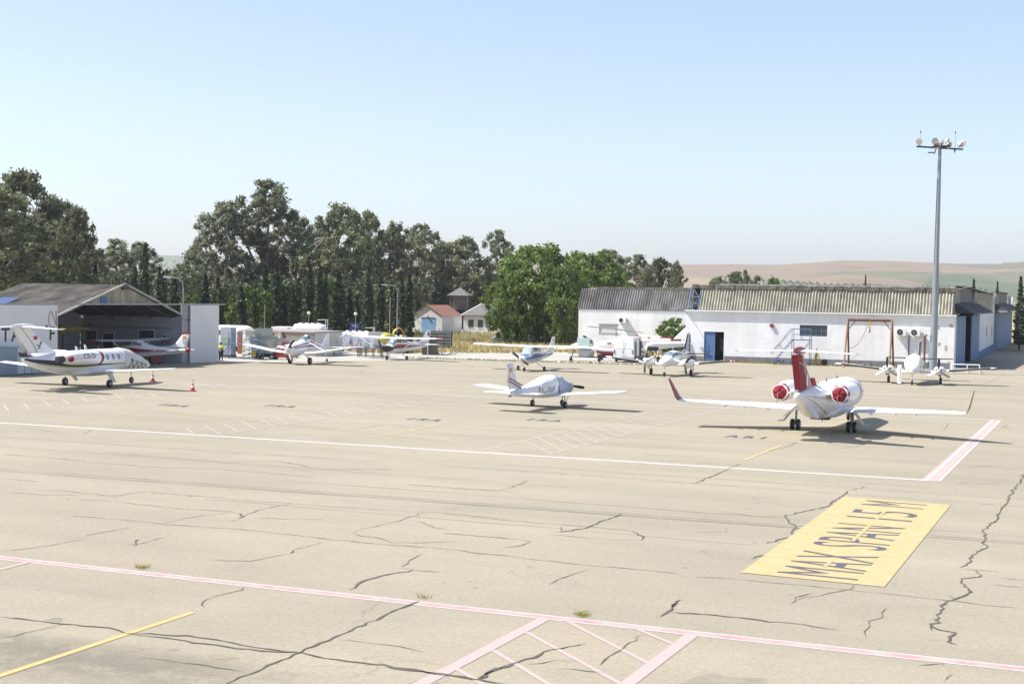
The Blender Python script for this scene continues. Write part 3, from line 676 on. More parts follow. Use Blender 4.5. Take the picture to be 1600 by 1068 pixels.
    MB().poly([(-4.9+.17*math.cos(t),-.16,2.85+.30*math.sin(t)) for t in[2*math.pi*k/16 for k in range(16)]]).build('emblem',white,fin)
    MB().prism([(-2.2,-.1,2.42),(-3.2,-.1,2.42),(-3.4,-.1,2.85),(-2.9,-.1,2.85)],(0,.2,0)).build('dorsal_intake',red,r)
    Body([(-7.3,4.3,.02,.02,.02,2),(-6.8,4.28,.12,.14,.13,2),(-5.8,4.25,.17,.20,.17,2),(-5.0,4.2,.1,.13,.12,2),(-4.7,4.18,.02,.02,.02,2)]).mesh(16,16).build('tail_bullet',redp,r)
    for s in(1,-1):
        sc=[((-5.35,s*.1,4.25),1.35,.055,(0,0,1)),((-6.35,s*2.75,4.19),.68,.035,(0,0,1))]
        sb=foil(sc,SYM).build('stabilizer',white,r);boots(sc,0,1,.07,'leading_edge',alu,sb,SYM)
        MB().tube((-6.9,s*2.72,4.2),(-7.12,s*2.76,4.2),.012,.012,4).build('static_wick',dark,sb)
    # nose gear, antennas, dark strap round the front fuselage
    wheel(r,(7.6,0,.22),.22,.14,'wheel',.22);strut(r,[(7.6,0,.25),(7.5,0,1.2)],.05)
    rs=[[B.P(x,2*math.pi*k/32,.02) for k in range(32)] for x in(2.0,2.035)]
    MB().rings(rs,False).build('strap',dark,body)
    an=MB()
    for x,h in((-1.3,.10),(.8,.18),(3.6,.2)):an.prism([(x,-.01,B.P(x,math.pi/2).z-.02),(x-.22,-.01,B.P(x,math.pi/2).z-.02),(x-.26,-.01,B.P(x,math.pi/2).z+h),(x-.16,-.01,B.P(x,math.pi/2).z+h)],(0,.02,0))
    an.tube((-.3,0,.72),(-.3,0,.5),.03,.02,6)
    an.build('antenna',dark,body)
business_jet()
# ---------------------------------------------------------------- 2. business jet (left)
def light_jet():
    c=(G(97,602)+G(175.6,605))/2
    r=thing('business_jet','white twin-engine jet with T-tail, oval windows and a cockpit cover by the grey hangar','jet aircraft',c,R(67))
    st=[(-6.2,2.12,.06,.10,.22,2),(-5.6,2.02,.24,.16,.42,2),(-4.4,1.92,.48,.34,.64,2.1),(-2.8,1.82,.70,.60,.84,2.1),(-1,1.75,.79,.74,.9,2.1),(1,1.74,.8,.77,.84,2.1),(3,1.74,.8,.77,.80,2.1),(3.9,1.70,.76,.72,.76,2.1),(4.8,1.56,.64,.52,.64,2),(5.7,1.40,.46,.34,.50,2),(6.4,1.28,.24,.17,.26,2),(6.7,1.24,.03,.03,.03,2)]
    B=Body(st);body=B.mesh(32,60).build('fuselage',white,r)
    B.both(-6.1,3.2,lambda u:R(-24+6*u),lambda u:R(26)*(1-u)**1.6+R(-14.5+.6*u),.008,40,4).build('stripe',navy,body)
    gold=M('gold_green_stripe',(.42,.42,.06),.5,0,.1)
    B.both(-5.2,5.6,lambda u:R(-33+14*min(1,u*1.5)**.7),lambda u:R(-28+12*min(1,u*1.5)**.7),.011,40,2).build('stripe',gold,body)
    for i in range(5):
        for s in(1,-1):oval(B,2.35-i*.60,R(18),.15,.24,s).build('cabin_window',M('window_blue',(.12,.16,.24),.15,0,.1),body)
    seams(B,(-4.2,-2.6,2.75),body)
    # fabric cockpit cover with crossed straps
    cvm=M('cover_fabric',(.62,.61,.59),.85,0,.1,3,.5)
    rs=[[B.P(3.05+3.5*k/14,2*math.pi*i/32,.035+.012*math.sin(i*1.7+k)) for i in range(32)] for k in range(15)]
    cv=MB().rings(rs).build('cockpit_cover',cvm,body)
    mb=MB()
    for s in(0,1):
        for k in range(4):
            x=3.75+k*.62
            a0,a1=R(-2-2*k),R(-48)
            q=lambda x,t:B.P(x,(t if s==0 else math.pi-t),.06)
            for aa,bb in(((x,a0),(x-.25,a1)),((x,a0),(x+.42,a1))):
                mb.path([q(aa[0]+(bb[0]-aa[0])*j/4,aa[1]+(bb[1]-aa[1])*j/4) for j in range(5)],.016,4)
        mb.path([q(3.75+j*.46,R(-2-1.5*j)) for j in range(5)],.016,4)
        mb.poly([q(3.72,R(10)),q(3.6,R(-4)),q(3.92,R(-4))])
    mb.build('cover_straps',dark,cv)
    Body([(-2.4,1.0,.08,.1,.05,2),(-1.3,1.0,.72,.34,.24,2.2),(.5,1.0,.95,.42,.30,2.3),(2,1.02,.8,.34,.26,2.2),(3.2,1.05,.08,.08,.05,2)]).mesh(24,24).build('belly_fairing',white,r)
    for s in(1,-1):
        secs=[((1.55,s*.6,.98),2.2,.15,(0,0,1)),((1.25,s*1.4,1.02),1.85,.13,(0,0,1)),((.75,s*4.2,1.22),1.4,.09,(0,0,1)),((.28,s*7.1,1.44),.95,.055,(0,0,1)),((.15,s*7.22,1.45),.7,.02,(0,0,1))]
        wg=foil(secs).build('wing',white,r)
        boots(secs[:4],.02,1,.045,'leading_edge',alu,wg);hinge(secs[:4],wg)
        band(secs[:4],.74,.985,.010,f0=.10,f1=.60).build('flap',whitem,wg)
        band(secs[:4],.76,.985,.010,f0=.64,f1=.95).build('aileron',whitem,wg)
        y=s*1.32;z=2.02;dxe=-.5
        E_=Body([(a_+dxe,b_,c_,d_,e_,f_) for a_,b_,c_,d_,e_,f_ in[(-3.45,z,.24,.24,.24,2),(-3.1,z,.34,.34,.34,2),(-2.2,z+.01,.44,.45,.43,2),(-1.1,z+.02,.47,.47,.46,2),(-.2,z,.43,.43,.43,2),(.12,z,.38,.38,.38,2)]],y)
        en=E_.mesh(24,22).build('engine',white,r)
        MB().tube((-3.92,y,z),(-4.5,y,z),.22,.19,16).build('exhaust_nozzle',dark,en)
        rs=[[(x,y+rad*math.cos(t),z+rad*math.sin(t)) for t in[2*math.pi*i/20 for i in range(20)]] for x,rad in((-.64,.455),(-.40,.42),(-.3,.36),(-.24,.24),(-.22,.02))]
        MB().rings(rs).build('intake_cover',red,en)
        MB().sphere((-3.65,y+s*.40,z+.02),.20,12,8).build('exhaust_cover',red,en)
        MB().tube((-3.5,y+s*.45,z),(-2.1,y+s*.49,z+.06),.012,.012,4).build('cover_strap',pink,en)
        if s<0:
            surf_text(E_,'CS-D',.32,-2.45,z+.02,-1,'lettering',M('letter_grey',(.06,.06,.07),.5),en,1,.012,length=1.15)
        foil([((-1.1,s*.6,1.98),2.2,.1,(0,0,1)),((-.8,s*1.0,2.02),2.0,.09,(0,0,1))],SYM).build('pylon',white,r)
        wheel(r,(0,s*1.87,.27),.27,.18)
        g=strut(r,[(0,s*1.87,.3),(.05,s*1.85,.95)],.055,'gear_leg')
        MB().prism([(-.1,s*1.6,1.02),(.55,s*1.6,1.02),(1.05,s*1.62,.30),(.75,s*1.62,.30)],(0,.03,0)).build('gear_door',whitem,g)
    fs_=[((-3.1,0,2.4),2.9,.15,(0,1,0)),((-4.6,0,3.3),2.1,.11,(0,1,0)),((-5.6,0,4.1),1.55,.09,(0,1,0))]
    fin=foil(fs_,SYM).build('fin',white,r)
    ln=MB();
    for s in(1,-1):
        ln.path([(-5.0,s*.13,2.45),(-5.35,s*.115,3.0),(-6.42,s*.075,4.08)],.016,4)
        ln.path([(-5.85,s*.05,2.45),(-6.35,s*.045,3.1)],.012,4)
    ln.build('rudder_gap',dark,fin)
    for s in(1,-1):
        MB().box((-5.15,s*.125,3.40),(.30,.012,.24)).build('flag',M('flag_red2',(.40,.03,.05),.6,0,.05),fin)
        em=MB();em.path([(-5.05,s*.135,2.98),(-4.85,s*.14,2.84),(-4.7,s*.145,3.05),(-4.78,s*.145,2.72),(-5.0,s*.14,2.72)],.02,4);em.path([(-4.72,s*.14,3.12),(-4.58,s*.14,3.02),(-4.62,s*.14,3.2)],.02,4);em.build('emblem',dark,fin)
    MB().prism([(-5.7,-.09,2.12),(-6.35,-.04,2.2),(-6.5,-.03,2.5),(-5.9,-.09,2.42)],(0,.14,0)).build('tail_cone',navy,r)
    Body([(-7.25,4.2,.02,.02,.02,2),(-6.8,4.2,.1,.09,.09,2),(-6,4.2,.14,.13,.13,2),(-5.3,4.18,.1,.08,.1,2),(-5.05,4.16,.02,.02,.02,2)]).mesh(16,16).build('tail_bullet',white,r)
    for s in(1,-1):
        sc=[((-5.4,s*.08,4.14),1.2,.05,(0,0,1)),((-5.85,s*2.95,4.02),.74,.035,(0,0,1)),((-5.88,s*3.2,4.08),.68,.02,(0,0,1))]
        sb=foil(sc,SYM).build('stabilizer',white,r)
    wheel(r,(4.7,0,.22),.22,.14);strut(r,[(4.7,0,.25),(4.62,0,1.1)],.045)
    for x,h in((.0,.34),(-.9,.26)):MB().prism([(x,-.012,B.P(x,1.57).z-.02),(x-.28,-.012,B.P(x,1.57).z-.02),(x-.34,-.012,B.P(x,1.57).z+h),(x-.2,-.012,B.P(x,1.57).z+h)],(0,.024,0)).build('antenna',whitem,body)
light_jet()
# ---------------------------------------------------------------- 3. low-wing single under canvas covers
def low_wing():
    lm,rm=G(830.5,634.6),G(884,637)
    c=(lm+rm)/2
    r=thing('light_aircraft','white low-wing single-propeller plane under canvas covers, lettered EC-ISP','light aircraft',c,R(61))
    st=[(-4.85,1.08,.05,.12,.14,2.2),(-4.4,1.08,.12,.16,.2,2.4),(-3,1.10,.34,.32,.34,2.6),(-1.8,1.12,.50,.45,.45,2.8),(-.9,1.12,.56,.62,.5,2.9),(0,1.12,.58,.76,.5,2.8),(.8,1.12,.58,.72,.5,2.7),(1.4,1.12,.56,.42,.48,2.7),(2.0,1.12,.50,.32,.42,2.6),(2.55,1.14,.34,.25,.30,2.3),(2.72,1.15,.15,.14,.15,2)]
    B=Body(st);body=B.mesh(32,56).build('fuselage',white,r)
    cf=M('canvas_cover_white',(.74,.75,.76),.9,0,.06,2.2,.5);cg=M('canvas_cover_grey',(.40,.44,.52),.9,0,.12,2,.5)
    rs=[[B.P(-1.9+2.05*k/10,R(8+164*i/24),.05+.01*math.sin(i+k)) for i in range(25)]+[B.P(-1.9+2.05*k/10,R(8+164*i/24),.01) for i in range(24,-1,-1)] for k in range(11)]
    MB().rings(rs).build('canopy_cover',cf,body)
    rs=[[B.P(.12+1.5*k/8,R(-14+208*i/28),.06+.02*math.sin(i*.9+k)) for i in range(29)]+[B.P(.12+1.5*k/8,R(-14+208*i/28),.01) for i in range(28,-1,-1)] for k in range(9)]
    MB().rings(rs).build('windscreen_cover',cg,body)
    rs=[[B.P(1.72+.9*k/6,2*math.pi*i/28,.03+.01*math.sin(i+k)) for i in range(28)] for k in range(7)]
    MB().rings(rs,True).build('cowling_cover',cg,body)
    for x in(.14,1.62):MB().rings([[B.P(xx,2*math.pi*k/30,.075) for k in range(30)] for xx in(x,x+.05)],False).build('strap',dark,body)
    surf_text(B,'EC-ISP',.36,-2.15,.98,-1,'lettering',M('letter_shade',(.18,.18,.22),.5),body,1,.006,length=1.85)
    surf_text(B,'EC-ISP',.36,-.3,.98,1,'lettering',M('letter_shade',(.18,.18,.22),.5),body,-1,.006,length=1.85)
    for s in(1,-1):
        secs=[((.95,s*.45,.72),1.6,.13,(0,0,1)),((.8,s*2,.86),1.4,.11,(0,0,1)),((.75,s*4.7,1.10),1.24,.09,(0,0,1))]
        wg=foil(secs).build('wing',white,r)
        foil([((.75,s*4.7,1.10),1.24,.09,(0,0,1)),((.62,s*4.9,1.11),1.1,.07,(0,0,1)),((.3,s*5.05,1.13),.7,.02,(0,0,1))]).build('wing_tip',M('tip_grey',(.45,.47,.5),.5,0,.1),wg)
        band(secs,.74,.985,.009,f0=.05,f1=.5).build('flap',whitem,wg)
        band(secs,.74,.985,.009,f0=.54,f1=.98).build('aileron',whitem,wg)
        wheel(r,(0,s*1.1,.2),.2,.14);strut(r,[(0,s*1.1,.22),(0.02,s*1.05,.75)],.045)
        MB().tube((.1,s*1.1,.3),(.45,s*1.1,.78),.02,.02,6).build('gear_brace',grey,r)
        sc=[((-3.75,s*.08,1.08),1.05,.05,(0,0,1)),((-3.85,s*1.75,1.08),.95,.04,(0,0,1))]
        sb=foil(sc,SYM).build('stabilizer',white,r)
    fs_=[((-3.3,0,1.3),1.6,.06,(0,1,0)),((-4.05,0,1.75),1.02,.055,(0,1,0)),((-4.5,0,2.72),.72,.045,(0,1,0)),((-4.62,0,2.80),.52,.02,(0,1,0))]
    fin=foil(fs_,SYM).build('fin',whitem,r)
    sg=MB()
    for s in(1,-1):
        for dz in(0,.17):sg.prism([(-3.35,s*.085,1.22+dz),(-3.35,s*.085,1.29+dz),(-5.0,s*.062,1.82+dz),(-5.0,s*.062,1.75+dz)],(0,s*.006,0))
    sg.build('stripe',maroon,fin)
    for s in(1,-1):flat_flag(fin,-4.75,2.40,s*.05,.26,.2,s)
    sg=MB()
    for s in(1,-1):
        sg.path([(-4.82,s*.03,1.55),(-4.98,s*.03,2.7)],.009,4)
    sg.build('rudder_gap',grey,fin)
    MB().prism([(-4.4,-.03,1.02),(-4.95,-.03,1.02),(-4.98,-.03,.86),(-4.6,-.03,.86)],(0,.06,0)).build('tail_bumper',grey,r)
    wheel(r,(1.75,0,.18),.18,.12);strut(r,[(1.75,0,.2),(1.85,0,.8)],.04)
    prop(r,(2.78,0,1.15),.98,2,R(4),black,white,.15)
    MB().tube((.1,0,1.85),(0.02,0,2.28),.02,.008,5).tube((-.9,.15,1.8),(-1.0,.15,2.0),.014,.01,4).build('antenna',cream,body)
    mb=MB();mb.tube((-.3,-1.2,.86),(-.3,-1.2,.2),.006,.006,3);mb.build('tie_down_rope',dark,r)
low_wing()
# ---------------------------------------------------------------- high-wing single kit
def high_wing(label,cat_loc,rz,stripe,top=None,cover=None,letters=None,engine=True,stripe2=None,strap=False,tipmat=None,finc=None,flagon=True,nowheelnose=False):
    r=thing('light_aircraft',label,'light aircraft',cat_loc,rz)
    st=[(-5.6,1.45,.05,.10,.12,2.2),(-5.0,1.42,.11,.15,.20,2.3),(-3.4,1.38,.25,.26,.36,2.5),(-1.6,1.34,.44,.52,.52,2.8),(-.9,1.32,.52,.78,.58,3),(0,1.3,.56,.86,.60,3),(.75,1.28,.56,.84,.60,3),(1.15,1.22,.54,.46,.54,2.8),(1.5,1.18,.5,.30,.48,2.6),(2.3,1.16,.42,.26,.38,2.5),(2.5,1.15,.3,.2,.28,2.2)]
    B=Body(st);body=B.mesh(32,60,None,2.5 if engine else 1.4).build('fuselage',white,r)
    B.both(-4.9,2.3 if engine else 1.35,lambda u:R(-12+6*u),lambda u:R(-2+14*u),.01,30,2).build('stripe',stripe,body)
    if stripe2:B.both(-4.9,2.2,lambda u:R(-22+6*u),lambda u:R(-17+6*u),.012,30,1).build('stripe',stripe2,body)
    if top:
        B.patch(1.35,2.35,R(45),R(135),.012,8,8).build('cowl_panel',top,body)
    panes(B,-.15,.72,22,52,'door_window',winb,body);panes(B,-1.15,-.25,24,50,'rear_window',winb,body)
    B.patch(.80,1.3,R(28),R(152),.014,5,12).build('windscreen',cover or winb,body)
    for s in(1,-1):
        secs=[((.75,s*.0,2.12),1.62,.13,(0,0,1)),((.75,s*2.6,2.17),1.62,.13,(0,0,1)),((.60,s*5.35,2.24),1.12,.09,(0,0,1)),((.45,s*5.5,2.23),.9,.03,(0,0,1))]
        wg=foil(secs).build('wing',white,r);hinge(secs[:3],wg)
        band(secs[:3],.74,.985,.009,f0=.1,f1=.48).build('flap',whitem,wg)
        band(secs[:3],.76,.985,.009,f0=.52,f1=.97).build('aileron',whitem,wg)
        if tipmat:foil([((.62,s*5.2,2.235),1.2,.10,(0,0,1)),((.60,s*5.37,2.24),1.14,.10,(0,0,1)),((.45,s*5.53,2.23),.92,.04,(0,0,1))]).build('wing_tip',tipmat,wg)
        MB().tube((.25,s*.5,.85),(.2,s*2.6,2.12),.045,.045,8).build('wing_strut',white,r)
        wheel(r,(0,s*1.25,.21),.21,.15);strut(r,[(.05,s*.45,.78),(0,s*1.2,.24)],.04)
        if letters:
            surf_text(B,letters,.26,-3.6 if s<0 else -2.1,1.24,s,'lettering',M('letter_dark',(.10,.10,.12),.5),body,-s,.008,length=1.5)
        sc=[((-4.35,s*.05,1.45),1.15,.05,(0,0,1)),((-4.6,s*1.7,1.46),.8,.035,(0,0,1))]
        foil(sc,SYM).build('stabilizer',white,r)
    fs_=[((-2.6,0,1.68),2.9,.05,(0,1,0)),((-3.9,0,1.78),1.75,.055,(0,1,0)),((-4.35,0,2.0),1.25,.05,(0,1,0)),((-5.1,0,2.85),.78,.035,(0,1,0)),((-5.2,0,2.92),.6,.015,(0,1,0))]
    fin=foil(fs_,SYM).build('fin',finc or white,r)
    if flagon:
        for s in(1,-1):flat_flag(fin,-5.3,2.62,s*.042,.32,.2,s)
    return r,B,body,fin
c=(G(808.8,577.6)+G(851.5,580))/2
r,B,body,fin=high_wing('white high-wing propeller plane with a blue cowl top standing beyond the canvas-covered plane',c,R(247.5),blue,blue,M('cover_grey',(.33,.36,.36),.8,0,.1,3),'EC-DFA',True,navy)
wheel(r,(1.65,0,.19),.19,.13);strut(r,[(1.65,0,.2),(1.75,0,.85)],.04)
prop(r,(2.55,0,1.15),.95,2,R(145),dark,white,.15)
MB().tube((1.4,-.2,.75),(1.5,-.2,.66),.03,.03,6).build('exhaust_pipe',dark,body)
# in the mouth of the grey hangar, tail towards the apron
tailp=G(297,579)
hr,B,body,fin=high_wing('white high-wing plane with a dark red stripe parked tail-out in the grey hangar mouth',(0,0,0),R(158),redp,None,None,None,True,maroon,tipmat=M('tip_red',(.40,.06,.06),.5))
surf_text(B,'EC-JFL',.32,-3.9,1.2,1,'lettering',whitem,body,1,.014,length=1.9)
ln=MB()
for k in range(5):ln.box((-5.15-k*.09,.05,2.25),(.015,.01,.55),ry=.35)
ln.build('corrugation',grey,fin)
MB().prism([(-5.0,-.05,2.86),(-5.85,-.05,2.86),(-5.95,-.05,3.0),(-5.1,-.05,3.0)],(0,.1,0)).build('fin_cap',redp,fin)
MB().sphere((-5.65,0,1.5),.2,10,8,(1.4,.8,1)).build('tail_cone',redp,hr)
wheel(hr,(1.65,0,.19),.19,.13);strut(hr,[(1.65,0,.2),(1.75,0,.85)],.04)
prop(hr,(2.55,0,1.15),.95,2,R(30),dark,redp,.15)
hx=Vector((math.cos(R(158)),math.sin(R(158)),0))
hp=D(282,122.5)
hr.location=hp+hx*4.9
# stripped high-wing with bare engine
c=G(620,561.5)
r,B,body,fin=high_wing('white high-wing plane with its cowling off and bare engine showing, stored on the concrete strip',c,R(238),redp,None,None,None,False,None,tipmat=pink,flagon=False)
eng=MB()
eng.box((1.75,0,1.16),(.75,.62,.42));
for s in(1,-1):
    for k in range(2):
        for j in range(5):eng.box((1.55+k*.42,s*(.36+.05*j),1.16),(.3,.02,.34))
eng.tube((1.4,.2,.9),(2.3,.25,.85),.05,.05,6).tube((1.4,-.2,.9),(2.3,-.25,.85),.05,.05,6).tube((2.0,0,1.16),(2.5,0,1.16),.16,.12,12)
eo=eng.build('bare_engine',dark,r)
cp=MB();
for s in(1,-1):cp.tube((2.1,s*.15,1.42),(1.7,s*.3,1.38),.06,.05,8).tube((1.45,s*.25,1.4),(1.2,s*.1,1.3),.05,.05,8)
cp.sphere((2.35,.05,1.32),.16,10,8).build('engine_duct',rust,eo)
MB().prism([(-5.25,.05,2.35),(-5.55,.05,2.35),(-5.5,.05,2.7),(-5.25,.05,2.7)],(0,.012,0)).build('emblem',dark,fin)
for s in(1,-1):
    MB().tube((1.3,s*.3,1.3),(2.1,s*.1,.95),.03,.03,6).build('engine_mount',whitem,eo)
wheel(r,(1.65,0,.19),.19,.13);strut(r,[(1.65,0,.2),(1.75,0,.85)],.04)
prop(r,(2.6,0,1.15),.95,2,R(108),dark,rust,.1)
# ---------------------------------------------------------------- crop duster
def crop_duster():
    c=(G(451,567.3)+G(486.5,569.6))/2
    r=thing('crop_duster','white low-wing crop duster with dark red stripes, humped cockpit and a tailwheel','agricultural aircraft',c,R(250))
    st=[(-6.1,1.30,.05,.2,.15,2.2),(-5.3,1.32,.12,.22,.24,2.3),(-3.6,1.45,.3,.32,.42,2.5),(-2.2,1.55,.42,.5,.55,2.6),(-1.75,1.56,.45,.85,.56,2.3),(-1.25,1.56,.46,1.12,.58,2.1),(-.7,1.55,.48,.98,.6,2.2),(-.2,1.55,.52,.62,.64,2.5),(.8,1.5,.55,.52,.66,2.6),(1.7,1.46,.52,.44,.6,2.6),(2.1,1.46,.42,.38,.5,2.4),(2.25,1.46,.25,.25,.3,2)]
    B=Body(st);body=B.mesh(32,60).build('fuselage',white,r)
    B.both(-3.6,2.0,lambda u:R(18+4*u),lambda u:R(24+7*u),.01,30,2).build('stripe',maroon,body)
    B.both(-3.2,2.0,lambda u:R(0+3*u),lambda u:R(7+5*u),.01,30,2).build('stripe',maroon,body)
    panes(B,-1.65,-.85,42,66,'cockpit_window',win,body)
    B.patch(-.78,-.35,R(48),R(132),.014,4,8).build('windscreen',winb,body)
    MB().box((2.23,.26,1.6),(.1,.22,.16)).box((2.23,-.26,1.6),(.1,.22,.16)).build('air_intake',dark,body)
    for s in(1,-1):
        secs=[((1.0,s*.45,.98),1.65,.14,(0,0,1)),((1.0,s*2.5,1.16),1.6,.13,(0,0,1)),((1.0,s*5.4,1.66),1.5,.11,(0,0,1)),((.9,s*5.55,1.68),1.3,.03,(0,0,1))]
        wg=foil(secs).build('wing',white,r)
        band(secs[:3],.76,.985,.009,f0=.35,f1=.97).build('aileron',whitem,wg)
        MB().tube((.5,s*2.9,1.24),(-.6,s*.5,2.05),.03,.03,6).build('wing_strut',white,r)
        sp=MB();sp.tube((-.75,s*.7,.86),(-.75,s*4.6,1.32),.02,.02,5)
        for k in range(8):sp.tube((-.75,s*(.9+k*.5),.88+.06*k),(-.8,s*(.9+k*.5),.78+.06*k),.02,.015,4)
        sp.build('spray_boom',grey,wg)
        wheel(r,(.0,s*1.02,.32),.32,.22);g=strut(r,[(0,s*1.02,.36),(.1,s*.45,1.0)],.05);MB().tube((0,s*1.02,.36),(-.6,s*.4,1.0),.03,.03,6).build('gear_brace',whitem,g)
        foil([((-5.0,s*.06,1.42),1.1,.05,(0,0,1)),((-5.2,s*1.7,1.42),.85,.035,(0,0,1))],SYM).build('stabilizer',white,r)
    fin=foil([((-4.2,0,1.6),2.0,.05,(0,1,0)),((-5.15,0,2.6),.95,.04,(0,1,0)),((-5.3,0,2.72),.6,.015,(0,1,0))],SYM).build('fin',white,r)
    MB().prism([(-5.85,-.03,1.5),(-6.05,-.03,1.5),(-6.0,-.03,2.55),(-5.85,-.03,2.62)],(0,.06,0)).build('rudder_edge',yellow,fin)
    wheel(r,(-5.35,0,.15),.15,.1);strut(r,[(-5.3,0,.17),(-5.0,0,1.12)],.03)
    MB().tube((.6,0,.9),(.6,0,.55),.12,.08,8).box((.5,0,.85),(.5,.3,.15)).build('hopper_gate',grey,r)
    prop(r,(2.32,0,1.48),1.08,3,R(50),[dark,whitem,whitem],white,.2)
crop_duster()
# ---------------------------------------------------------------- twin piston planes
def twin(label,c,rz,covered):
    r=thing('twin_propeller_plane',label,'twin-engine aircraft',c,rz)
    if covered:st=[(-6.3,1.75,.05,.1,.12,2),(-5.6,1.70,.14,.2,.26,2.2),(-3.8,1.6,.42,.40,.50,2.4),(-1.6,1.55,.62,.66,.62,2.5),(0,1.55,.66,.78,.64,2.5),(1.4,1.53,.66,.78,.62,2.5),(2.0,1.48,.63,.62,.58,2.4),(2.6,1.40,.55,.40,.5,2.3),(3.4,1.28,.38,.26,.38,2.1),(3.85,1.2,.14,.12,.14,2)]
    else:st=[(-6,1.62,.05,.1,.1,2),(-5.4,1.6,.12,.18,.22,2.2),(-3.5,1.5,.34,.36,.42,2.4),(-1.7,1.42,.48,.62,.48,2.6),(-.6,1.40,.52,.72,.5,2.6),(.4,1.38,.53,.68,.5,2.6),(1.1,1.34,.52,.44,.5,2.5),(1.9,1.26,.46,.30,.44,2.3),(2.7,1.16,.28,.2,.28,2.1),(3.0,1.1,.05,.05,.05,2)]
    B=Body(st);body=B.mesh(32,60).build('fuselage',white,r)
    sp=5.9 if not covered else 6.3;ny=1.72 if not covered else 2.0
    if covered:
        rs=[[B.P(.4+1.9*k/10,R(-5+190*i/26),.05+.015*math.sin(i+2*k)) for i in range(27)]+[B.P(.4+1.9*k/10,R(-5+190*i/26),.01) for i in range(26,-1,-1)] for k in range(11)]
        MB().rings(rs).build('cockpit_cover',M('cream_cover',(.70,.68,.56),.9,0,.08,3,.4),body)
        [panes(B,x,x+.5,20,38,'cabin_window',win,body) for x in(-2.6,-1.9,-1.2,-.5)]
        B.both(-3,3.4,lambda u:R(-6+4*u),lambda u:R(-4+4*u),.011,20,1).build('stripe',dark,body)
    else:
        B.patch(.45,1.12,R(25),R(155),.014,5,12).build('windscreen',winb,body)
        panes(B,-.55,.35,20,50,'cabin_window',win,body);panes(B,-1.9,-.75,22,46,'rear_window',win,body)
        for t in(60,90,120):MB().path([B.P(.47+.62*k/4,R(t),.03) for k in range(5)],.02,4).build('window_frame',white,body)
        B.both(-3,2.9,lambda u:R(-10+8*u),lambda u:R(-6+7*u),.011,24,1).build('stripe',navy,body)
    for s in(1,-1):
        secs=[((1.1,s*.45,.92),2.0,.15,(0,0,1)),((.95,s*1.8,1.02),1.8,.13,(0,0,1)),((.4,s*(sp-.3),1.42),1.0,.08,(0,0,1)),((.1,s*sp,1.46),.6,.02,(0,0,1))]
        wg=foil(secs).build('wing',white,r)
        boots(secs[1:3],.22,.97 if covered else .9,.10,'deicer_boot',black,wg)
        band(secs[:3],.74,.985,.009,f0=.55,f1=.97).build('aileron',whitem,wg)
        if not covered and s>0:foil([((.45,s*(sp-.55),1.39),1.1,.10,(0,0,1)),((.38,s*(sp-.28),1.42),1.0,.10,(0,0,1)),((.1,s*(sp+.03),1.46),.6,.03,(0,0,1))]).build('wing_tip',redp,wg)
        z=1.17
        N_=Body([(-1.3,z+.02,.06,.06,.06,2),(-.3,z,.34,.22,.3,2.4),(.8,z,.42,.30,.38,2.8),(1.7,z+.02,.40,.30,.36,2.8),(1.98,z+.02,.28,.22,.26,2.3),(2.05,z+.02,.12,.12,.12,2)],s*ny)
        na=N_.mesh(24,24).build('engine_nacelle',white,r)
        it=MB()
        for k in(-1,1):it.tube((1.9,s*ny+k*.2,z+.10),(2.07,s*ny+k*.2,z+.10),.085,.07,10)
        it.build('air_intake' if not covered else 'intake_plug',dark if not covered else red,na)
        if not covered:
            MB().tube((1.0,s*ny,z-.34),(1.45,s*ny,z-.42),.12,.1,10).build('air_scoop',whitem,na)
            prop(na,(2.12,s*ny,z+.02),.96,3,R(270+(12 if s>0 else 0)),[dark,whitem,dark] if s<0 else [dark,dark,whitem],whitem,.14)
        else:
            MB().sphere((1.5,s*(ny+.05),z-.33),.14,10,8).build('intake_plug',red,na)
            prop(na,(2.12,s*ny,z+.02),1.0,3,R(90),[dark,whitem,grey],whitem,.13)
        wheel(r,(0,s*(ny+.05),.28),.28,.19);g=strut(r,[(0,s*(ny+.05),.3),(.05,s*ny,1.0)],.05,mat=grey)
        MB().prism([(-.2,s*(ny+.2),.95),(.3,s*(ny+.2),.95),(.25,s*(ny+.24),.5),(-.1,s*(ny+.24),.5)],(0,.02,0)).build('gear_door',whitem,g)
        sc=[((-4.75,s*.06,1.72 if not covered else 1.86),1.25,.055,(0,0,1)),((-5.1,s*(2.1 if not covered else 2.75),1.74 if not covered else 1.88),.8,.035,(0,0,1))]
        sb=foil(sc,SYM).build('stabilizer',white,r);boots(sc,.05,1,.12,'deicer_boot',black,sb,SYM)
    fs_=[((-3.4,0,1.9),2.5,.05,(0,1,0)),((-4.3,0,2.15),1.75,.06,(0,1,0)),((-5.35,0,3.45 if not covered else 3.3),.95,.045,(0,1,0)),((-5.5,0,3.55 if not covered else 3.4),.6,.015,(0,1,0))]
    fin=foil(fs_,SYM).build('fin',M('fin_bluegrey',(.45,.48,.58),.4,0,.08) if not covered else white,r)
    boots(fs_[1:3],.0,1,.16,'deicer_boot',black,fin,SYM)
    MB().prism([(-6.05,-.03,1.8),(-6.3,-.03,1.8),(-6.42,-.02,3.35),(-6.3,-.02,3.35)],(0,.06,0)).build('rudder_edge',navy,fin)
    nx=2.15 if not covered else 2.55
    wheel(r,(nx,0,.2),.2,.14);strut(r,[(nx,0,.22),(nx-.1,0,.95)],.045)
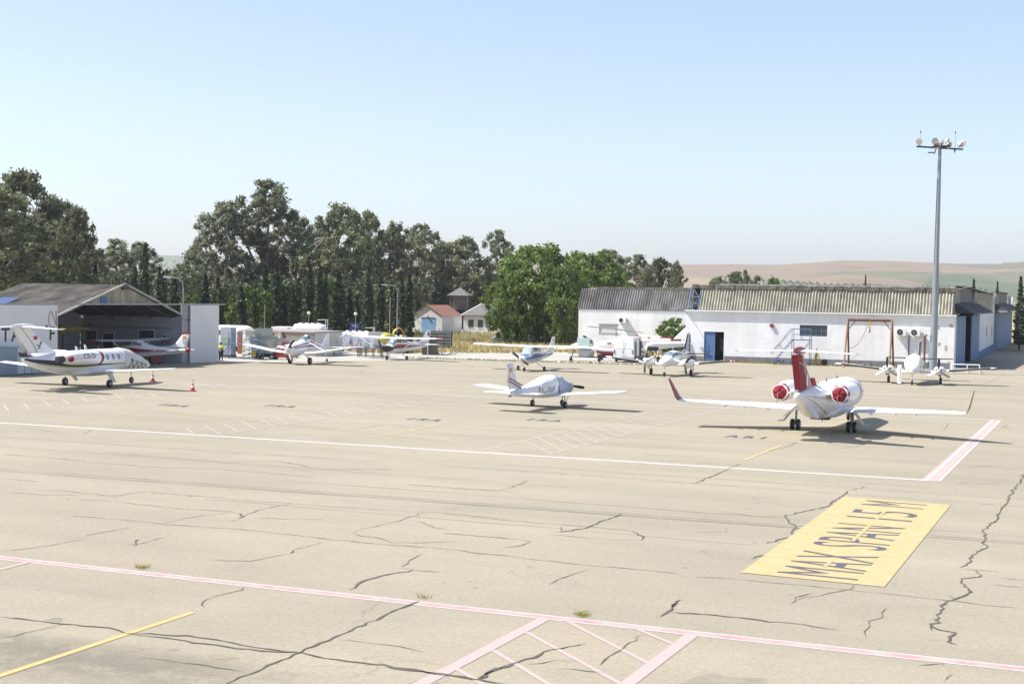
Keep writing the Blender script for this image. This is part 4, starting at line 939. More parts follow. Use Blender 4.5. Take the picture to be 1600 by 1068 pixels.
    for x,y in((.8,-.2),(.2,.25),(-.7,0),(-1.8,.1)):MB().prism([(x,y,interp_st(st,x)[0]-interp_st(st,x)[3]+.03),(x-.2,y,interp_st(st,x)[0]-interp_st(st,x)[3]+.03),(x-.2,y,interp_st(st,x)[0]-interp_st(st,x)[3]-.12)],(0,.02,0)).build('antenna',whitem,body)
    mb=MB()
    mb.tube((-.4,0,B.P(-.4,1.57).z),(-.55,0,B.P(-.4,1.57).z+.4),.015,.01,4)
    mb.build('antenna',whitem,body)
    if covered:
        MB().box((2.75,-.98,.85),(.06,.32,1.5),ry=-.03).build('nose_door',white,r)
        MB().box((2.79,-.98,.95),(.03,.1,1.1),ry=-.03).build('door_step',whitem,r)
        mb=MB()
        for s in(1,-1):mb.tube((.3,s*.7,1.75),(.32,s*.78,.9),.016,.016,4).tube((1.2,s*.72,1.6),(1.22,s*.74,1.0),.016,.016,4)
        mb.build('cover_straps',dark,body)
    seams(B,(-3.4,-2.0,1.5),body)
    return r
cB=(G(1018,585)+G(1079,587.3))/2
twin('white twin-propeller plane with black wing boots and clear windscreen by the white van',cB,R(248.5),False)
cN=(G(1386,597)+G(1472,600.3))/2
twin('white twin-propeller plane with a cream cockpit cover and open nose door below the light mast',cN,R(250),True)
# ================================================================ BUILDINGS
def corr(mb,o,ux,uy,w,h,pitch,amp,zoff=0):
    """corrugated sheet: origin o, axis ux along width, uy up the slope; ridges run along uy"""
    o=Vector(o);ux=Vector(ux).normalized();uy=Vector(uy).normalized();n=ux.cross(uy).normalized()
    k=max(2,int(w/pitch*4));vs=[]
    for i in range(k+1):
        d=w*i/k;a=amp*math.sin(2*math.pi*d/pitch)
        vs+=[o+ux*d+n*a,o+ux*d+uy*h+n*a]
    mb.add(vs,[(2*i,2*i+2,2*i+3,2*i+1) for i in range(k)],True);return mb
def plaster(name,c,c2,sc=.4):
    m=bpy.data.materials.new(name);m.use_nodes=True;nt=m.node_tree;N=nt.nodes;L=nt.links;b=N['Principled BSDF'];b.inputs['Roughness'].default_value=.9;b.inputs['Specular IOR Level'].default_value=.2
    tc=N.new('ShaderNodeTexCoord')
    def noise(s,d,st=(1,1,1)):
        q=N.new('ShaderNodeMapping');q.inputs['Scale'].default_value=st;L.new(tc.outputs['Object'],q.inputs[0])
        n=N.new('ShaderNodeTexNoise');n.inputs['Scale'].default_value=s;n.inputs['Detail'].default_value=8;n.inputs['Roughness'].default_value=.65;L.new(q.outputs[0],n.inputs['Vector']);return n.outputs[0]
    def ramp(i,p0,a,p1,bb):
        r=N.new('ShaderNodeValToRGB');r.color_ramp.elements[0].position=p0;r.color_ramp.elements[0].color=a+(1,);r.color_ramp.elements[1].position=p1;r.color_ramp.elements[1].color=bb+(1,);L.new(i,r.inputs[0]);return r.outputs[0]
    x=N.new('ShaderNodeMix');x.data_type='RGBA';x.blend_type='MULTIPLY';x.inputs[0].default_value=1
    L.new(ramp(noise(sc,8),.3,c2,.6,c),x.inputs[6]);L.new(ramp(noise(.9,8,(1.6,1.6,.12)),.36,(.93,.925,.915),.55,(1,1,1)),x.inputs[7])
    L.new(x.outputs[2],b.inputs['Base Color'])
    bp=N.new('ShaderNodeBump');bp.inputs['Strength'].default_value=.6;bp.inputs['Distance'].default_value=.06;L.new(noise(1.3,6),bp.inputs['Height']);L.new(bp.outputs[0],b.inputs['Normal']);return m
wallw=plaster('whitewash',(.78,.78,.775),(.70,.695,.685))
wallp=M('grey_plinth',(.20,.20,.21),.9,0,.25,1.2,.3)
roofg=M('mossy_fibre_cement',(.20,.195,.185),.95,0,.4,.7,.2,c2=(.13,.125,.11),stretch=(1,1,.3))
roofl=M('lichen_fibre_cement',(.43,.41,.31),.95,0,.3,.9,.0,c2=(.29,.275,.225),stretch=(1.3,1.3,.5))
ridge=M('mossy_ridge',(.19,.17,.13),1,0,.45,2.5,.8,c2=(.09,.085,.07))
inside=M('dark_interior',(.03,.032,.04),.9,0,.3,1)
panel=M('panel_white',(.70,.70,.68),.6,0,.06,.4,stretch=(1,1,.3))
# ---------------- right big hangar, local axes: x along the front wall, y into the depth
ang=math.atan2(E1.y,E1.x)
def local(o,e1,e2):
    return lambda px,z=0:along(o,e1,px,z)
O=G(1070,563);W=(G(1490,577)-O).length;dirx=(G(1490,577)-O).normalized();angx=math.atan2(dirx.y,dirx.x)
diry=Vector((-dirx.y,dirx.x,0))
hg=thing('hangar','long white hangar with a ribbed lichen-stained roof and blue sliding doors at the right','hangar',O,angx)
S=lambda px,z=2:along(O,dirx,px,z)
DEP=62.;ZE=5.3;ZR=8.05
OC=O+dirx*W
SY=lambda px,z=2:along(OC,diry,px,z)
b1=SY(1551);b2=SY(1554.5);b3=SY(1586)
mb=MB()
dx0,dx1=S(1100),S(1131);wx0,wx1=S(1249),S(1292)
dz=3.15 # door height
wz0,wz1=2.95,4.1
# front wall with openings (0.3 thick)
for x0,x1,z0,z1 in((0,dx0,0,ZE),(dx0,dx1,dz,ZE),(dx1,wx0,0,ZE),(wx0,wx1,0,wz0),(wx0,wx1,wz1,ZE),(wx1,W,0,ZE)):mb.bx(x0,x1,0,.3,z0,z1)
mb.bx(0,.3,.3,DEP,0,ZE)
wall=mb.build('wall',wallw,hg)
MB().bx(-.05,dx0-.05,-.03,0,0,.55).bx(dx1+.05,W-.4,-.03,0,0,.62).build('plinth',wallp,hg)
MB().bx(-.1,W+.15,-.34,.32,ZE,ZE+.12).build('eaves_band',wallw,hg)
mb=MB();SL=Vector((0,1.35,ZR-ZE-.2));rx0=S(1092,6)
corr(mb,(rx0,.10,ZE+.14),(1,0,0),SL,S(1489,6)-rx0,SL.length,.31,.12)
mb.build('roof_sheets',roofl,hg)
q=MB()
for k in range(60):
    x=.35+(W-.25)*k/60;q.bx(x,x+(W-.25)/60-.002,1.1+rnd.uniform(-.05,.08),1.9,ZR-.34+rnd.uniform(-.05,.05),ZR+.02+rnd.uniform(0,.10))
q.build('roof_ridge',ridge,hg)
MB().prism([(.3,1.6,ZR-.2),(W,1.6,ZR-.2),(W,DEP/4,ZR+.3),(.3,DEP/4,ZR+.3)],(0,0,.05)).prism([(.3,DEP/4,ZR+.3),(W,DEP/4,ZR+.3),(W,DEP,ZR-.2),(.3,DEP,ZR-.2)],(0,0,.05)).build('roof',roofg,hg)
MB().bx(.4,.45,2,DEP,ZE,ZR-.3).bx(.4,W-.2,DEP-.3,DEP,0,ZR-.2).build('back_wall',wallw,hg)
tr=MB()
p=[(.25,.05,ZE+.14),(.25,1.35,ZR-.15),(rx0-.1,.1,ZE+.14),(rx0-.1,1.4,ZR-.15)]
tr.tube(p[0],p[1],.07).tube(p[2],p[3],.06).tube(p[0],(rx0,1.3,ZE+.9),.045).tube((.3,.4,ZE+.8),(rx0,.4,ZE+.8),.045).tube((.3,.7,ZE+1.5),(rx0,.7,ZE+1.5),.045).tube((.3,.1,ZE+.2),(rx0-.1,.8,ZE+1.4),.04).tube((rx0-.1,.7,ZE+1.4),(.3,1.3,ZR-.2),.04).tube((.3,.7,ZE+1.5),(.3,2.2,ZE+.2),.05)
tr.build('roof_truss',M('truss_blue',(.10,.16,.24),.6,.2,.2,3),hg)
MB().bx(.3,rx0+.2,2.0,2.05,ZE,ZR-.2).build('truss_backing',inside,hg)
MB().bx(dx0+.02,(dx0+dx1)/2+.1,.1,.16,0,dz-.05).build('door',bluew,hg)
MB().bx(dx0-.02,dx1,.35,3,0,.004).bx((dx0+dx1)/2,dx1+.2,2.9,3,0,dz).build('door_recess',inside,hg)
fr=MB();fr.bx(wx0+.02,wx1-.02,.14,.17,wz0,wz1);fo=fr.build('window',win,hg)
fm=MB()
for k in range(6):x=wx0+(wx1-wx0)*k/5;fm.bx(x-.03,x+.03,.08,.13,wz0,wz1)
for z in(wz0,(wz0+wz1)/2,wz1):fm.bx(wx0,wx1,.085,.125,z-.03,z+.03)
fm.build('window_frame',M('frame_bluegrey',(.10,.14,.19),.6,0,.1),fo)
ax=S(1206,3.9)
MB().box((ax,-.12,3.95),(.34,.24,.34)).build('alarm_box',redp,hg);MB().tube((ax,-.03,4.1),(ax,-.03,ZE),.02,.02,5).build('conduit',whitem,hg)
# lamp on the corner
lm=MB();lm.path([(.2,-.05,ZE-.35),(.15,-.5,ZE-.1),(0,-1.0,ZE+.1),(-.5,-1.3,ZE+.18)],.04,6);lm.box((-.85,-1.35,ZE+.2),(.7,.22,.12));lm.build('wall_lamp',grey,hg)
# air conditioners, pipes
for px,z,sz in((1409,3.55,.0),(1431,3.55,0)):
    x=S(px,z);bxm=MB().box((x,-.32,z+.05),(.88,.42,.72));a=bxm.build('air_conditioner',whitem,hg)
    MB().tube((x-.12,-.53,z+.05),(x-.12,-.56,z+.05),.29,.29,18).build('fan',dark,a)
    MB().tube((x-.12,-.565,z+.05),(x-.12,-.57,z+.05),.08,.08,10).build('fan_hub',grey,a)
    MB().bx(x-.45,x-.40,-.55,0,z-.4,z-.35).bx(x+.35,x+.4,-.55,0,z-.4,z-.35).build('bracket',grey,a)
pp=MB();x=S(1420);pp.tube((x,-.08,.9),(x,-.08,3.3),.05);x=S(1437)
pp.build('drain_pipe',dark,hg)
MB().path([(x+.5,-.25,.6),(x+.5,-.25,3.2),(x+.7,-.25,3.4)],.09,8).build('flue_pipe',rust,hg)
pt=MB()
for k in range(7):
    x=S(1474)+rnd.gauss(0,.45);z=2.7+rnd.gauss(0,.9)
    n=9;MB().poly([(x+rnd.uniform(.08,.26)*math.cos(t),-.004-.0008*k,z+rnd.uniform(.08,.36)*math.sin(t)) for t in[2*math.pi*i/n for i in range(n)]]).build('bare_plaster',M('bare_plaster',(.42,.41,.38),.95,0,.2,3),hg)
# east side (faces +x), local y along the depth
xf=W
mb=MB()
def bay(y0,y1,g0=None,g1=None):
    """blue doors, dark gap, recess panel above and dark awning; y0..y1"""
    d=y1-y0
    bl=M('door_blue',(.10,.21,.42),.55,0,.18,.8,stretch=(1,1,.2));dr=MB()
    if g0 is None:g0,g1=y0+d*.44,y0+d*.64
    for a,b in((y0,g0),(g1,y1)):
        dr=MB()
        n=max(3,int((b-a)/1.2))
        for k in range(n):
            q0=a+(b-a)*k/n;q1=a+(b-a)*(k+1)/n
            dr.bx(xf-.18+(.03 if k%2 else 0),xf-.06+(.03 if k%2 else 0),q0+.02,q1-.02,.02,ZE-.05)
        dr.build('sliding_door',bl,hg)
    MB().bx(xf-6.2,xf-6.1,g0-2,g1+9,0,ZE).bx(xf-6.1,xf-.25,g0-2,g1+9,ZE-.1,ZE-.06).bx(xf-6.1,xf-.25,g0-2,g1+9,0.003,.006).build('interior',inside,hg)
    MB().bx(xf-2.5,xf-2.4,g0+1.4,g0+2.6,0,2.4).bx(xf-2.5,xf-2.4,g0+.6,g0+3.6,2.9,3.4).build('interior_frame',cream,hg)
    MB().bx(xf-.6,xf-.45,y0+d*.22,y1-d*.22,ZE+.6,ZR+.18).build('upper_panel',M('grey_board',(.20,.19,.18),.95,0,.35,.6,stretch=(1,1,.2)),hg)
    MB().bx(xf-.75,xf-.3,y0+d*.18,y1-d*.18,ZR+.181,ZR+.36).build('panel_cap',M('tarred_cap',(.05,.05,.05),.9,0,.3,2),hg)
    aw=MB();aw.prism([(xf-.45,y0+.3,ZE+1.35),(xf-.45,y1-.3,ZE+1.35),(xf+1.5,y1+.2,ZE+.28),(xf+1.5,y0-.2,ZE+.28)],(0,0,.06))
    aw.prism([(xf-.45,y0+.3,ZE+1.35),(xf+1.5,y0-.2,ZE+.28),(xf-.02,y0-.2,ZE+.28)],(0,.05,0))
    aw.build('awning',M('black_awning',(.055,.055,.06),.85,0,.3,1.5),hg)
    # rough stepped parapet either side
    pm=MB()
    for a,b in((y0-.3,y0+d*.2),(y1-d*.2,y1+.3)):
        n=7;pm=MB()
        for k in range(n):
            q0=a+(b-a)*k/n;q1=a+(b-a)*(k+1)/n;f=(k+.5)/n
            if a>y0:f=1-f
            pm.bx(xf-.55,xf-.25,q0,q1,ZE-.02,ZE+.5+(ZR-ZE-.4)*(1-abs(f-.6)*.55)+rnd.uniform(-.1,.1))
        pm.build('parapet',M('weathered_parapet',(.42,.40,.36),.95,0,.35,1.2,.4,c2=(.2,.19,.17)),hg)
B1=b1;ymid=SY(1556.5)
bay(SY(1494),SY(1530),SY(1509),SY(1518.5))
y0_,y1_=SY(1530)+.3,SY(1555)
MB().bx(xf-.3,xf-.02,y0_,y1_,0,ZE).build('side_wall',wallw,hg);MB().bx(xf-.3,xf-.02,.301,SY(1494)-.1,0,ZE).build('corner_pier',wallw,hg)
pl=MB();n=6
for k in range(n):pl.bx(xf-.02,xf+.05,y0_+(y1_-y0_)*k/n,y0_+(y1_-y0_)*(k+.95)/n,0,.75+.35*k/n)
pl.build('side_plinth',bluew,hg)
for px in(1541,1549.5):
    y=SY(px);MB().bx(xf-.015,xf+.01,y-.4,y+.4,2.35,3.55).build('slot_window',M('slot_grey',(.12,.12,.12),.6,0,.2),hg)
cm=MB();corr(cm,(xf-.5,y0_+.2,ZE),(0,1,0),(0,0,1),y1_-y0_-.4,ZR-ZE-.1,.9,.12);cm.build('upper_cladding',roofl,hg)
bay(SY(1556),SY(1581),SY(1566),SY(1574.5))
y2=SY(1581)+.4
MB().bx(xf-.3,xf-.02,y2,DEP,0,ZE).build('far_doors',bluew,hg)
MB().prism([(xf-.6,y2+1,ZE),(xf-.6,y2+13,ZE),(xf-.6,y2+7,ZR-.2)],(.3,0,0)).build('gable_sheet',M('sheet_lightblue',(.42,.5,.58),.4,.2,.1,2),hg)
# ---------------- small grey-roofed hangar on the left of it
O2=G(903,548.5);d2=dirx;W2=along(O2,d2,1064,2);W2=W2+8
h2=thing('hangar','low white hangar with dark grey ribbed roof between the green tree and the long hangar','hangar',O2,angx)
S2=lambda px,z=2:along(O2,d2,px,z)
ze,zr=5.15,7.75
w0,w1=S2(936),S2(965)
mb=MB()
for x0,x1,z0,z1 in((0,w0,0,ze),(w0,w1,0,2.35),(w0,w1,3.35,ze),(w1,W2,0,ze)):mb.bx(x0,x1,0,.3,z0,z1)
mb.bx(0,.3,.3,18,0,ze).bx(W2-.3,W2,.3,18,0,ze).bx(.3,W2-.3,17.7,18,0,ze)
mb.build('wall',wallw,h2)
MB().bx(w0+.02,w1-.02,.12,.16,2.36,3.34).build('shuttered_window',M('pale_shutter',(.55,.545,.52),.7,0,.06),h2)
MB().bx(w0-.1,w1+.1,-.06,0,2.25,2.33).bx(w0-.1,w1+.1,-.04,0,3.36,3.42).build('window_sill',grey,h2)
mb=MB();SL2=Vector((0,1.5,zr-ze-.15));corr(mb,(-.1,-.1,ze+.02),(1,0,0),SL2,W2+.2,SL2.length,.31,.10)
mb.build('roof_sheets',roofg,h2)
MB().bx(1.8,W2+.1,1.3,1.9,zr-.1,zr+.14).build('roof_ridge',ridge,h2)
MB().prism([(0,1.4,zr-.2),(W2,1.4,zr-.2),(W2,9,zr+.1),(0,9,zr+.1)],(0,0,.05)).prism([(0,9,zr+.1),(W2,9,zr+.1),(W2,18,ze+.1),(0,18,ze+.1)],(0,0,.05)).build('roof',roofg,h2)
MB().prism([(0,0,ze),(0,18,ze),(0,9,zr),(0,1.5,zr-.2)],(.2,0,0)).build('gable',wallw,h2)
x=S2(974,3.9);a=MB().box((x,-.3,3.9),(.9,.5,.62)).build('air_conditioner',whitem,h2)
MB().tube((x-.12,-.551,3.9),(x-.12,-.57,3.9),.26,.26,16).build('fan',dark,a)
# ---------------- grey hangar on the left, seen from its gable end
Rr=G(341,563);hangle=math.atan2(E2.y,E2.x)
S3p=lambda px,z=2:along(Rr+E1*.84,E2,px,z)
S3=lambda px,z=2:along(Rr,E2,px,z)      # negative = nearer
gh=thing('hangar','grey gabled hangar with its mouth open, large white sliding doors and a mossy roof','hangar',Rr,hangle)
# local: x along E2 (away), y = -E1 direction (into the hangar, to the left)
sA,sL,sR,sP=S3(190,6.9),S3(88,2),S3(275,2),S3(297,2)
zA=6.95
def roofz(s):
    return zA-(abs(s-sA))*((zA-4.35)/(sR-sA) if s>sA else (zA-4.42)/(sA-sL))
# depth of the hangar: ridge end at column 34
ap=Rr+E2*sA
dpt=along(ap,-E1,34,zA)
mb=MB();mb2=MB()
for sg in(-1,1):
    se=sL-1.0 if sg<0 else sR+.8
    a=Vector((sA,-.35,zA+.06));b_=Vector((se,-.35,roofz(se)+.06))
    u=(b_-a);corr(mb,a if sg<0 else a,(0,1,0),u,dpt+.4,u.length,.35,.035)
ro=mb.build('roof',M('mossy_roof_left',(.115,.108,.095),.98,0,.5,.6,.3,c2=(.065,.06,.05),spec=.1),gh)
# skylight strip
a=Vector((sL+1.0,dpt*.42,0));
u0=sA-(sA-sL)*.52;u1=sA-(sA-sL)*.86
MB().add([(u0,dpt*.66,roofz(u0)+.15),(u1,dpt*.66,roofz(u1)+.15),(u1,dpt*.84,roofz(u1)+.15),(u0,dpt*.84,roofz(u0)+.15)],[(0,1,2,3)]).build('skylight',M('skylight_blue',(.05,.085,.18),.5,0,.2,1),ro)
zt=5.28
gb=MB()
n=70
sl0,sr0=sA-(zA-zt)/((zA-4.42)/(sA-sL)),sA+(zA-zt)/((zA-4.35)/(sR-sA))
vs=[]
for i in range(n*2+1):
    s=sl0+(sr0-sl0)*i/(n*2);o=.04 if i%2 else -.04
    vs+=[(s,-.2+o,zt),(s,-.2+o,roofz(s)-.02)]
gb.add(vs,[(2*i,2*i+2,2*i+3,2*i+1) for i in range(n*2)])
go=gb.build('gable_cladding',M('stained_gable',(.56,.52,.40),.95,0,.25,.8,c2=(.34,.31,.23),stretch=(1,1,.3)),gh)
s1,s2=S3(153,5.8),S3(163,5.8);MB().bx(s1,s2,-.29,-.26,zt+.02,min(roofz(s1),roofz(s2))-.05).build('blue_sheet',blue,go)
vg=MB();vg.tube((sA,-.4,zA+.12),(sL-1,-.4,roofz(sL-1)+.1),.10,.10,6).tube((sA,-.4,zA+.12),(sR+.8,-.4,roofz(sR+.8)+.1),.10,.10,6);vg.build('verge',M('pale_verge',(.40,.385,.34),.9,0,.2,2),gh)
bm_=MB();bm_.box((sA,-.36,zA-.12),(.7,.25,.5)).sphere((sA,-.5,zA+.42),.2,10,8).tube((sA,-.4,zA+.1),(sA,-.45,zA+.5),.05);bm_.tube((sA-.2,-.4,zA+.5),(sA+.1,-.7,zA+.62),.04);bm_.build('roof_lamp',dark,gh)
# door rail and panels
MB().bx(S3(-60,5.3),.05,-.75,-.55,zt,zt+.12).build('door_rail',grey,gh)
sD=S3p(88.5);sE=S3p(341);sQ=S3p(297)
MB().bx(S3(-60,5.3),sD,-.9,-.78,.02,zt-.02).build('sliding_door',panel,gh)
MB().bx(sQ,sE,-.9,-.78,.02,zt-.02).build('sliding_door',panel,gh)
gq=MB().bx(sR,sP+.5,-.62,-.5,.02,zt-.02).build('grey_door_leaf',M('leaf_grey',(.34,.33,.35),.7,0,.1,.6),gh)
rb=MB()
for z in(1.3,2.6,3.9):rb.bx(sR,sP-.02,-.64,-.62,z,z+.05)
rb.bx(sP-.08,sP-.01,-.66,-.62,0,zt-.05).build('leaf_rib',dark,gq)
gmb=MB()
for k in range(1,9):gmb.bx(sQ+k*(sE-sQ)/9-.01,sQ+k*(sE-sQ)/9+.01,-.905,-.9,0.05,zt-.05)
gmb.build('panel_seams',M('seam_grey',(.45,.45,.45),.7,0,.1),gh)
# interior: side walls, back wall, floor, ceiling beams
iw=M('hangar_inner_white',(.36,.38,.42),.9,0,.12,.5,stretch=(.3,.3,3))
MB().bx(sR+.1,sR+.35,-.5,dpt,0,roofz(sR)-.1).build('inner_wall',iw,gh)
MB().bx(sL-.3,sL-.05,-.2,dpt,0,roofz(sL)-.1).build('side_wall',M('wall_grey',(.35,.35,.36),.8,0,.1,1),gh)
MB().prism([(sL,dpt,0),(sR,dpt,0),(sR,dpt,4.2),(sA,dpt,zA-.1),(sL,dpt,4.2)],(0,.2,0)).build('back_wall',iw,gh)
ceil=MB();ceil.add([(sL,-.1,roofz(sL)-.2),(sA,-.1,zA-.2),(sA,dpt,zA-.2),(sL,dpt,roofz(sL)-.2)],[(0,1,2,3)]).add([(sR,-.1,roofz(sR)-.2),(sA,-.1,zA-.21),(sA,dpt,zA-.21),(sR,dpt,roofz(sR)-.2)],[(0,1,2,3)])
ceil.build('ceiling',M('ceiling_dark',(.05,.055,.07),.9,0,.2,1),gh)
tb=MB()
for k in range(5):
    y=.6+k*dpt/5;tb.tube((sL,y,4.1),(sA,y,zA-.4),.08,.08,5).tube((sR,y,4.1),(sA,y,zA-.4),.08,.08,5)
tb.build('roof_truss',M('truss_grey',(.08,.085,.1),.7,0,.1),gh)
for k,(y,w_,z0,z1,mt) in enumerate(((3.3,1.7,2.0,2.9,win),(7.6,1.2,0,2.5,inside),(9.6,1.3,1.9,2.7,win),(12.5,1.0,0,2.5,inside),(15.5,1.2,1.8,2.6,win),(1.3,.35,2.2,2.5,dark))):
    if y<dpt-1:
        o=MB().bx(sR+.06,sR+.095,y-w_/2,y+w_/2,z0,z1).build('inner_window' if z0>0 else 'inner_door',mt,gh)
        MB().bx(sR+.03,sR+.06,y-w_/2-.08,y-w_/2,z0,z1+.08).bx(sR+.03,sR+.06,y+w_/2,y+w_/2+.08,z0,z1+.08).bx(sR+.03,sR+.06,y-w_/2,y+w_/2,z1,z1+.08).build('frame',whitem,o)
cd=MB();cd.tube((sR,.3,3.15),(sR,dpt,3.15),.03,.03,4)
for y in(5.2,11):cd.tube((sR+.05,y,0),(sR+.05,y,4.2),.06,.06,4)
cd.box((sR-.15,6.8,4.0),(.3,.5,.35)).tube((sR-.05,9.6,3.2),(sR-.2,9.6,3.2),.2,.2,10);cd.build('conduit',grey,gh)
# lettering on the near door
sg=MB()
lb=M('letter_charcoal',(.05,.05,.055),.6,0,.1)
zl=2.62;hl=1.05
def door_letters(s,px,hh=hl):
    s0=S3p(px,2.6);return lettering(s,hh,lambda x,y:(s0+x,-.915,zl+y-.1),'lettering',lb,gh,bold=.018,length=None)
# letters run from left to right along +x
door_letters('T',1);door_letters('A',16);
door_letters('F',76.5)
MB().tube((S3p(71.5,3.4),-.915,zl+.93),(S3p(71.5,3.4),-.93,zl+.93),.15,.15,12).build('lettering',lb,gh)
hs=MB()
for k in range(9):
    t=k/8*math.pi;hs.tube((sD-.75+.28*math.cos(t+1.6),-.93,4.15+.62*math.sin(t+1.6)),(sD-.75+.28*math.cos(t+2.0),-.93,4.15+.62*math.sin(t+2.0)),.03,.03,4)
hs.tube((sD-.75,-.95,4.8),(sD-.1,-.95,3.6),.035,.035,4).tube((sD-.2,-.95,4.8),(sD-.1,-.95,3.6),.035,.035,4);hs.build('wall_bracket',pink,gh)
# second mossy roof behind on the far left
bp=D(-95,176);oh=thing('hangar','far mossy roof just showing over the grey hangar at the left edge','hangar',bp,hangle)
MB().bx(0,16,0,20,0,5.0).build('wall',wallw,oh)
q=MB();q.prism([(-.3,-.3,5.0),(8,-.3,7.6),(16.3,-.3,5.0)],(0,20.6,0));q.build('roof',MATS['mossy_roof_left'],oh)
# ---------------- low service building with brick piers
LB=D(383,150);lbw=(D(492,147)-LB);la=math.atan2(lbw.y,lbw.x);lw=lbw.length
sb=thing('service_building','low white building with red brick piers and green windows behind the crop duster','building',LB,la)
SB=lambda px,z=2:along(LB,lbw.normalized(),px,z)
cr=M('pale_render',(.60,.59,.52),.9,0,.12,.8,.2);bk=M('brick_red',(.25,.095,.06),.9,0,.3,6)
MB().bx(0,lw,0,6,0,2.42).build('wall',cr,sb)
MB().bx(-.2,lw+.2,-.5,6.2,2.42,2.55).build('roof',M('flat_roof_pale',(.33,.29,.255),.9,0,.15,1),sb)
for a,b_ in((372,379),(398.5,403),(414,418.5),(441.5,447)):
    MB().bx(SB(a),SB(b_),-.12,0,0,2.42).build('brick_pier',bk,sb)
o=MB().bx(SB(404),SB(413),-.03,0,1.15,1.95).build('window',M('window_green',(.06,.10,.09),.3,0,.2),sb);MB().bx(SB(408),SB(409),-.06,-.03,1.15,1.95).build('frame',whitem,o)
for a,b_ in((420,430),(431,441)):MB().bx(SB(a),SB(b_),-.03,0,.2,1.7).build('shutter',M('shutter_tan',(.44,.42,.32),.8,0,.1),sb)
MB().bx(SB(480),lw-.1,-.03,0,0,1.9).build('door',M('door_grey',(.36,.34,.31),.8,0,.1),sb)
MB().bx(SB(448),SB(492),-.42,-.001,2.1,2.41).build('fascia',M('fascia_brown',(.33,.26,.21),.8,0,.2,2),sb)
# ---------------- white shed with tiled roof + grey-roofed house + pigeon loft
def gable_house(name,label,cat,px0,px1,depth,base_w,dp,ze,zr,wallm,roofm,rz=0):
    o=D(px0,depth);r=thing(name,label,cat,o,rz);
    MB().bx(0,base_w,0,.25,0,ze).bx(0,base_w,dp-.25,dp,0,ze).bx(0,.25,.25,dp-.25,0,ze).bx(base_w-.25,base_w,.25,dp-.25,0,ze).prism([(0,0,ze),(base_w,0,ze),(base_w/2,0,zr)],(0,.25,0)).prism([(0,dp-.25,ze),(base_w,dp-.25,ze),(base_w/2,dp-.25,zr)],(0,.25,0)).build('wall',wallm,r)
    rf=MB()
    for a in(0,base_w):
        u=Vector((a-base_w/2,0,ze-zr));corr(rf,(base_w/2,-.25,zr+.08),(0,1,0),u,dp+.5,u.length*1.06,.45,.05)
    rf.build('roof',roofm,r);return r
tile=M('terracotta',(.33,.16,.11),.85,0,.25,3)
sh=gable_house('shed','white gabled shed with a pale blue door and terracotta roof','shed',644,692,247,5.6,9,2.9,4.7,wallw,tile,R(-20))
MB().bx(1.75,4.35,-.04,-.01,0,2.45).build('door',M('door_paleblue',(.22,.40,.66),.6,0,.12,1),sh)
MB().bx(1.7,4.4,-.07,-.04,2.46,2.6).box((3,-.2,2.75),(.3,.3,.15)).build('door_lintel',dark,sh)
MB().bx(.4,1.4,-.03,0,.1,.5).build('vent',grey,sh)
MB().tube((.5,-.2,2.7),(.9,-.3,2.4),.06).build('wall_lamp',grey,sh)
hs_=thing('house','small white house with grey tiled roof half hidden by the big green tree','house',D(724,250),R(-14))
MB().bx(0,10,0,.25,0,3.0).bx(0,.25,.25,7,0,3.0).bx(9.75,10,.25,7,0,3).bx(.25,9.75,6.75,7,0,3).build('wall',wallw,hs_)
q=MB();q.prism([(-.4,-.4,3.0),(10.4,-.4,3.0),(8,3.5,5.2),(2.6,3.5,5.2)],(0,0,.1)).prism([(-.4,-.4,3.0),(2.6,3.5,5.2),(-.4,7.4,3.0)],(0,0,.1)).prism([(-.4,7.4,3.0),(2.6,3.5,5.2),(8,3.5,5.2),(10.4,7.4,3.0)],(0,0,.1));q.build('roof',M('roof_slate',(.17,.16,.15),.9,0,.25,2),hs_)
MB().tube((-.4,-.45,3.0),(2.6,3.5,5.25),.12,.12,5).build('roof_verge',whitem,hs_)
for x,mt in((.9,'dark green'),(2.6,'dark green'),(4.1,'blue'),(6.4,'blue')):
    o=MB().bx(x,x+.95,-.03,0,.95,2.3).build('window',M('shutter_green',(.06,.085,.07),.6,0,.2) if mt!='blue' else blue,hs_);MB().bx(x-.08,x+1.03,-.06,0,.85,.94).build('sill',whitem,o)
lf=thing('pigeon_loft','small raised brown loft with a pyramid roof peeping over the shed','loft',D(703,262),R(-10))
bw_=M('weathered_wood',(.15,.11,.085),.9,0,.3,3)
q=MB()
for x in(0,3):
    for y in(0,3):q.bx(x-.12,x+.12,y-.12,y+.12,0,6.5)
q.bx(-.2,3.2,-.2,3.2,3.9,4.05)
for z in(4.5,4.9):q.bx(-.1,3.1,-.16,-.1,z,z+.08)
for k in range(10):q.bx(-.05+k*.33,.03+k*.33,-.14,-.08,4.05,4.9)
q.build('timber_frame',bw_,lf)
MB().bx(.2,2.8,1.0,2.8,4.05,6.4).build('cabin',M('loft_grey',(.22,.20,.19),.9,0,.2),lf)
MB().add([(-.6,-.6,6.5),(3.6,-.6,6.5),(3.6,3.6,6.5),(-.6,3.6,6.5),(1.5,1.5,8.0)],[(0,1,4),(1,2,4),(2,3,4),(3,0,4),(0,3,2,1)]).build('roof',MATS['roof_slate'],lf)
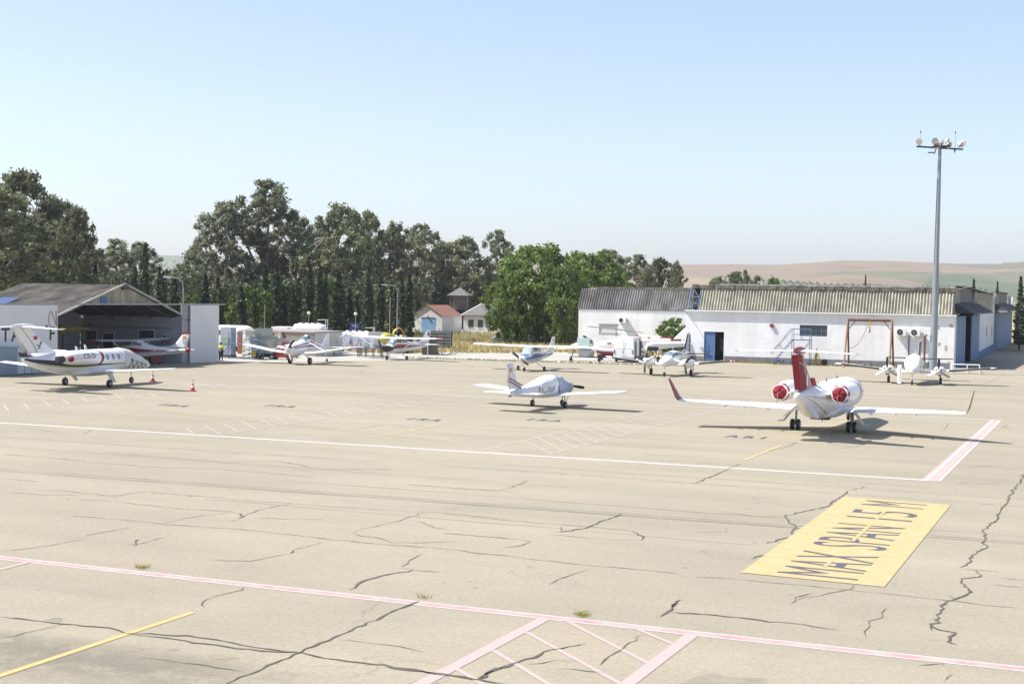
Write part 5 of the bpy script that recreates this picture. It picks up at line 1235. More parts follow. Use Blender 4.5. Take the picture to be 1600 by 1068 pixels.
# ================================================================ TREES
def leafmat(name,c,c2,tr=.38):
    m=bpy.data.materials.new(name);m.use_nodes=True;nt=m.node_tree;N=nt.nodes;L=nt.links;N.remove(N['Principled BSDF'])
    out=[n for n in N if n.type=='OUTPUT_MATERIAL'][0]
    at=N.new('ShaderNodeAttribute');at.attribute_name='leaf';oi=N.new('ShaderNodeObjectInfo')
    r=N.new('ShaderNodeValToRGB');r.color_ramp.elements[0].color=c2+(1,);r.color_ramp.elements[1].color=c+(1,);L.new(at.outputs['Fac'],r.inputs[0])
    mr=N.new('ShaderNodeMapRange');mr.inputs[3].default_value=.8;mr.inputs[4].default_value=1.25;L.new(oi.outputs['Random'],mr.inputs[0])
    vm=N.new('ShaderNodeVectorMath');vm.operation='SCALE';L.new(r.outputs[0],vm.inputs[0]);L.new(mr.outputs[0],vm.inputs['Scale'])
    d=N.new('ShaderNodeBsdfPrincipled');d.inputs['Roughness'].default_value=.55;d.inputs['Specular IOR Level'].default_value=.35;t=N.new('ShaderNodeBsdfTranslucent');mx=N.new('ShaderNodeMixShader');mx.inputs[0].default_value=tr
    L.new(vm.outputs[0],d.inputs['Base Color']);L.new(vm.outputs[0],t.inputs[0]);L.new(d.outputs[0],mx.inputs[1]);L.new(t.outputs[0],mx.inputs[2]);L.new(mx.outputs[0],out.inputs[0]);return m
def leaves(name,cent,rad,per,size,mat,parent,seed,flat=1.0,asp=.6,core=None):
    """clouds of leaf-sized quads round clump centres"""
    g=np.random.default_rng(seed);C=np.array(cent);Rr=np.array(rad)
    k=np.repeat(np.arange(len(C)),per);n=len(k)
    d=g.normal(size=(n,3));d/=np.linalg.norm(d,axis=1)[:,None]
    rr=Rr[k]*np.clip(np.abs(g.normal(size=n))*.42+.35*g.random(n),0,1.2)
    P=C[k]+d*rr[:,None]*np.array([1,1,flat])
    nr=d*.8+g.normal(size=(n,3))*.7+np.array([0,0,.25]);nr/=np.linalg.norm(nr,axis=1)[:,None]
    a=np.cross(nr,g.normal(size=(n,3)));a/=np.linalg.norm(a,axis=1)[:,None];b=np.cross(nr,a)
    s=size*(.6+.8*g.random(n));a*=(s*.5)[:,None];b*=(s*.5*asp)[:,None]
    V=np.stack([P-a-b,P+a-b*.4,P+a*.9+b,P-a*.5+b*1.1],1).reshape(-1,3)
    me=bpy.data.meshes.new(name);me.vertices.add(n*4);me.vertices.foreach_set('co',V.ravel().astype(np.float32))
    me.loops.add(n*4);me.loops.foreach_set('vertex_index',np.arange(n*4,dtype=np.int32))
    me.polygons.add(n);me.polygons.foreach_set('loop_start',np.arange(0,n*4,4,dtype=np.int32));me.polygons.foreach_set('loop_total',np.full(n,4,dtype=np.int32))
    me.update(calc_edges=True)
    at=me.attributes.new('leaf','FLOAT','FACE');cl=g.random(len(C))[k];at.data.foreach_set('value',np.clip(.5*cl+.5*g.random(n),0,1).astype(np.float32))
    me.materials.append(mat);o=bpy.data.objects.new(name,me);col.objects.link(o)
    if parent:o.parent=parent
    return o
euc=leafmat('eucalyptus_leaves',(.29,.31,.185),(.17,.19,.11))
eucd=leafmat('dark_eucalyptus_leaves',(.225,.25,.13),(.12,.14,.072))
pla=leafmat('plane_leaves',(.19,.26,.06),(.09,.14,.03),.42)
cyp=leafmat('cypress_leaves',(.052,.080,.036),(.026,.042,.020),.1)
pal=leafmat('pale_leaves',(.20,.23,.12),(.11,.14,.06),.3)
lim=leafmat('lime_leaves',(.16,.22,.05),(.07,.12,.03),.35)
bark=M('pale_bark',(.30,.26,.21),.9,0,.3,3,.5);barkd=M('dark_bark',(.10,.08,.06),.95,0,.3,3,.5)
def tree(name,label,loc,h,w,seed,mat,kind='euc',nc=46,per=120,leaf=.5,trunkh=.3,group=None,cat='tree',bk=None,lean=0):
    rg=random.Random(seed);r=thing(name,label,cat,loc,rg.uniform(0,6.28),group)
    tb=MB();cent=[];rad=[]
    base=Vector((0,0,-.1));top=Vector((lean*h*.2,0,h*trunkh));r0=h*.022+.06
    tb.tube(base,top,r0,r0*.75,9)
    nl=5 if kind=='euc' else 7
    ends=[]
    for i in range(nl):
        a=2*math.pi*i/nl+rg.uniform(-.5,.5);rr=w*.5*(.15 if i==0 else rg.uniform(.45,.85));zz=h*(.93 if i==0 else rg.uniform(.55,.88))
        mid=top.lerp(Vector((rr*.45*math.cos(a),rr*.45*math.sin(a),zz*.72)),.9);e_=Vector((rr*math.cos(a)+lean*zz*.25,rr*math.sin(a),zz))
        tb.tube(top-Vector((0,0,.2)),mid,r0*.55,r0*.36,7).tube(mid,e_,r0*.36,r0*.12,6);ends+=[(top,mid),(mid,e_)]
    for k in range(nc):
        for _ in range(40):
            t=rg.random();a=rg.uniform(0,6.283)
            if kind=='euc':
                z=h*(trunkh*.75+(1-trunkh*.75)*t**.8);env=w*.5*(math.sin(math.pi*min(1,(t*.86+.12)))**.7)
                q=rg.random()**.5
            else:
                z=h*(.10+.88*t);env=w*.5*math.sin(math.pi*(t*.80+.16))**.55;q=rg.random()**.35
            lump=1+.22*math.sin(3*a+seed)+.15*math.sin(5*a+z)
            p=Vector((env*q*lump*math.cos(a)+lean*z*.25,env*q*lump*math.sin(a),min(z,h)))
            cr=w*(.085 if kind=='euc' else .09)*rg.uniform(.7,1.35)
            if all((p-Vector(c)).length>cr*.95 for c in cent):break
        cent.append(tuple(p));rad.append(cr)
        if kind=='euc' and k%2==0:
            s,e=min(ends,key=lambda se:(se[0].lerp(se[1],.6)-p).length);tb.tube(s.lerp(e,.6),p,r0*.14,r0*.05,4)
    tb.build('trunk',bk or bark,r)
    leaves('crown',cent,rad,per,leaf,mat,r,seed,.85)
    return r
def cypress_proto(seed,h,w,label,loc):
    rg=random.Random(seed);r=thing('cypress_tree',label,'cypress',loc,0,'tall cypresses in the dark row')
    MB().tube((0,0,-.1),(0,0,h*.7),.12,.05,7).build('trunk',barkd,r)
    cent=[];rad=[]
    n=70
    for i in range(n):
        t=i/n;z=h*(.06+.92*t);e=w*.5*(math.sin(math.pi*(.14+.84*t))**.55)*(1-.35*t)
        a=rg.uniform(0,6.28);q=rg.uniform(.1,.7);cent.append((e*q*math.cos(a),e*q*math.sin(a),z));rad.append(max(.12,e*rg.uniform(.45,.8)))
    leaves('crown',cent,rad,62,.34,cyp,r,seed,1.7,.45)
    return r
random.seed(3)
def gz(px,dp):return D(px,dp)
def htop(px,dp,ytop):return D(px,dp,ytop).z
# --- prototypes are real trees of the scene, copies follow
protos={}
def put(kind,px,dp,ytop,wpx,label,group,pick=None,bright=None):
    loc=D(px,dp);h=htop(px,dp,ytop);w=wpx/(F/dp)*(1.32 if kind in('euc','dark') else 1.08)
    key=kind+str(pick if pick is not None else random.randint(0,1))
    nm={'euc':'eucalyptus_tree','dark':'eucalyptus_tree','plane':'plane_tree','pale':'willow_tree','lime':'bushy_tree','low':'bushy_tree'}[kind]
    if key not in protos:
        sd=hash(key)%1000 if False else sum(ord(c)*7 for c in key)
        args=dict(euc=(24,13,euc,'euc',120,125,.46,.26),dark=(22,14,eucd,'euc',160,115,.5,.18),plane=(13,13,pla,'plane',150,130,.46,.14),pale=(11,8,pal,'euc',55,90,.45,.2),lime=(7,7,lim,'plane',80,90,.4,.08),low=(8,9,eucd,'plane',90,90,.5,.08))[kind]
        r=tree(nm,label,loc,args[0],args[1],sd,args[2],args[3],args[4],args[5],args[6],args[7],group)
        protos[key]=(r,args[0],args[1]);r.scale=(w/args[1],w/args[1],h/args[0]);r.rotation_euler.z=random.uniform(0,6.28);return r
    p,h0,w0=protos[key]
    r=dup(p,loc,random.uniform(0,6.28),label,(w/w0,w/w0,h/h0));r['group']=group;r.name=nm;return r
EG='tall eucalyptus trees behind the hangars'
L0='dark eucalyptus tree '
for px,dp,yt,w,k,pk_,lb_ in[
 (-25,165,285,150,'dark',0,'at the left edge of the photo, cut by the frame'),(32,185,270,110,'dark',1,'tallest of the dense left clump over the grey hangar'),(85,195,310,90,'dark',0,'in the middle of the left clump over the grey hangar roof'),
 (118,180,326,58,'dark',1,'at the right end of the left clump, thin crown'),(-10,215,330,120,'dark',1,'low behind the left clump at the frame edge'),
 (60,215,345,120,'dark',0,'filling the back of the left clump behind the roof'),(178,210,376,62,'euc',0,'left one of the pair above the hangar ridge'),(218,225,380,58,'euc',1,'right one of the pair above the hangar ridge'),
 (305,250,386,52,'dark',0,'small one left of the tallest central crown'),(352,225,318,98,'euc',1,'left half of the tallest central crown'),(412,230,286,100,'euc',0,'tallest of all, in the left centre'),(460,235,335,62,'euc',1,'slim, right shoulder of the tallest central crown'),
 (270,265,425,80,'dark',1,'low and hazy under the gap left of centre'),(530,225,322,86,'dark',0,'second tallest, right of the notch with the hill'),(500,240,352,48,'euc',1,'narrow, just right of the notch with the hill'),(572,235,333,60,'dark',1,'rounded top next to the second tallest'),
 (615,240,350,62,'dark',0,'middle of the central wood above the street lamp'),(655,278,352,66,'euc',1,'above the white shed, feathery top'),(690,285,380,54,'dark',1,'dip in the wood right above the loft'),(725,280,372,74,'dark',0,'broad one above the grey-roofed house'),
 (776,290,362,46,'euc',0,'lone sparse one leaning over the gap by the big green tree'),(765,285,430,56,'low',0,'low pale one behind the grey-roofed house'),
 (948,240,392,66,'euc',1,'behind the right side of the big green tree'),(995,250,400,56,'euc',0,'first of the hazy group right of the big green tree'),(1028,255,404,46,'dark',1,'middle of the hazy group behind the low hangar'),(1055,250,409,26,'euc',1,'thin last one of the hazy group behind the low hangar')]:
    put(k,px,dp,yt,w,L0+lb_ if k!='euc' else L0.replace('dark','grey-green')+lb_,EG,pk_)
for px,dp,yt,w,pk_,lb_ in[(838,196,386,138,0,'huge bright green leafy tree beside the low white hangar'),(915,205,394,112,1,'bright green leafy tree rising behind the low hangar roof'),(800,190,425,70,1,'lower left bulge of bright green leaves beside the small house'),(880,189,420,78,0,'bright green leafy tree darkening against the hangar corner'),(955,215,410,60,1,'small bright green crown above the low hangar ridge')]:
    put('plane',px,dp,yt,w,lb_,'bright green trees',pk_)
for px,dp,yt,w,k,lb_ in[(1120,290,433,34,'dark','small dark tree left of the clump above the ribbed roof'),(1150,285,426,46,'euc','round greyish tree in the clump above the ribbed roof'),(1163,280,423,18,'pale','slim pale tree sticking up in the clump above the ribbed roof'),(1180,290,432,34,'pale','pale green tree at the right of the clump above the ribbed roof'),(1208,285,436,36,'lime','low light green bush ending the clump above the ribbed roof')]:
    put(k,px,dp,yt,w,lb_,'trees above the ribbed hangar roof',0)
put('lime',1051,166,498,58,'dark round bush growing against the gap between the two white hangars','bushes',1)
for px,dp,yt,w,k,lb_ in[(395,178,448,66,'lime','bright green ivy mound between the cypresses left of centre'),(350,186,452,40,'lime','small green mound behind the hangar door edge'),(255,190,466,56,'lime','pale green bush behind the grey hangar gable'),(430,200,432,60,'lime','light green bushy tree between central cypresses'),(515,200,440,40,'lime','light green bush glowing between central cypresses'),(300,180,462,40,'lime','pale green bush below the left street lamp'),(668,275,448,40,'low','dark bush left of the white shed roof')]:
    put(k,px,dp,yt,w,lb_,'green bushes between cypresses',1 if k=='lime' else 0)
# thicket: dark undergrowth mass behind the cypresses
cent=[];rad=[]
for i in range(900):
    px=random.uniform(-60,770);dp=random.uniform(200,235) if px<635 else random.uniform(285,305);p=D(px,dp);cent.append((p.x,p.y,random.uniform(.5,8.5)*(1 if px<640 else .75)));rad.append(random.uniform(1.6,2.8))
struct(tag(leaves('thicket',cent,rad,75,.45,leafmat('thicket_leaves',(.11,.13,.06),(.05,.062,.03),.3),None,77),'dark undergrowth filling the wood behind the cypresses','undergrowth'),'stuff')
# cypresses
cyl=[(20,398,17),(47,407,13),(62,414,11),(150,405,18),(109,432,12),(208,415,15),(224,378,17),(246,416,13),(255,422,13),(272,430,15),(320,425,18),(338,432,16),(346,448,12),(358,450,14),(379,446,18),(414,412,18),(432,410,20),(443,450,14),(466,432,14),(484,408,13),(498,412,15),(508,420,12),(526,424,22),(545,450,15),(557,460,12),(571,414,17),(580,444,12),(593,432,16),(610,440,13),(618,446,12),(629,432,14),(640,424,15),(652,448,13),(681,434,18),(691,444,13),(400,452,12),(455,448,12),(535,462,12)]
cyl.sort()
cps=[cypress_proto(5,10,1.6,'',(0,0,0)),cypress_proto(9,10,1.6,'',(0,0,0))]
for i,(px,yt,w) in enumerate(cyl):
    dp=random.uniform(174,192) if px<641 else random.uniform(264,272);loc=D(px,dp);h=htop(px,dp,yt);wm=(w*1.12)/(F/dp)
    zone='over the grey hangar roof' if px<200 else 'between the hangar gable and its white door' if px<342 else 'behind the blue stands' if px<400 else 'behind the white tank' if px<515 else 'around the second globe lamp' if px<600 else 'left of the white shed'
    tall='tall' if (h>10) else 'medium' if h>8 else 'short'
    zi=[q for q in cyl if (('a' if q[0]<200 else 'b' if q[0]<342 else 'c' if q[0]<400 else 'd' if q[0]<515 else 'e' if q[0]<600 else 'f')==('a' if px<200 else 'b' if px<342 else 'c' if px<400 else 'd' if px<515 else 'e' if px<600 else 'f'))].index((px,yt,w))
    on=['leftmost','second from left','third from left','fourth from left','fifth from left','sixth from left','seventh from left','eighth from left','ninth from left','tenth from left'][zi]
    lb_=f'{tall} cypress {zone}, {on} there'
    sc=(wm/1.6,wm/1.6,h/10)
    if i<2:
        r=cps[i];r['label']=lb_;r.location=loc;r.scale=sc
    else:r=dup(cps[(i*7)%3%2],loc,random.uniform(0,6.28),lb_,(sc[0]*random.uniform(.85,1.15),sc[1]*random.uniform(.85,1.15),sc[2]));r.rotation_euler.x=random.uniform(-.03,.03);r.rotation_euler.y=random.uniform(-.03,.03)
for px,yt,dp,w,lb_ in[(1350,428,230,7,'lone thin cypress showing above the middle of the ribbed roof'),(1519,434,240,11,'dark conifer tip behind the first grey upper panel of the hangar'),(1556,438,235,8,'small cypress tip behind the parapet between the hangar doors')]:
    r=dup(cps[0],D(px,dp),1,lb_,(w/(F/dp)/1.6,)*2+(htop(px,dp,yt)/10,))
for px,yt,dp,w,lb_ in[(1592,432,205,15,'ragged dark conifer at the right edge behind the hangar end'),(1606,420,200,34,'ragged dark conifer cut by the right edge of the photo')]:
    rg=random.Random(px);h=htop(px,dp,yt);r=thing('conifer_tree',lb_,'conifer',D(px,dp),0);MB().tube((0,0,0),(0,0,h*.95),.16,.03,7).build('trunk',barkd,r)
    cent=[];rad=[]
    for k in range(170):
        t=k/170;a=rg.uniform(0,6.28);e=(w/(F/dp))*.5*(1-t)**.8*rg.uniform(.1,1.15);cent.append((e*math.cos(a),e*math.sin(a),h*(.1+.9*t)));rad.append(.55*(1.15-t))
    leaves('crown',cent,rad,70,.26,cyp,r,px,.6)
# ================================================================ SMALL THINGS
# --- grass
def blades(name,pts,h,w,mat,label,seed,spread=1):
    g=random.Random(seed);mb=MB()
    for p in pts:
        for k in range(3):
            a=g.uniform(0,6.28);dx,dy=math.cos(a)*w,math.sin(a)*w;hh=h*g.uniform(.5,1.3);x=p[0]+g.uniform(-.2,.2)*spread;y=p[1]+g.uniform(-.2,.2)*spread;lx,ly=g.uniform(-.3,.3)*hh,g.uniform(-.3,.3)*hh
            mb.add([(x-dx,y-dy,-.01),(x+dx,y+dy,-.01),(x+lx+dx*.2,y+ly+dy*.2,hh)],[(0,1,2)])
    o=mb.build(name,mat,None,fix=False);struct(o,'stuff');o['label']=label;o['category']='grass';return o
sg_=M('straw_grass',(.60,.49,.25),.9,0,.3,.35,c2=(.42,.36,.14));gg_=M('dry_green_grass',(.32,.32,.10),.9,0,.3,.5)
pts=[]
for i in range(9500):
    px=rnd.uniform(560,1075);py=rnd.uniform(521,551.5+max(0,(px-900)*.02))
    if 903<px<1070 and py<549:continue
    pts.append(G(px,py))
for i in range(900):pts.append(G(rnd.uniform(330,560),rnd.uniform(528,540)))
blades('dry_grass',pts,.55,.07,sg_,'straw-coloured dry grass field between the apron and the trees',3)
pts=[G(rnd.uniform(560,1070),rnd.uniform(524,536)) for i in range(1500)]
blades('green_weeds',pts,.75,.06,gg_,'greenish weeds along the far fence under the trees',4)
pts=[]
for px in range(640,1070):
    if rnd.random()<.8:
        p=G(px,561+(px-700)*.029)
        for k in range(1):pts.append(p+Vector((rnd.uniform(-.2,.2),rnd.uniform(-.3,.3),0)))
for i in range(420):
    s=rnd.uniform(0,W-5)if rnd.random()<.4 else rnd.uniform(dx1+.3,S(1240));q=O+dirx*s-diry*rnd.uniform(.1,.9);pts.append(q)
blades('edge_weeds',pts,.2,.05,gg_,'low weeds growing along the concrete edge and hangar foot',5)
for px,py,lb in((223,888,'left yellow weed tuft growing on the pink boundary line'),(910,963,'right yellow weed tuft by the hatched corner of the boundary line'),(664,935,'small pale weed tuft at the middle of the boundary line')):
    c=G(px,py);rg=random.Random(px);mb=MB()
    for k in range(90 if px!=664 else 35):
        a=rg.uniform(0,6.28);rr=rg.uniform(0,.16);x,y=rr*math.cos(a),rr*math.sin(a)*.7;hh=rg.uniform(.05,.17);l=rg.uniform(.03,.12)
        mb.add([(x-.006,y,0.02),(x+.006,y,0.02),(x+l*math.cos(a),y+l*math.sin(a),hh)],[(0,1,2)])
    o=mb.build('weed_tuft',M('tuft_yellow',(.45,.38,.10),.9,0,.3,4),None,fix=False);o.location=c;tag(o,lb,'weed','weed tufts on the apron')
# --- light mast
mp_=G(1457.5,583.5)
ms=thing('floodlight_mast','very tall grey mast carrying a cross-bar of round floodlights','light mast',mp_,0)
gal=M('galvanised_grey',(.27,.30,.32),.45,.3,.12,.8)
Hm=21.1
q=MB();q.tube((0,0,0),(0.05,0,10),.36,.27,16).tube((0.05,0,10),(.12,0,Hm-.2),.25,.15,16).tube((0,0,0),(0,0,.35),.5,.5,12);q.build('pole',gal,ms)
q=MB();q.tube((-.26,-.1,1),(-.08,-.1,Hm-3),.025,.025,5).tube((-.28,-.1,3),(-.28,-.1,3.6),.06);q.build('cable',dark,ms)
q=MB();q.box((0.1,0,Hm-.15),(4.3,.18,.14),0,.045).box((.1,0,Hm-.05),(1.3,1.1,.14)).tube((-.6,-.5,Hm),(.9,-.5,Hm),.06).tube((-.4,0,Hm-.7),(-.2,0,Hm-.15),.05).box((-.75,-.1,Hm-.6),(.5,.3,.08))
q.tube((1.5,0,Hm-.3),(1.5,0,Hm-.6),.1,.02,6);q.build('crossbar',dark,ms)
lampw=M('floodlight_shell',(.6,.6,.58),.4,.3,.1,3);gl=M('lamp_glass',(.38,.34,.30),.2,0,.2,4)
for x,y,z,ax_ in((-1.95,-.1,.45,(-.6,-.8,-.15)),(-.55,-.3,.48,(-.1,-1,0)),(.05,.1,.45,(.3,.8,-.2)),(.65,-.2,.5,(.8,-.5,-.3)),(.75,-.3,.15,(.5,-.8,-.4)),(1.85,-.1,.25,(.9,-.3,-.4)),(2.1,-.1,.35,(.8,.4,-.3)),(-.35,-.4,.12,(-.5,-.8,-.4))):
    a=Vector(ax_).normalized();c=Vector((x+.1,y,Hm+z-.05))
    o=MB().tube(c-a*.22,c,.18,.33,16).tube(c,c+a*.06,.33,.33,16).build('floodlight',lampw,ms);MB().tube(c+a*.062,c+a*.075,.27,.27,16).build('lamp_glass',gl,o)
    MB().tube((c.x,c.y,Hm-.1),(c.x,c.y,c.z-.15),.04,.04,5).build('bracket',dark,o)
for x in(-1.7,1.52):
    o=MB().tube((x,0,Hm-.1),(x,0,Hm+1.25),.02,.015,5).build('lightning_rod',grey,ms);MB().tube((x,0,Hm+1.2),(x,0,Hm+1.42),.055,.045,8).build('obstruction_lamp',redp,o)
# --- cones
def cone(loc,label):
    r=thing('traffic_cone',label,'traffic cone',loc,0,'cones near the left jet')
    MB().box((0,0,.025),(.42,.42,.05)).build('base',redp,r)
    rc=M('cone_red',(.62,.07,.04),.5,0,.1,5)
    MB().tube((0,0,.05),(0,0,.26),.15,.115,14,False).tube((0,0,.40),(0,0,.52),.09,.066,14,False).tube((0,0,.64),(0,0,.75),.044,.025,14).build('cone_body',rc,r)
    for a,b,r0,r1 in((.26,.40,.118,.092),(.52,.64,.068,.046)):MB().tube((0,0,a),(0,0,b),r0,r1,14,False).build('white_band',white,r)
    return r
c0=cone(G(238.5,596),'red and white cone farther off, beyond the left jet wingtip');dup(c0,G(301,611),.4,'red and white cone nearer the camera, right of the wingtip shadow')
# --- people
def person(label,loc,rz):
    """standing, seen from behind, weight on both feet, arms slightly bent"""
    r=thing('person',label,'person',loc,rz)
    J={'pel':((0,0,.94),.155),'waist':((0,.0,1.10),.14),'chest':((0,.01,1.32),.175),'neck':((0,.01,1.50),.06),'head':((0,-.01,1.62),.105),'top':((0,0,1.70),.085),
       'lh':((.10,0,.90),.10),'lk':((.12,-.02,.50),.066),'la':((.13,.02,.09),.045),'lt':((.14,-.13,.035),.04),
       'rh':((-.10,0,.90),.10),'rk':((-.13,-.04,.50),.066),'ra':((-.16,0,.09),.045),'rt':((-.17,-.15,.035),.04),
       'ls':((.19,.01,1.42),.068),'le':((.27,.03,1.15),.048),'lw':((.25,-.09,.92),.034),'lf':((.24,-.13,.84),.03),
       'rs':((-.19,.01,1.42),.068),'re':((-.28,.02,1.15),.048),'rw':((-.24,-.13,.96),.034),'rf':((-.20,-.19,.90),.03)}
    ed=[('pel','waist'),('waist','chest'),('chest','neck'),('neck','head'),('head','top'),('pel','lh'),('lh','lk'),('lk','la'),('la','lt'),('pel','rh'),('rh','rk'),('rk','ra'),('ra','rt'),('chest','ls'),('ls','le'),('le','lw'),('lw','lf'),('chest','rs'),('rs','re'),('re','rw'),('rw','rf')]
    def skin(name,keys,mat,parent,grow=0,jj=None):
        jj=jj or J;bm=bmesh.new();sl=bm.verts.layers.skin.verify();vv={}
        for k in keys:
            v=bm.verts.new(jj[k][0]);v[sl].radius=(jj[k][1]+grow,)*2;vv[k]=v
        v=vv.get('pel') or vv.get('chest') or list(vv.values())[0];v[sl].use_root=True
        for a,b in ed:
            if a in vv and b in vv:bm.edges.new((vv[a],vv[b]))
        me=bpy.data.meshes.new(name);bm.to_mesh(me);bm.free();o=bpy.data.objects.new(name,me);col.objects.link(o)
        o.modifiers.new('skin','SKIN').use_smooth_shade=True;s=o.modifiers.new('sub','SUBSURF');s.levels=s.render_levels=1
        dg=bpy.context.evaluated_depsgraph_get();dg.update();m2=bpy.data.meshes.new_from_object(o.evaluated_get(dg));o.modifiers.clear();o.data=m2;m2.materials.clear();m2.materials.append(mat);o.parent=parent
        for p in m2.polygons:p.use_smooth=True
        return o
    skn=M('skin_tone',(.42,.26,.19),.6,0,.05)
    body=skin('body',list(J),skn,r)
    skin('trousers',['pel','lh','lk','la','rh','rk','ra'],M('navy_trousers',(.012,.016,.04),.9,0,.1),body,.016)
    skin('hi_vis_vest',['waist','chest','ls','le','rs','re'],M('hi_vis_yellow',(.50,.78,.05),.7,0,.08),body,.02)
    MB().sphere((0,.015,1.685),.112,14,10,(1,1.05,.95)).build('hair',M('dark_hair',(.02,.015,.012),.8,0,.1),body)
    fm=MB()
    for s in(1,-1):
        hx,hy,hz=J['lf' if s>0 else 'rf'][0]
        for k in range(4):
            x=hx+(k-1.5)*.017*s;fm.tube((x,hy,hz),(x,hy-.02,hz-.055),.0085,.0075,5).tube((x,hy-.02,hz-.055),(x,hy-.045,hz-.085+.004*abs(k-1)),.0075,.006,5)
        fm.tube((hx-.03*s,hy-.01,hz+.02),(hx-.045*s,hy-.05,hz-.03),.010,.008,5)
        fm.sphere((s*.115,0,1.61),.022,6,5,(.5,1,1.4))
        fm.sphere((s*.035,-.108,1.625),.013,6,5)
    fm.tube((0,-.105,1.62),(0,-.135,1.585),.012,.018,6).tube((-.025,-.112,1.555),(.025,-.112,1.555),.008,.008,5)
    fm.build('face_and_fingers',skn,body)
    return r
pr=person('person in a yellow hi-vis vest and navy trousers standing at the white hangar door',G(345,564),R(150))
sl_=D(152,128);dup(pr,sl_,R(-40),'person in a hi-vis vest in the shade inside the grey hangar')
# --- grey storage cabinet at the hangar door
cb=D(-6,108);cab=thing('storage_cabinet','light grey steel cabinet with a blue square sign in front of the hangar door','cabinet',cb,hangle)
cl=M('cabinet_grey',(.50,.52,.54),.5,.1,.08,1)
MB().bx(0,3.2,-2,0,.08,2.1).build('body',cl,cab);MB().bx(-3.0,-.05,-2.1,0,.05,2.12).build('side_body',M('cabinet_bluegrey',(.22,.28,.34),.6,0,.1,1),cab)
q=MB()
for x in(.8,1.6,2.4):q.bx(x-.015,x+.015,-2.015,-2,.1,2.05)
q.build('door_gap',dark,cab);MB().bx(1.35,1.85,-2.03,-2.016,1.3,1.9).build('sign',M('sign_violetblue',(.10,.12,.42),.5,0,.1),cab);MB().bx(1.48,1.72,-2.04,-2.031,1.55,1.72).build('sign_mark',white,cab)
MB().bx(.85,1.3,-2.03,-2.016,1.3,1.75).bx(1.95,2.3,-2.03,-2.016,1.35,1.8).build('notice',white,cab)
# stuff deep inside the hangar: yellow-nosed plane outline and tool trolleys
yp_=D(98,124);yl=thing('helicopter_tail_boom','dull yellow tail boom in the darkness of the grey hangar','aircraft part',(yp_.x,yp_.y,0),R(20))
MB().tube((0,0,3.0),(2.2,0,3.15),.28,.1,10).sphere((-.2,0,3.0),.42,12,8).build('boom',M('dull_yellow',(.35,.27,.03),.6,0,.2),yl);MB().tube((0,0,0),(0,0,2.7),.06).tube((-.5,0,.03),(.5,0,.03),.05).tube((2.0,0,0),(2.0,0,3.1),.04).build('support',dark,yl)
for i,(px,dp,lb) in enumerate(((135,132,'red tool trolley deep in the grey hangar'),(243,127,'red tool trolley under the tail of the striped high-wing plane'))):
    t=thing('tool_trolley',lb,'trolley',D(px,dp),R(30));MB().bx(-.5,.5,-.3,.3,.15,.95).build('cabinet',redp,t);MB().tube((-.4,-.3,.07),(-.4,.3,.07),.07).tube((.4,-.3,.07),(.4,.3,.07),.07).build('castors',black,t);MB().bx(-.47,.47,-.315,-.3,.4,.43).bx(-.47,.47,-.315,-.3,.65,.68).build('drawer_gap',dark,t)
# --- frames by the door
def frame_rack(name,label,loc,rz,w,d,h,mat,lev=(0.1,1.4),extra=None,cat='stand'):
    t=thing(name,label,cat,loc,rz);q=MB()
    for x in(0,w):
        for y in(0,d):q.tube((x,y,0),(x,y,h),.035,.035,6)
    for z in list(lev)+[h]:
        q.tube((0,0,z),(w,0,z),.03,.03,5).tube((0,d,z),(w,d,z),.03,.03,5).tube((0,0,z),(0,d,z),.03,.03,5).tube((w,0,z),(w,d,z),.03,.03,5)
    q.build('frame',mat,t)
    if extra:extra(t)
    return t
bst=M('stand_blue',(.06,.12,.22),.5,0,.2,3)
def ex1(t):
    MB().bx(0,3.2,0,1.2,1.42,1.47).build('platform',bluew,t)
    q=MB()
    for x in(.4,.9,1.4,1.9,2.4,2.9):q.tube((x,0,1.45),(x,0,2.5),.02,.02,4)
    q.tube((0,0,2.0),(3.2,0,2.0),.025,.025,5).build('guard_rail',bst,t)
    q=MB()
    for k in range(6):q.bx(-.9+k*.15,-.7+k*.15,.2,1,.2+k*.22,.23+k*.22)
    q.tube((-1,.2,0),(0,.2,1.45),.03).tube((-1,1,0),(0,1,1.45),.03);q.build('steps',bst,t)
frame_rack('maintenance_stand','blue tubular maintenance platform with guard rails right of the hi-vis person',D(357,139.5),R(-15),3.2,1.2,2.5,bst,(.1,1.45),ex1)
def ex2(t):
    MB().bx(.0,1.6,0,1.0,.95,1.0).build('platform',bluew,t);MB().tube((.8,.5,.3),(.8,.5,.9),.25,.25,12).build('drum',yellow,t)
frame_rack('maintenance_stand','lower blue trestle with a yellow drum beneath the wing of the crop duster',D(381,138),R(-20),1.6,1.0,1.9,bst,(.1,.95),ex2)
t=thing('water_tank','grey cube tank on a dark pallet behind the blue platform','tank',D(344,142),R(-20));MB().bx(0,1.2,0,1,.25,3.0).build('tank',M('tank_milky',(.35,.38,.42),.5,0,.1,2),t);MB().bx(-.05,1.25,-.05,1.05,.05,.24).build('pallet',dark,t);MB().bx(.2,1.0,-.06,-.01,1.4,2.0).build('panel',M('tank_green',(.25,.33,.28),.5,0,.1),t)
t=thing('trestle_table','small dark trestle table at the foot of the white hangar door','table',D(317,134.5),R(-22));q=MB()
for x in(0,1.4):
    for y in(0,.6):q.tube((x,y,0),(x,y,.85),.03)
q.build('leg',dark,t);MB().bx(-.1,1.5,-.1,.7,.85,.9).build('table_top',grey,t);MB().path([(.2,.2,.9),(.4,.2,1.2),(1.0,.2,1.2),(1.2,.2,.9)],.03).build('handle',dark,t)
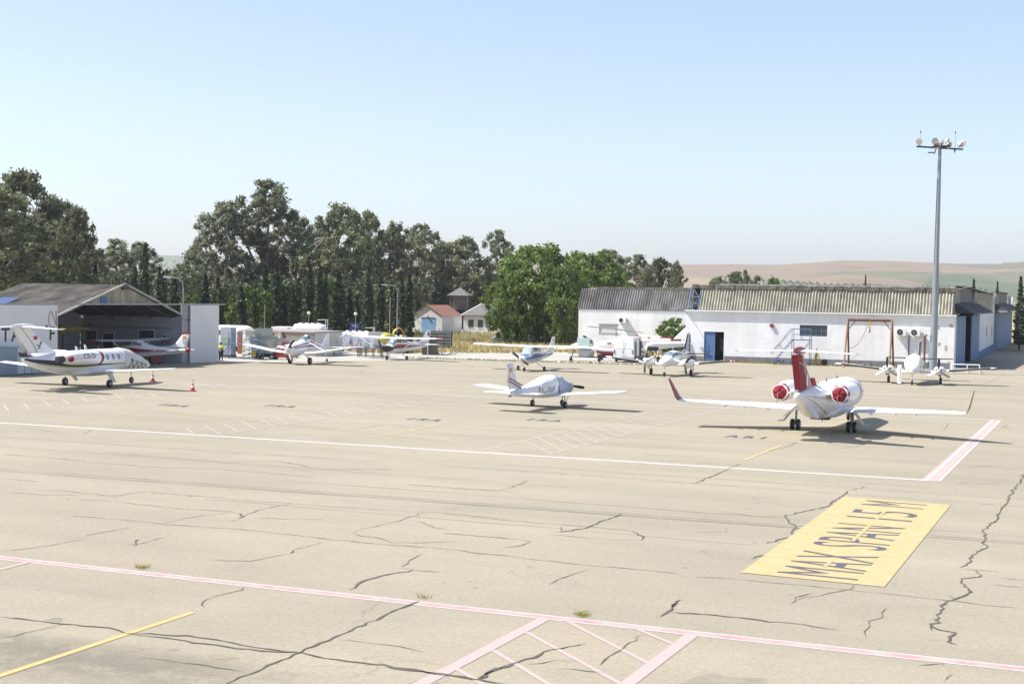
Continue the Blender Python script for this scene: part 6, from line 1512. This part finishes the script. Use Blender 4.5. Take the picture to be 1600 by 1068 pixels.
# white vans / dome tent behind
t=thing('white_caravan','rounded white trailer body behind the blue platform','caravan',D(338,158),R(-20));Body([(0,1.75,.9,1.0,1.2,5),(.5,1.7,1.05,1.15,1.2,5),(3.5,1.7,1.05,1.15,1.2,5),(4.2,1.65,.95,.95,1.15,5)]).mesh(24,12).build('body',white,t);wheels(t,[(1.2,-.9),(1.2,.9),(2.2,-.9),(2.2,.9)],.35,.1)
q=MB();q.bx(.8,1.5,-1.075,-1.06,1.8,2.3).bx(2.2,2.9,-1.075,-1.06,1.8,2.3);q.build('window',win,t)
# --- grey spray unit trailer, red machines
def machine(name,label,px,dp,rz,fn,cat='trailer'):
    t=thing(name,label,cat,D(px,dp),rz);fn(t);return t
def m1(t):
    MB().prism([(0,0,.6),(2.1,0,.6),(2.3,0,2.3),(-.2,0,2.3)],(0,1.2,0)).build('hopper',M('hopper_grey',(.30,.31,.28),.7,.1,.15,1),t)
    MB().bx(.35,2.15,-.06,-.02,2.3,3.05).build('raised_flap',M('flap_grey',(.26,.28,.26),.7,.1,.15),t)
    wheels(t,[(.3,-.0),(.3,1.2),(2.1,0),(2.1,1.2)],.29,.1)
    q=MB();q.bx(-.4,2.4,.1,1.1,.42,.56);q.tube((-.4,.6,.45),(-1.2,.6,.3),.05)
    for k in range(5):q.box((.4+k*.35,.2,.32),(.25,.3,.25),k)
    q.build('chassis',dark,t);MB().tube((.9,-.1,.4),(1.1,-.2,.8),.09).tube((1.2,-.1,.5),(1.3,-.15,.9),.06).build('valves',alu,t)
machine('spray_trailer','grey hopper trailer with a raised flap under the crop duster left wing',393,139,R(-10),m1)
def m2(t):
    rr=M('machine_red',(.38,.035,.04),.55,0,.25,3)
    MB().bx(0,3.0,0,1.2,.5,.8).prism([(0,0,.8),(1.3,0,.8),(.6,0,2.6),(.5,0,2.6)],(0,.1,0)).prism([(1.6,.2,.8),(2.9,.2,.8),(2.5,.2,1.5),(1.8,.2,1.5)],(0,.9,0)).tube((.2,1,.7),(.6,.6,2.5),.07).tube((1.2,1,.7),(.6,.6,2.5),.07).build('frame',rr,t)
    wheels(t,[(.4,-.05),(.4,1.25),(2.6,-.05),(2.6,1.25)],.35,.1)
    MB().sphere((1.4,.4,1.9),.35,10,8).bx(1.6,2.2,.3,.8,1.5,1.9).build('tank',M('machine_tank',(.4,.42,.42),.5,0,.1),t)
    MB().tube((.9,.2,1.3),(1.5,.2,2.6),.04).build('lever',whitem,t)
machine('towed_machine','dark red towed farm machine with a triangular hitch behind the crop duster',414,143.5,R(-8),m2,'machine')
def m3(t):
    rr=M('machine_red2',(.50,.08,.05),.55,0,.2,3)
    MB().bx(0,2.2,0,1.0,.2,.5).prism([(.1,.1,.5),(1.4,.1,.5),(1.2,.1,.95),(.3,.1,.95)],(0,.8,0)).build('body',rr,t);wheels(t,[(.3,-.04),(.3,1.04),(1.9,-.04),(1.9,1.04)],.2,.06);MB().tube((1.5,.4,.5),(1.5,.4,1.6),.03).bx(1.3,1.9,.2,.6,.5,.75).build('handle',alu,t)
machine('ground_cart','low bright red ground cart on small wheels under the crop duster wing root',421,139,R(-6),m3,'cart')
# --- tank lorry and second tank
def tanklorry(label,px,dp,rz,L_,rad,z,lorry):
    t=thing('tank_trailer' if not lorry else 'tank_lorry',label,'tanker',D(px,dp),rz)
    Body([(0,z,rad*.6,rad*.6,rad*.6,2.6),(.25,z,rad,rad,rad,2.6),(L_-.25,z,rad,rad,rad,2.6),(L_,z,rad*.6,rad*.6,rad*.6,2.6)]).mesh(28,14).build('tank',white,t)
    q=MB();q.bx(.2,L_-.2,-.5,.5,z-rad-.45,z-rad-.05);q.build('chassis',dark,t)
    wheels(t,[(x,y) for x in(.8,L_-1.2) for y in(-.85,.85)],.48,.15)
    q=MB()
    for k in range(4):q.tube((.8+k*(L_-1.6)/3,0,z+rad-.05),(.8+k*(L_-1.6)/3,0,z+rad+.12),.22,.22,10)
    q.build('hatch',whitem,t)
    q=MB();x=L_+.15
    q.tube((x,-.4,.8),(x,-.4,z+rad+.5),.03).tube((x,.2,.8),(x,.2,z+rad+.5),.03).tube((x,-.4,z+rad+.5),(x,.2,z+rad+.5),.03).tube((L_-.8,-.4,z+rad+.45),(x,-.4,z+rad+.5),.03)
    for k in range(8):q.tube((x,-.4,1+.35*k),(x,.2,1+.35*k),.02,.02,4)
    q.build('ladder',whitem,t)
    if lorry:
        MB().bx(-2.2,-.3,-1.1,1.1,.7,2.8).build('cab',whitem,t)
    return t
tanklorry('big white cylindrical tank lorry standing behind the low service building',459,156,R(-14),3.7,.62,2.55,True)
tanklorry('long white low tank trailer below the blue board',533,168,R(-12),3.9,.75,1.35,False)
t=thing('fuel_bowser','grey boxy bowser next to the white low tank','bowser',D(575,166),R(-12));MB().bx(0,1.8,0,1.4,.4,2.1).build('body',M('bowser_grey',(.42,.42,.42),.6,.1,.1,1),t);MB().bx(1.9,4.2,0,1.2,.4,1.8).build('rear_box',whitem,t);wheels(t,[(.6,0),(.6,1.3),(3.2,0),(3.2,1.1)],.35,.1)
# blue board and globe lamps
t=thing('advertising_board','dark blue board with small pale lettering behind the white tank','sign',D(546.5,172),R(-5));o=MB().bx(0,1.15,0,.06,2.1,3.0).build('board',M('board_blue',(.035,.045,.20),.5,0,.1),t)
# pale scribble on the board, word not readable in the photograph
MB().path([(.3,-.01,2.65),(.45,-.01,2.78),(.5,-.01,2.55),(.62,-.01,2.72),(.72,-.01,2.5),(.85,-.01,2.68),(.9,-.01,2.5)],.02,4).build('board_mark',whitem,t)
MB().tube((.15,.08,0),(.15,.08,2.95),.04).tube((1.0,.08,0),(1.0,.08,2.95),.04).build('post',grey,t)
def globe(loc,label,h):
    t=thing('globe_lamp',label,'street lamp',loc,0,'globe lamps behind the stored aircraft');MB().tube((0,0,0),(0,0,h-.2),.06,.04,8).build('post',grey,t);MB().sphere((0,0,h),.22,14,10).build('globe',M('globe_cream',(.72,.66,.42),.3,0,.05),t);return t
g0=globe(D(482,170),'globe lamp rising above the big white tank',htop(482,170,489));dup(g0,D(555,170),0,'globe lamp rising above the dark blue board')
def street_lamp(loc,label,h,rz,arm):
    t=thing('street_lamp',label,'street lamp',loc,rz,'curved street lamps in front of the cypresses');MB().tube((0,0,0),(0,0,h*.85),.10,.07,8).path([(0,0,h*.85),(-.06*arm,0,h*.93),(-.35*arm,0,h*.985),(-arm,0,h)],.055,7).build('pole',M('lamp_grey',(.30,.31,.31),.5,.2,.1,2),t);MB().box((-arm-.3,0,h-.02),(.75,.24,.13),0,.06).build('lamp_head',whitem,t);return t
s1_=street_lamp(D(620,178),'tall curved street lamp left of the white shed',htop(620,178,445),0,1.35)
k_=htop(285.5,150,433)/htop(620,178,445);dup(s1_,D(285.5,150),0,'curved street lamp behind the right side of the grey hangar',k_)
def post(name,label,px,dp,yt,r0,cat='post'):
    t=MB().tube((0,0,0),(0,0,htop(px,dp,yt)),r0,r0*.8,6).build(name,M('weathered_post',(.30,.26,.21),.8,0,.2,2),None);t.location=D(px,dp);tag(t,label,cat,'thin posts')
post('utility_pole','thin brown wooden pole left of the curved lamp by the shed',609,181,464,.10)
post('utility_pole','thin rusty pole standing above the service building',413,165,476,.05);post('utility_pole','short thin pole next to the yellow machines',632,185,508,.05)
# --- red A-frame gantry
ga,gb_=S(1328,0),S(1396,0)
t=thing('lifting_gantry','rusty red A-frame gantry with hanging hoist chains against the white hangar wall','gantry',O+dirx*0-diry*0,angx)
pi_=M('gantry_paint',(.36,.14,.09),.8,0,.5,2.2,c2=(.45,.40,.25))
h_=4.75;q=MB().tube((ga,-2.0,h_),(gb_,-2.0,h_),.13,.13,8).build('crossbeam',rust,t)
for x,sx in((ga,1),(gb_,-1)):
    for y0 in(-3.6,-.5):
        MB().tube((x,-2.0+(.1 if y0>-2 else -.1),h_),(x-.05*sx,y0,.05),.10,.10,7).build('leg',pi_ if y0<-2 else rust,t)
    MB().tube((x,-2,3.7),(x+sx*.8,-2,h_-.05),.05,.05,6).build('brace',rust,t)
MB().tube((ga,-3,1.3),(ga,-1.0,1.3),.04).build('tie_bar',rust,t)
mid=(ga+gb_)/2
q=MB().box((mid,-2.02,h_-.3),(.22,.22,.4)).box((mid+.02,-2.02,h_-.8),(.16,.14,.35)).build('hoist',yellow,t)
MB().box((mid+.02,-2.02,h_-1.1),(.12,.1,.3)).build('hook',dark,q)
def cat_(a,b,sag,n=12):return [Vector(a).lerp(Vector(b),i/n)-Vector((0,0,sag*math.sin(math.pi*i/n))) for i in range(n+1)]
MB().path(cat_((mid-.1,-2.05,h_-.4),(ga+.1,-2.3,1.9),.75),.022,5).build('chain',dark,t);MB().path(cat_((mid+.1,-2.05,h_-.7),(gb_-.2,-2.3,1.6),.65),.018,5).build('chain',whitem,t)
# --- blue steps, yellow jack, rubble
xs=S(1224,0)
t=thing('boarding_steps','blue tubular access steps on wheels against the hangar wall behind the jet tail','access stairs',O+dirx*xs-diry*1.4,angx)
q=MB();n=8
for y in(0,-1.0):
    q.tube((-.6,y,.25),(1.3,y,2.6),.03).tube((1.3,y,.2),(1.3,y,2.6),.035).tube((3.1,y,.2),(3.1,y,2.6),.035).tube((1.3,y,2.6),(3.1,y,2.6),.035).tube((-.6,y,.25),(3.1,y,.25),.035).tube((-.9,y,1.1),(1.2,y,3.7),.03).tube((1.2,y,3.7),(3.1,y,3.7),.03).tube((3.1,y,2.6),(3.1,y,3.7),.03).tube((.3,y,1.35),(-.1,y,2.1),.025).tube((1.3,y,.3),(3.1,y,2.5),.025)
    for x in(1.3,2.2):q.tube((x,y,2.6),(x,y,3.7),.025)
    q.tube((1.3,y,3.15),(3.1,y,3.15),.02)
q.build('frame',bst,t);q=MB()
for k in range(n):q.box((-.5+k*.25,-.5,.42+k*.30),(.26,.95,.03))
q.build('tread',bluew,t);MB().bx(1.3,3.1,-1.0,0,2.56,2.60).build('platform',bluew,t)
wheels(t,[(x,y) for x in(-.5,1.3,3.0) for y in(-.05,-.95)],.12,.04,dark);MB().bx(-.4,.4,-.9,-.1,.2,.45).build('ballast_box',bst,t)
xs=S(1278,0);t=thing('aircraft_jack','yellow tripod aircraft jack at the hangar foot','jack',O+dirx*xs-diry*1.0,angx)
q=MB();
for a in(0,2.09,4.19):q.tube((.55*math.cos(a),.55*math.sin(a),.03),(.1*math.cos(a),.1*math.sin(a),1.25),.045).tube((.55*math.cos(a),.55*math.sin(a),.03),(.12*math.cos(a),.12*math.sin(a),.5),.03)
q.build('tripod',yellow,t);MB().tube((0,0,.2),(0,0,1.4),.11,.1,10).build('cylinder',yellow,t);MB().tube((0,0,1.4),(0,0,1.75),.04).build('ram',dark,t)
for i,(px,sz,mt,lb) in enumerate(((1290,.32,dark,'dark tyre leaning right of the yellow jack'),(1318,.45,M('pale_rock',(.4,.36,.3),.9,0,.2,3,.5),'pale rubble lump left of the gantry foot'),(1334,.36,M('pale_rock',(.4,.36,.3)),'pale rubble lump right of the gantry foot'),(1355,.4,M('dark_rubble',(.16,.14,.12),.9,0,.4,3,.5),'dark rubble heap nearest to the engine of the covered twin'),(1347,.34,M('dark_rubble',(.16,.14,.12)),'dark rubble heap in the middle of the gantry'),(1306,.2,M('dark_rubble',(.16,.14,.12)),'small flat debris right of the tyre'))):
    t=MB();rg=random.Random(i)
    if i==0:t.tube((0,0,sz),(0.02,.2,sz+.02),sz,sz,16);t.tube((-.0,-.01,sz),(0.02,.22,sz),sz*.5,sz*.5,12)
    else:
        for k in range(6):t.sphere((rg.uniform(-.5,.5)*sz*2,rg.uniform(-.3,.3),sz*.4),sz*rg.uniform(.4,.8),6,5,(1.4,1,.7))
    o=t.build('rubber_ring' if i==0 else 'rubble_heap',mt,None);o.location=O+dirx*S(px,0)-diry*.7;tag(o,lb,'tyre' if i==0 else 'rubble','debris along the hangar foot')
t=thing('white_barrier','low white metal barrier right of the covered twin nacelle','barrier',D(1487,134),R(-22));q=MB()
for x in(0,1.4,2.5):q.tube((x,0,0),(x,0,.9),.05).tube((x,0,.5),(x+.25,.5,.02),.035)
q.tube((0,0,.85),(2.5,0,.85),.05).tube((0,0,.45),(2.5,0,.45),.03);q.build('frame',whitem,t)
# --- white van
vb=(G(971,568.5));van=thing('cargo_van','white high-roof cargo van seen from behind with its side door open','van',D(983,147),R(73))
Bv=[(-2.7,1.0),]
q=MB();prof=[(-2.7,.45),(-2.72,1.2),(-2.62,2.45),(-2.4,2.58),(1.1,2.58),(1.5,2.35),(2.05,1.45),(2.85,1.15),(2.95,.85),(2.95,.45)]
rs=[]
for y,ins in((-.98,.10),(-1.03,.03),(-1.05,0),(1.05,0),(1.03,.03),(.98,.10)):
    rs.append([(x*(1-ins*.02),y*(1 if z<1.3 else (1-.10*(z-1.3)/1.2)),z-(ins*.5 if z>2.3 else 0)) for x,z in prof])
q.rings(rs,True,False);bo=q.build('body',white,van)
MB().bx(-2.74,-2.722,-.012,.012,.5,2.4).bx(-2.735,-2.72,-.9,.9,1.42,1.44).box((-2.74,.12,1.15),(.03,.14,.06)).build('door_gap',grey,bo)
MB().bx(-2.76,-2.72,-1.0,-.9,.9,1.3).bx(-2.76,-2.72,.9,1.0,.9,1.3).build('tail_light',maroon,bo)
MB().bx(-2.8,-2.7,-1.0,1.0,.38,.5).build('bumper',dark,bo);MB().bx(-2.75,-2.715,-.25,.25,.62,.75).build('number_plate',cream,bo)
MB().bx(-.2,1.0,-1.07,-1.045,.5,2.15).build('side_opening',inside,bo);MB().bx(-1.6,-.3,-1.16,-1.10,.5,2.2).build('sliding_door',white,van)
MB().bx(1.2,1.9,-1.055,-1.03,1.4,2.0).build('side_window',win,bo)
for x in(-1.7,1.95):
    for y in(-.95,.95):wheel(van,(x,y,.33),.33,.2)
# --- stored airframe parts by the van
t=thing('stored_fuselage','white tail section with a small Spanish flag and dark red belly left of the van','aircraft part',D(951,150),R(190))
Bq=Body([(-3.4,1.5,.35,.9,.6,2.3),(-2.4,1.5,.5,1.0,.85,2.3),(-.5,1.45,.55,1.1,.85,2.3),(1.3,1.4,.4,.8,.6,2.3),(2.2,1.4,.06,.1,.1,2)]);o=Bq.mesh(24,24).build('fuselage',white,t);t.scale=(.85,.85,.85)
Bq.both(-2.6,1.6,R(-70),R(-22),.015,16,4).build('belly_stripe',maroon,o);
flat_flag(o,.1,2.1,.56,.5,.28,1);flat_flag(o,.1,2.1,-.56,.5,.28,-1)
MB().bx(-1.7,-1.4,-.58,.58,1.7,2.4).build('window',win,o)
MB().tube((-1.5,-.8,.2),(-1.5,.8,.2),.2).tube((1,-.5,.2),(1,.5,.2),.2).bx(-1.8,1.4,-.3,.3,.3,.7).build('dolly',dark,t)
t=thing('rotor_plane','grey rotor blade drooping over the stored tail section by the wall','aircraft part',D(962,158),R(-9));MB().tube((-3.2,0,3.35),(0,0,3.1),.06,.08,6).tube((0,0,3.1),(3,0,2.75),.08,.05,6).build('blade',grey,t);MB().tube((0,0,0),(0,0,3.1),.07).build('mast',grey,t)
def wing_trolley(label,px,dp,rz,L_):
    t=thing('wing_on_trolley',label,'aircraft part',D(px,dp),rz)
    foil([((0,-L_/2,1.15),1.1,.09,(0,0,1)),((.1,0,1.35),1.5,.13,(0,0,1)),((0,L_/2,1.2),1.1,.09,(0,0,1))]).build('wing',white,t)
    q=MB()
    for y in(-L_*.22,L_*.22):
        for x in(-.9,.1):q.tube((x-.1,y,.18),(x+.1,y,.18),.18).tube((x,y,.18),(x*.6-.2,y*.8,1.15),.035)
    q.tube((-.4,-L_*.25,.45),(-.4,L_*.25,.45),.04)
    q.build('trolley',dark,t);return t
wing_trolley('white wing lying on a wheeled trolley just left of the stored tail section',914,147,R(88),6.6)
t=thing('sailplane_cockpit','small white cockpit shell with open canopy behind the wing trolley','aircraft part',D(916,156),R(160));Body([(-1.6,1.3,.1,.1,.1,2),(-.8,1.35,.5,.4,.4,2.2),(.8,1.3,.5,.35,.4,2.2),(1.8,1.2,.1,.1,.1,2)]).mesh(20,18).build('shell',white,t);MB().prism([(-.8,.1,1.8),(.2,.1,2.4),(.3,.1,2.3),(-.6,.1,1.7)],(0,.5,0)).build('canopy_frame',dark,t);MB().bx(-.8,.8,-.35,.35,.02,.95).build('cradle',grey,t);MB().bx(-.7,.7,.8,1.2,1.25,2.15).build('backing_crate',M('pale_green_tarp',(.45,.56,.52),.8,0,.1,2),t)
def tail_thing(label,px,dp,rz,zb):
    t=thing('stored_high_wing_plane',label,'aircraft part',D(px,dp),rz)
    Body([(-3.6,zb,.05,.1,.1,2),(-3,zb,.12,.18,.2,2.2),(0,zb-.1,.3,.3,.32,2.4),(2,zb-.2,.42,.42,.42,2.5),(2.6,zb-.2,.3,.3,.3,2.2)]).mesh(20,24).build('fuselage',white,t)
    fn=foil([((-1.8,0,zb+.2),1.6,.06,(0,1,0)),((-3.2,0,zb+1.5),.75,.04,(0,1,0))],SYM).build('fin',white,t);MB().prism([(-3.3,-.05,zb+.1),(-3.55,-.05,zb+.1),(-4.15,-.05,zb+1.5),(-3.85,-.05,zb+1.5)],(0,.1,0)).build('rudder',maroon,fn)
    for s in(1,-1):
        w_=foil([((1.2,s*.3,zb+.5),1.3,.1,(0,0,1)),((1.1,s*3.3,zb+.55),1.0,.08,(0,0,1))]).build('wing',white,t);MB().bx(.1,1.15,s*2.9,s*3.35,zb+.45,zb+.63).build('wing_tip',redp,w_)
    q=MB()
    for s in(-.8,.8):q.tube((1,s,.2),(1,s+.15,.2),.2,.2,12).tube((1,s,.25),(1,s*.4,zb-.6),.04)
    q.tube((-2.8,0,0),(-2.8,0,zb-.1),.04).build('gear',dark,t);return t
tail_thing('stored white plane with a red-edged fin farther left, half behind the van',1028,156,R(200),1.9)
tail_thing('stored white plane with a red wingtip and slanted fin before the dark bush',1046,151,R(196),1.75)
t=thing('engine_frame','dark tangled engine test frame right of the van','machine',D(1014,142),R(0));q=MB();rg=random.Random(4)
for k in range(22):q.tube((rg.uniform(-.9,.9),rg.uniform(-.5,.5),rg.uniform(.1,1.7)),(rg.uniform(-.9,.9),rg.uniform(-.5,.5),rg.uniform(.1,1.7)),.03,.03,4)
q.bx(-.2,.9,-.3,.3,1.35,1.75);q.tube((-1,0,0),(-1,0,2.6),.04).tube((-.8,-.3,.25),(-.8,.3,.25),.25,.25,12).tube((.7,-.3,.25),(.7,.3,.25),.25,.25,12);q.build('frame',dark,t)
# --- yellow machines behind the stripped plane
def heli(t):
    MB().sphere((0,0,1.5),.85,16,12,(1.15,.9,.95)).build('cabin',M('heli_yellow',(.44,.40,.06),.45,0,.15),t);MB().tube((.35,-.68,1.5),(.35,-.80,1.5),.3,.3,14).build('porthole',black,t);MB().tube((-1,-.7,.05),(1.2,-.7,.05),.05).tube((-1,.7,.05),(1.2,.7,.05),.05).tube((-.5,-.7,.05),(-.3,-.3,.8),.04).tube((.6,-.7,.05),(.4,-.3,.8),.04).tube((-.5,.7,.05),(-.3,.3,.8),.04).tube((.6,.7,.05),(.4,.3,.8),.04).build('skid',dark,t)
machine('helicopter_cabin','round yellow helicopter cabin shell with a dark porthole behind the stripped plane',604,158,R(15),lambda t:(heli(t),setattr(t,'scale',(.8,.8,.8))),'aircraft part').location.z=.45
MB_=MB();
def spr(t):
    t_=[]
    rs=[];
    MB().rings([[(x,rr*math.cos(a),2.5+rr*math.sin(a)) for a in[2*math.pi*k/24 for k in range(24)]] for x,rr in((-.35,.66),(-.3,.74),(.2,.80),(.45,.74),(.45,.69),(.2,.73),(-.25,.66))],False).build('fan_shroud',yellow,t)
    MB().tube((0,0,2.5),(.25,0,2.5),.28,.2,12).box((0,0,2.5),(.1,1.4,.1)).box((0,0,2.5),(.1,.1,1.4)).build('fan',black,t)
    MB().bx(-1.0,1.1,-.6,.6,.7,1.8).build('engine_box',M('machine_black',(.03,.03,.035),.6,0,.2),t);MB().prism([(1.2,-.5,.7),(2.6,-.5,.7),(2.2,-.5,1.9)],(0,1,0)).build('cone_cover',M('machine_black',(.03,.03,.035)),t)
    wheels(t,[(-.6,-.7),(-.6,.7),(1.5,-.7),(1.5,.7)],.4,.1)
_f=machine('fan_sprayer','black machine with a big yellow ring fan shroud behind the stripped plane',622,160,R(-65),spr,'machine');_f.scale=(.85,.85,.85)
t=thing('blue_crane_truck','dark blue and yellow jumble of a small truck crane behind the tank end','truck',D(503,157),R(-30));MB().bx(0,1.8,0,1.3,.6,1.3).build('bed',dark,t);MB().bx(-.2,.5,0,1.2,1.3,2.6).build('cab',M('truck_blue',(.03,.09,.28),.5,0,.15),t);MB().tube((.6,.3,1.2),(1.6,.3,2.2),.09).tube((1.6,.3,2.2),(2.0,.3,.8),.08).box((1.0,.2,1.5),(.4,.4,.7)).build('crane_arm',yellow,t);wheels(t,[(.2,0),(.2,1.3),(1.6,0),(1.6,1.3)],.4,.1)
# --- white lattice frame, pale slanted panels
t=thing('lattice_frame','white bare lattice fuselage frame standing behind the crop duster right wing','aircraft part',D(538,151),R(-6));q=MB()
A_=[(-1.6,-.4,.8),(1.2,-.3,.9),(2.9,-.1,.9)];B_=[(-1.3,-.4,1.4),(.6,-.3,2.55),(2.9,-.1,1.2)];C_=[(p[0],-p[1],p[2]) for p in A_];D_=[(p[0],-p[1],p[2]) for p in B_]
for P_ in(A_,B_,C_,D_):q.path(P_,.035,5)
def il(P_,f):
    f*=2;k=min(1,int(f));return Vector(P_[k]).lerp(Vector(P_[k+1]),f-k)
for k in range(9):
    f=k/8;q.tube(il(A_,f),il(B_,f),.025,.025,4).tube(il(C_,f),il(D_,f),.025,.025,4).tube(il(B_,f),il(D_,f),.02,.02,4)
    if k<8:q.tube(il(A_,f),il(B_,f+.125),.02,.02,4).tube(il(C_,f+.125),il(D_,f),.02,.02,4)
q.build('lattice',white,t);q=MB()
for x in(-1,1.8):
    for y in(-.4,.4):MB().tube((x,y,0),(x,y*.75,.8),.05).build('leg',dark,t)
t=thing('workbench','dark workbench row with tools between the lattice frame and the stripped plane','workbench',D(557,148),R(-8));MB().bx(0,3.4,0,.8,.85,.92).build('bench_top',bluew,t);q=MB()
for x in(.1,.9,1.7,2.5,3.3):q.tube((x,.1,0),(x,.1,.85),.04).tube((x,.7,0),(x,.7,.85),.04)
q.bx(0,3.4,.1,.7,.1,.16);q.build('bench_leg',dark,t);MB().box((1.0,.4,1.05),(.5,.4,.25)).box((2.2,.4,1.1),(.7,.3,.3),.4).sphere((2.9,.4,1.1),.2,8,6).build('tool_box',grey,t)
t=thing('panel_stack','pale grey slanted sheet panels stacked behind the crop duster tail','panels',D(515,160),R(-8));q=MB()
for k in range(4):q.prism([(k*.9,k*.15,.1),(k*.9+2.1,k*.15,.1),(k*.9+2.3,k*.15+.35,1.9-.1*k),(k*.9+.2,k*.15+.35,2.0-.1*k)],(0,.05,0))
q.build('panel',M('panel_palegrey',(.45,.47,.5),.6,0,.1,1),t);MB().bx(1.9,4.4,-.1,-.02,.3,.9).build('warning_strip',M('pinkish_strip',(.5,.35,.3),.7,0,.2,4),t)
# --- dark crate / grille near fence
t=thing('cargo_crate','dark grey slatted crate beyond the stripped plane tail','crate',D(665,168),R(-6));q=MB()
for k in range(6):q.bx(0,3.0,0,.05,.15+k*.37,.38+k*.37)
for x in(0,1,2,2.95):q.bx(x,x+.06,-.04,0,.1,2.35)
q.build('slats',M('crate_grey',(.24,.24,.23),.8,0,.2,2),t);MB().bx(.02,2.98,.06,1.4,.1,2.3).build('box',M('crate_dark',(.07,.07,.07),.9,0,.2),t)
t=thing('timber_crate','dark brown box with a post behind the stripped plane tailplane','crate',D(659,155),R(-4));MB().bx(0,1.6,0,1,.05,1.05).bx(-.6,1.6,0,1,1.1,1.75).build('box',M('crate_brown',(.10,.085,.07),.9,0,.3,3),t);MB().bx(.6,.7,-.05,0,0,1.8).build('batten',cream,t)
t=thing('scrap_planks','grey planks lying in the dry grass in front of the shed','planks',D(720,195),R(5));q=MB()
for k in range(6):q.box((k*.5,k*.1,.35+.08*(k%3)),(2.2,.15,.08),.1*k,.06*(k-3))
q.bx(0,.2,0,.6,0,.35);q.bx(2.2,2.4,0,.6,0,.4);q.build('planks',M('old_timber',(.28,.24,.19),.9,0,.3,3),t)
t=thing('scrap_pile','low pile of bent metal on the concrete right of the stripped plane','scrap',D(678,156),R(0));q=MB();rg=random.Random(8)
for k in range(14):
    x=rg.uniform(0,2.6);q.tube((x,rg.uniform(-.4,.4),.05),(x+rg.uniform(-.8,.8),rg.uniform(-.4,.4),rg.uniform(.1,.6)),.06,.04,5)
q.build('bent_metal',grey,t)
# --- fence with wire
fa=D(655,200);fb=D(903,186);fl=(fb-fa).length;fd=(fb-fa).normalized()
t=thing('wire_fence','grey post-and-wire fence crossing the dry grass in front of the shed and trees','fence',fa,math.atan2(fd.y,fd.x))
n=15
for k in range(n+1):
    x=fl*k/n;MB().tube((x,0,0),(x,0,1.95),.045,.045,6).build('post',grey,t)
q=MB()
for z in(.3,.6,.9,1.2,1.5,1.8):q.tube((0,0,z),(fl,0,z),.008,.008,3)
q.build('wire',grey,t)
# --- cars in the tree shade
def car(px,dp,rz,c,label,mat):
    t=thing('parked_car',label,'car',D(px,dp),rz,'cars parked under the big green tree')
    pr_=[(-2.1,.35),(-2.15,.75),(-1.85,.92),(-1.3,1.38),(.3,1.42),(1.0,.98),(1.9,.85),(2.1,.6),(2.1,.35)]
    q=MB().rings([[(x,y*(1 if z<1 else .86),z) for x,z in pr_] for y in(-.84,-.8,.8,.84)],True,False).build('body',mat,t)
    MB().prism([(-1.25,-.76,.95),(.75,-.76,.95),(.25,-.73,1.34),(-1.15,-.73,1.34)],(0,1.5,0)).prism([(.35,-.7,1.35),(.95,-.7,1.02),(.97,-.7,1.04),(.37,-.7,1.37)],(0,1.4,0)).build('window',win,q)
    for x in(-1.3,1.35):
        for y in(-.75,.75):wheel(t,(x,y,.31),.31,.18)
    for y in(-.6,.6):MB().box((2.09,y,.65),(.06,.3,.14)).build('headlight',alu,q)
    return t
k0=car(792,193,R(8),0,'silver grey car in the shade at the left foot of the big green tree',M('car_silver',(.35,.38,.42),.3,.5,.05));
for px,dp,rz,lb,mt in((833,195,R(-50),'white car in the shade under the middle of the big green tree',white),(872,193,R(20),'dark car in deep shade by the low hangar corner',M('car_dark',(.05,.06,.08),.3,.3,.05))):
    r=dup(k0,D(px,dp),rz,lb)
    for c in r.children:
        if c.name.startswith('body'):
            c.data=c.data.copy();c.data.materials.clear();c.data.materials.append(mt)
# grey dish / box under hangar edge at far left already built; small red-white drum by the gable
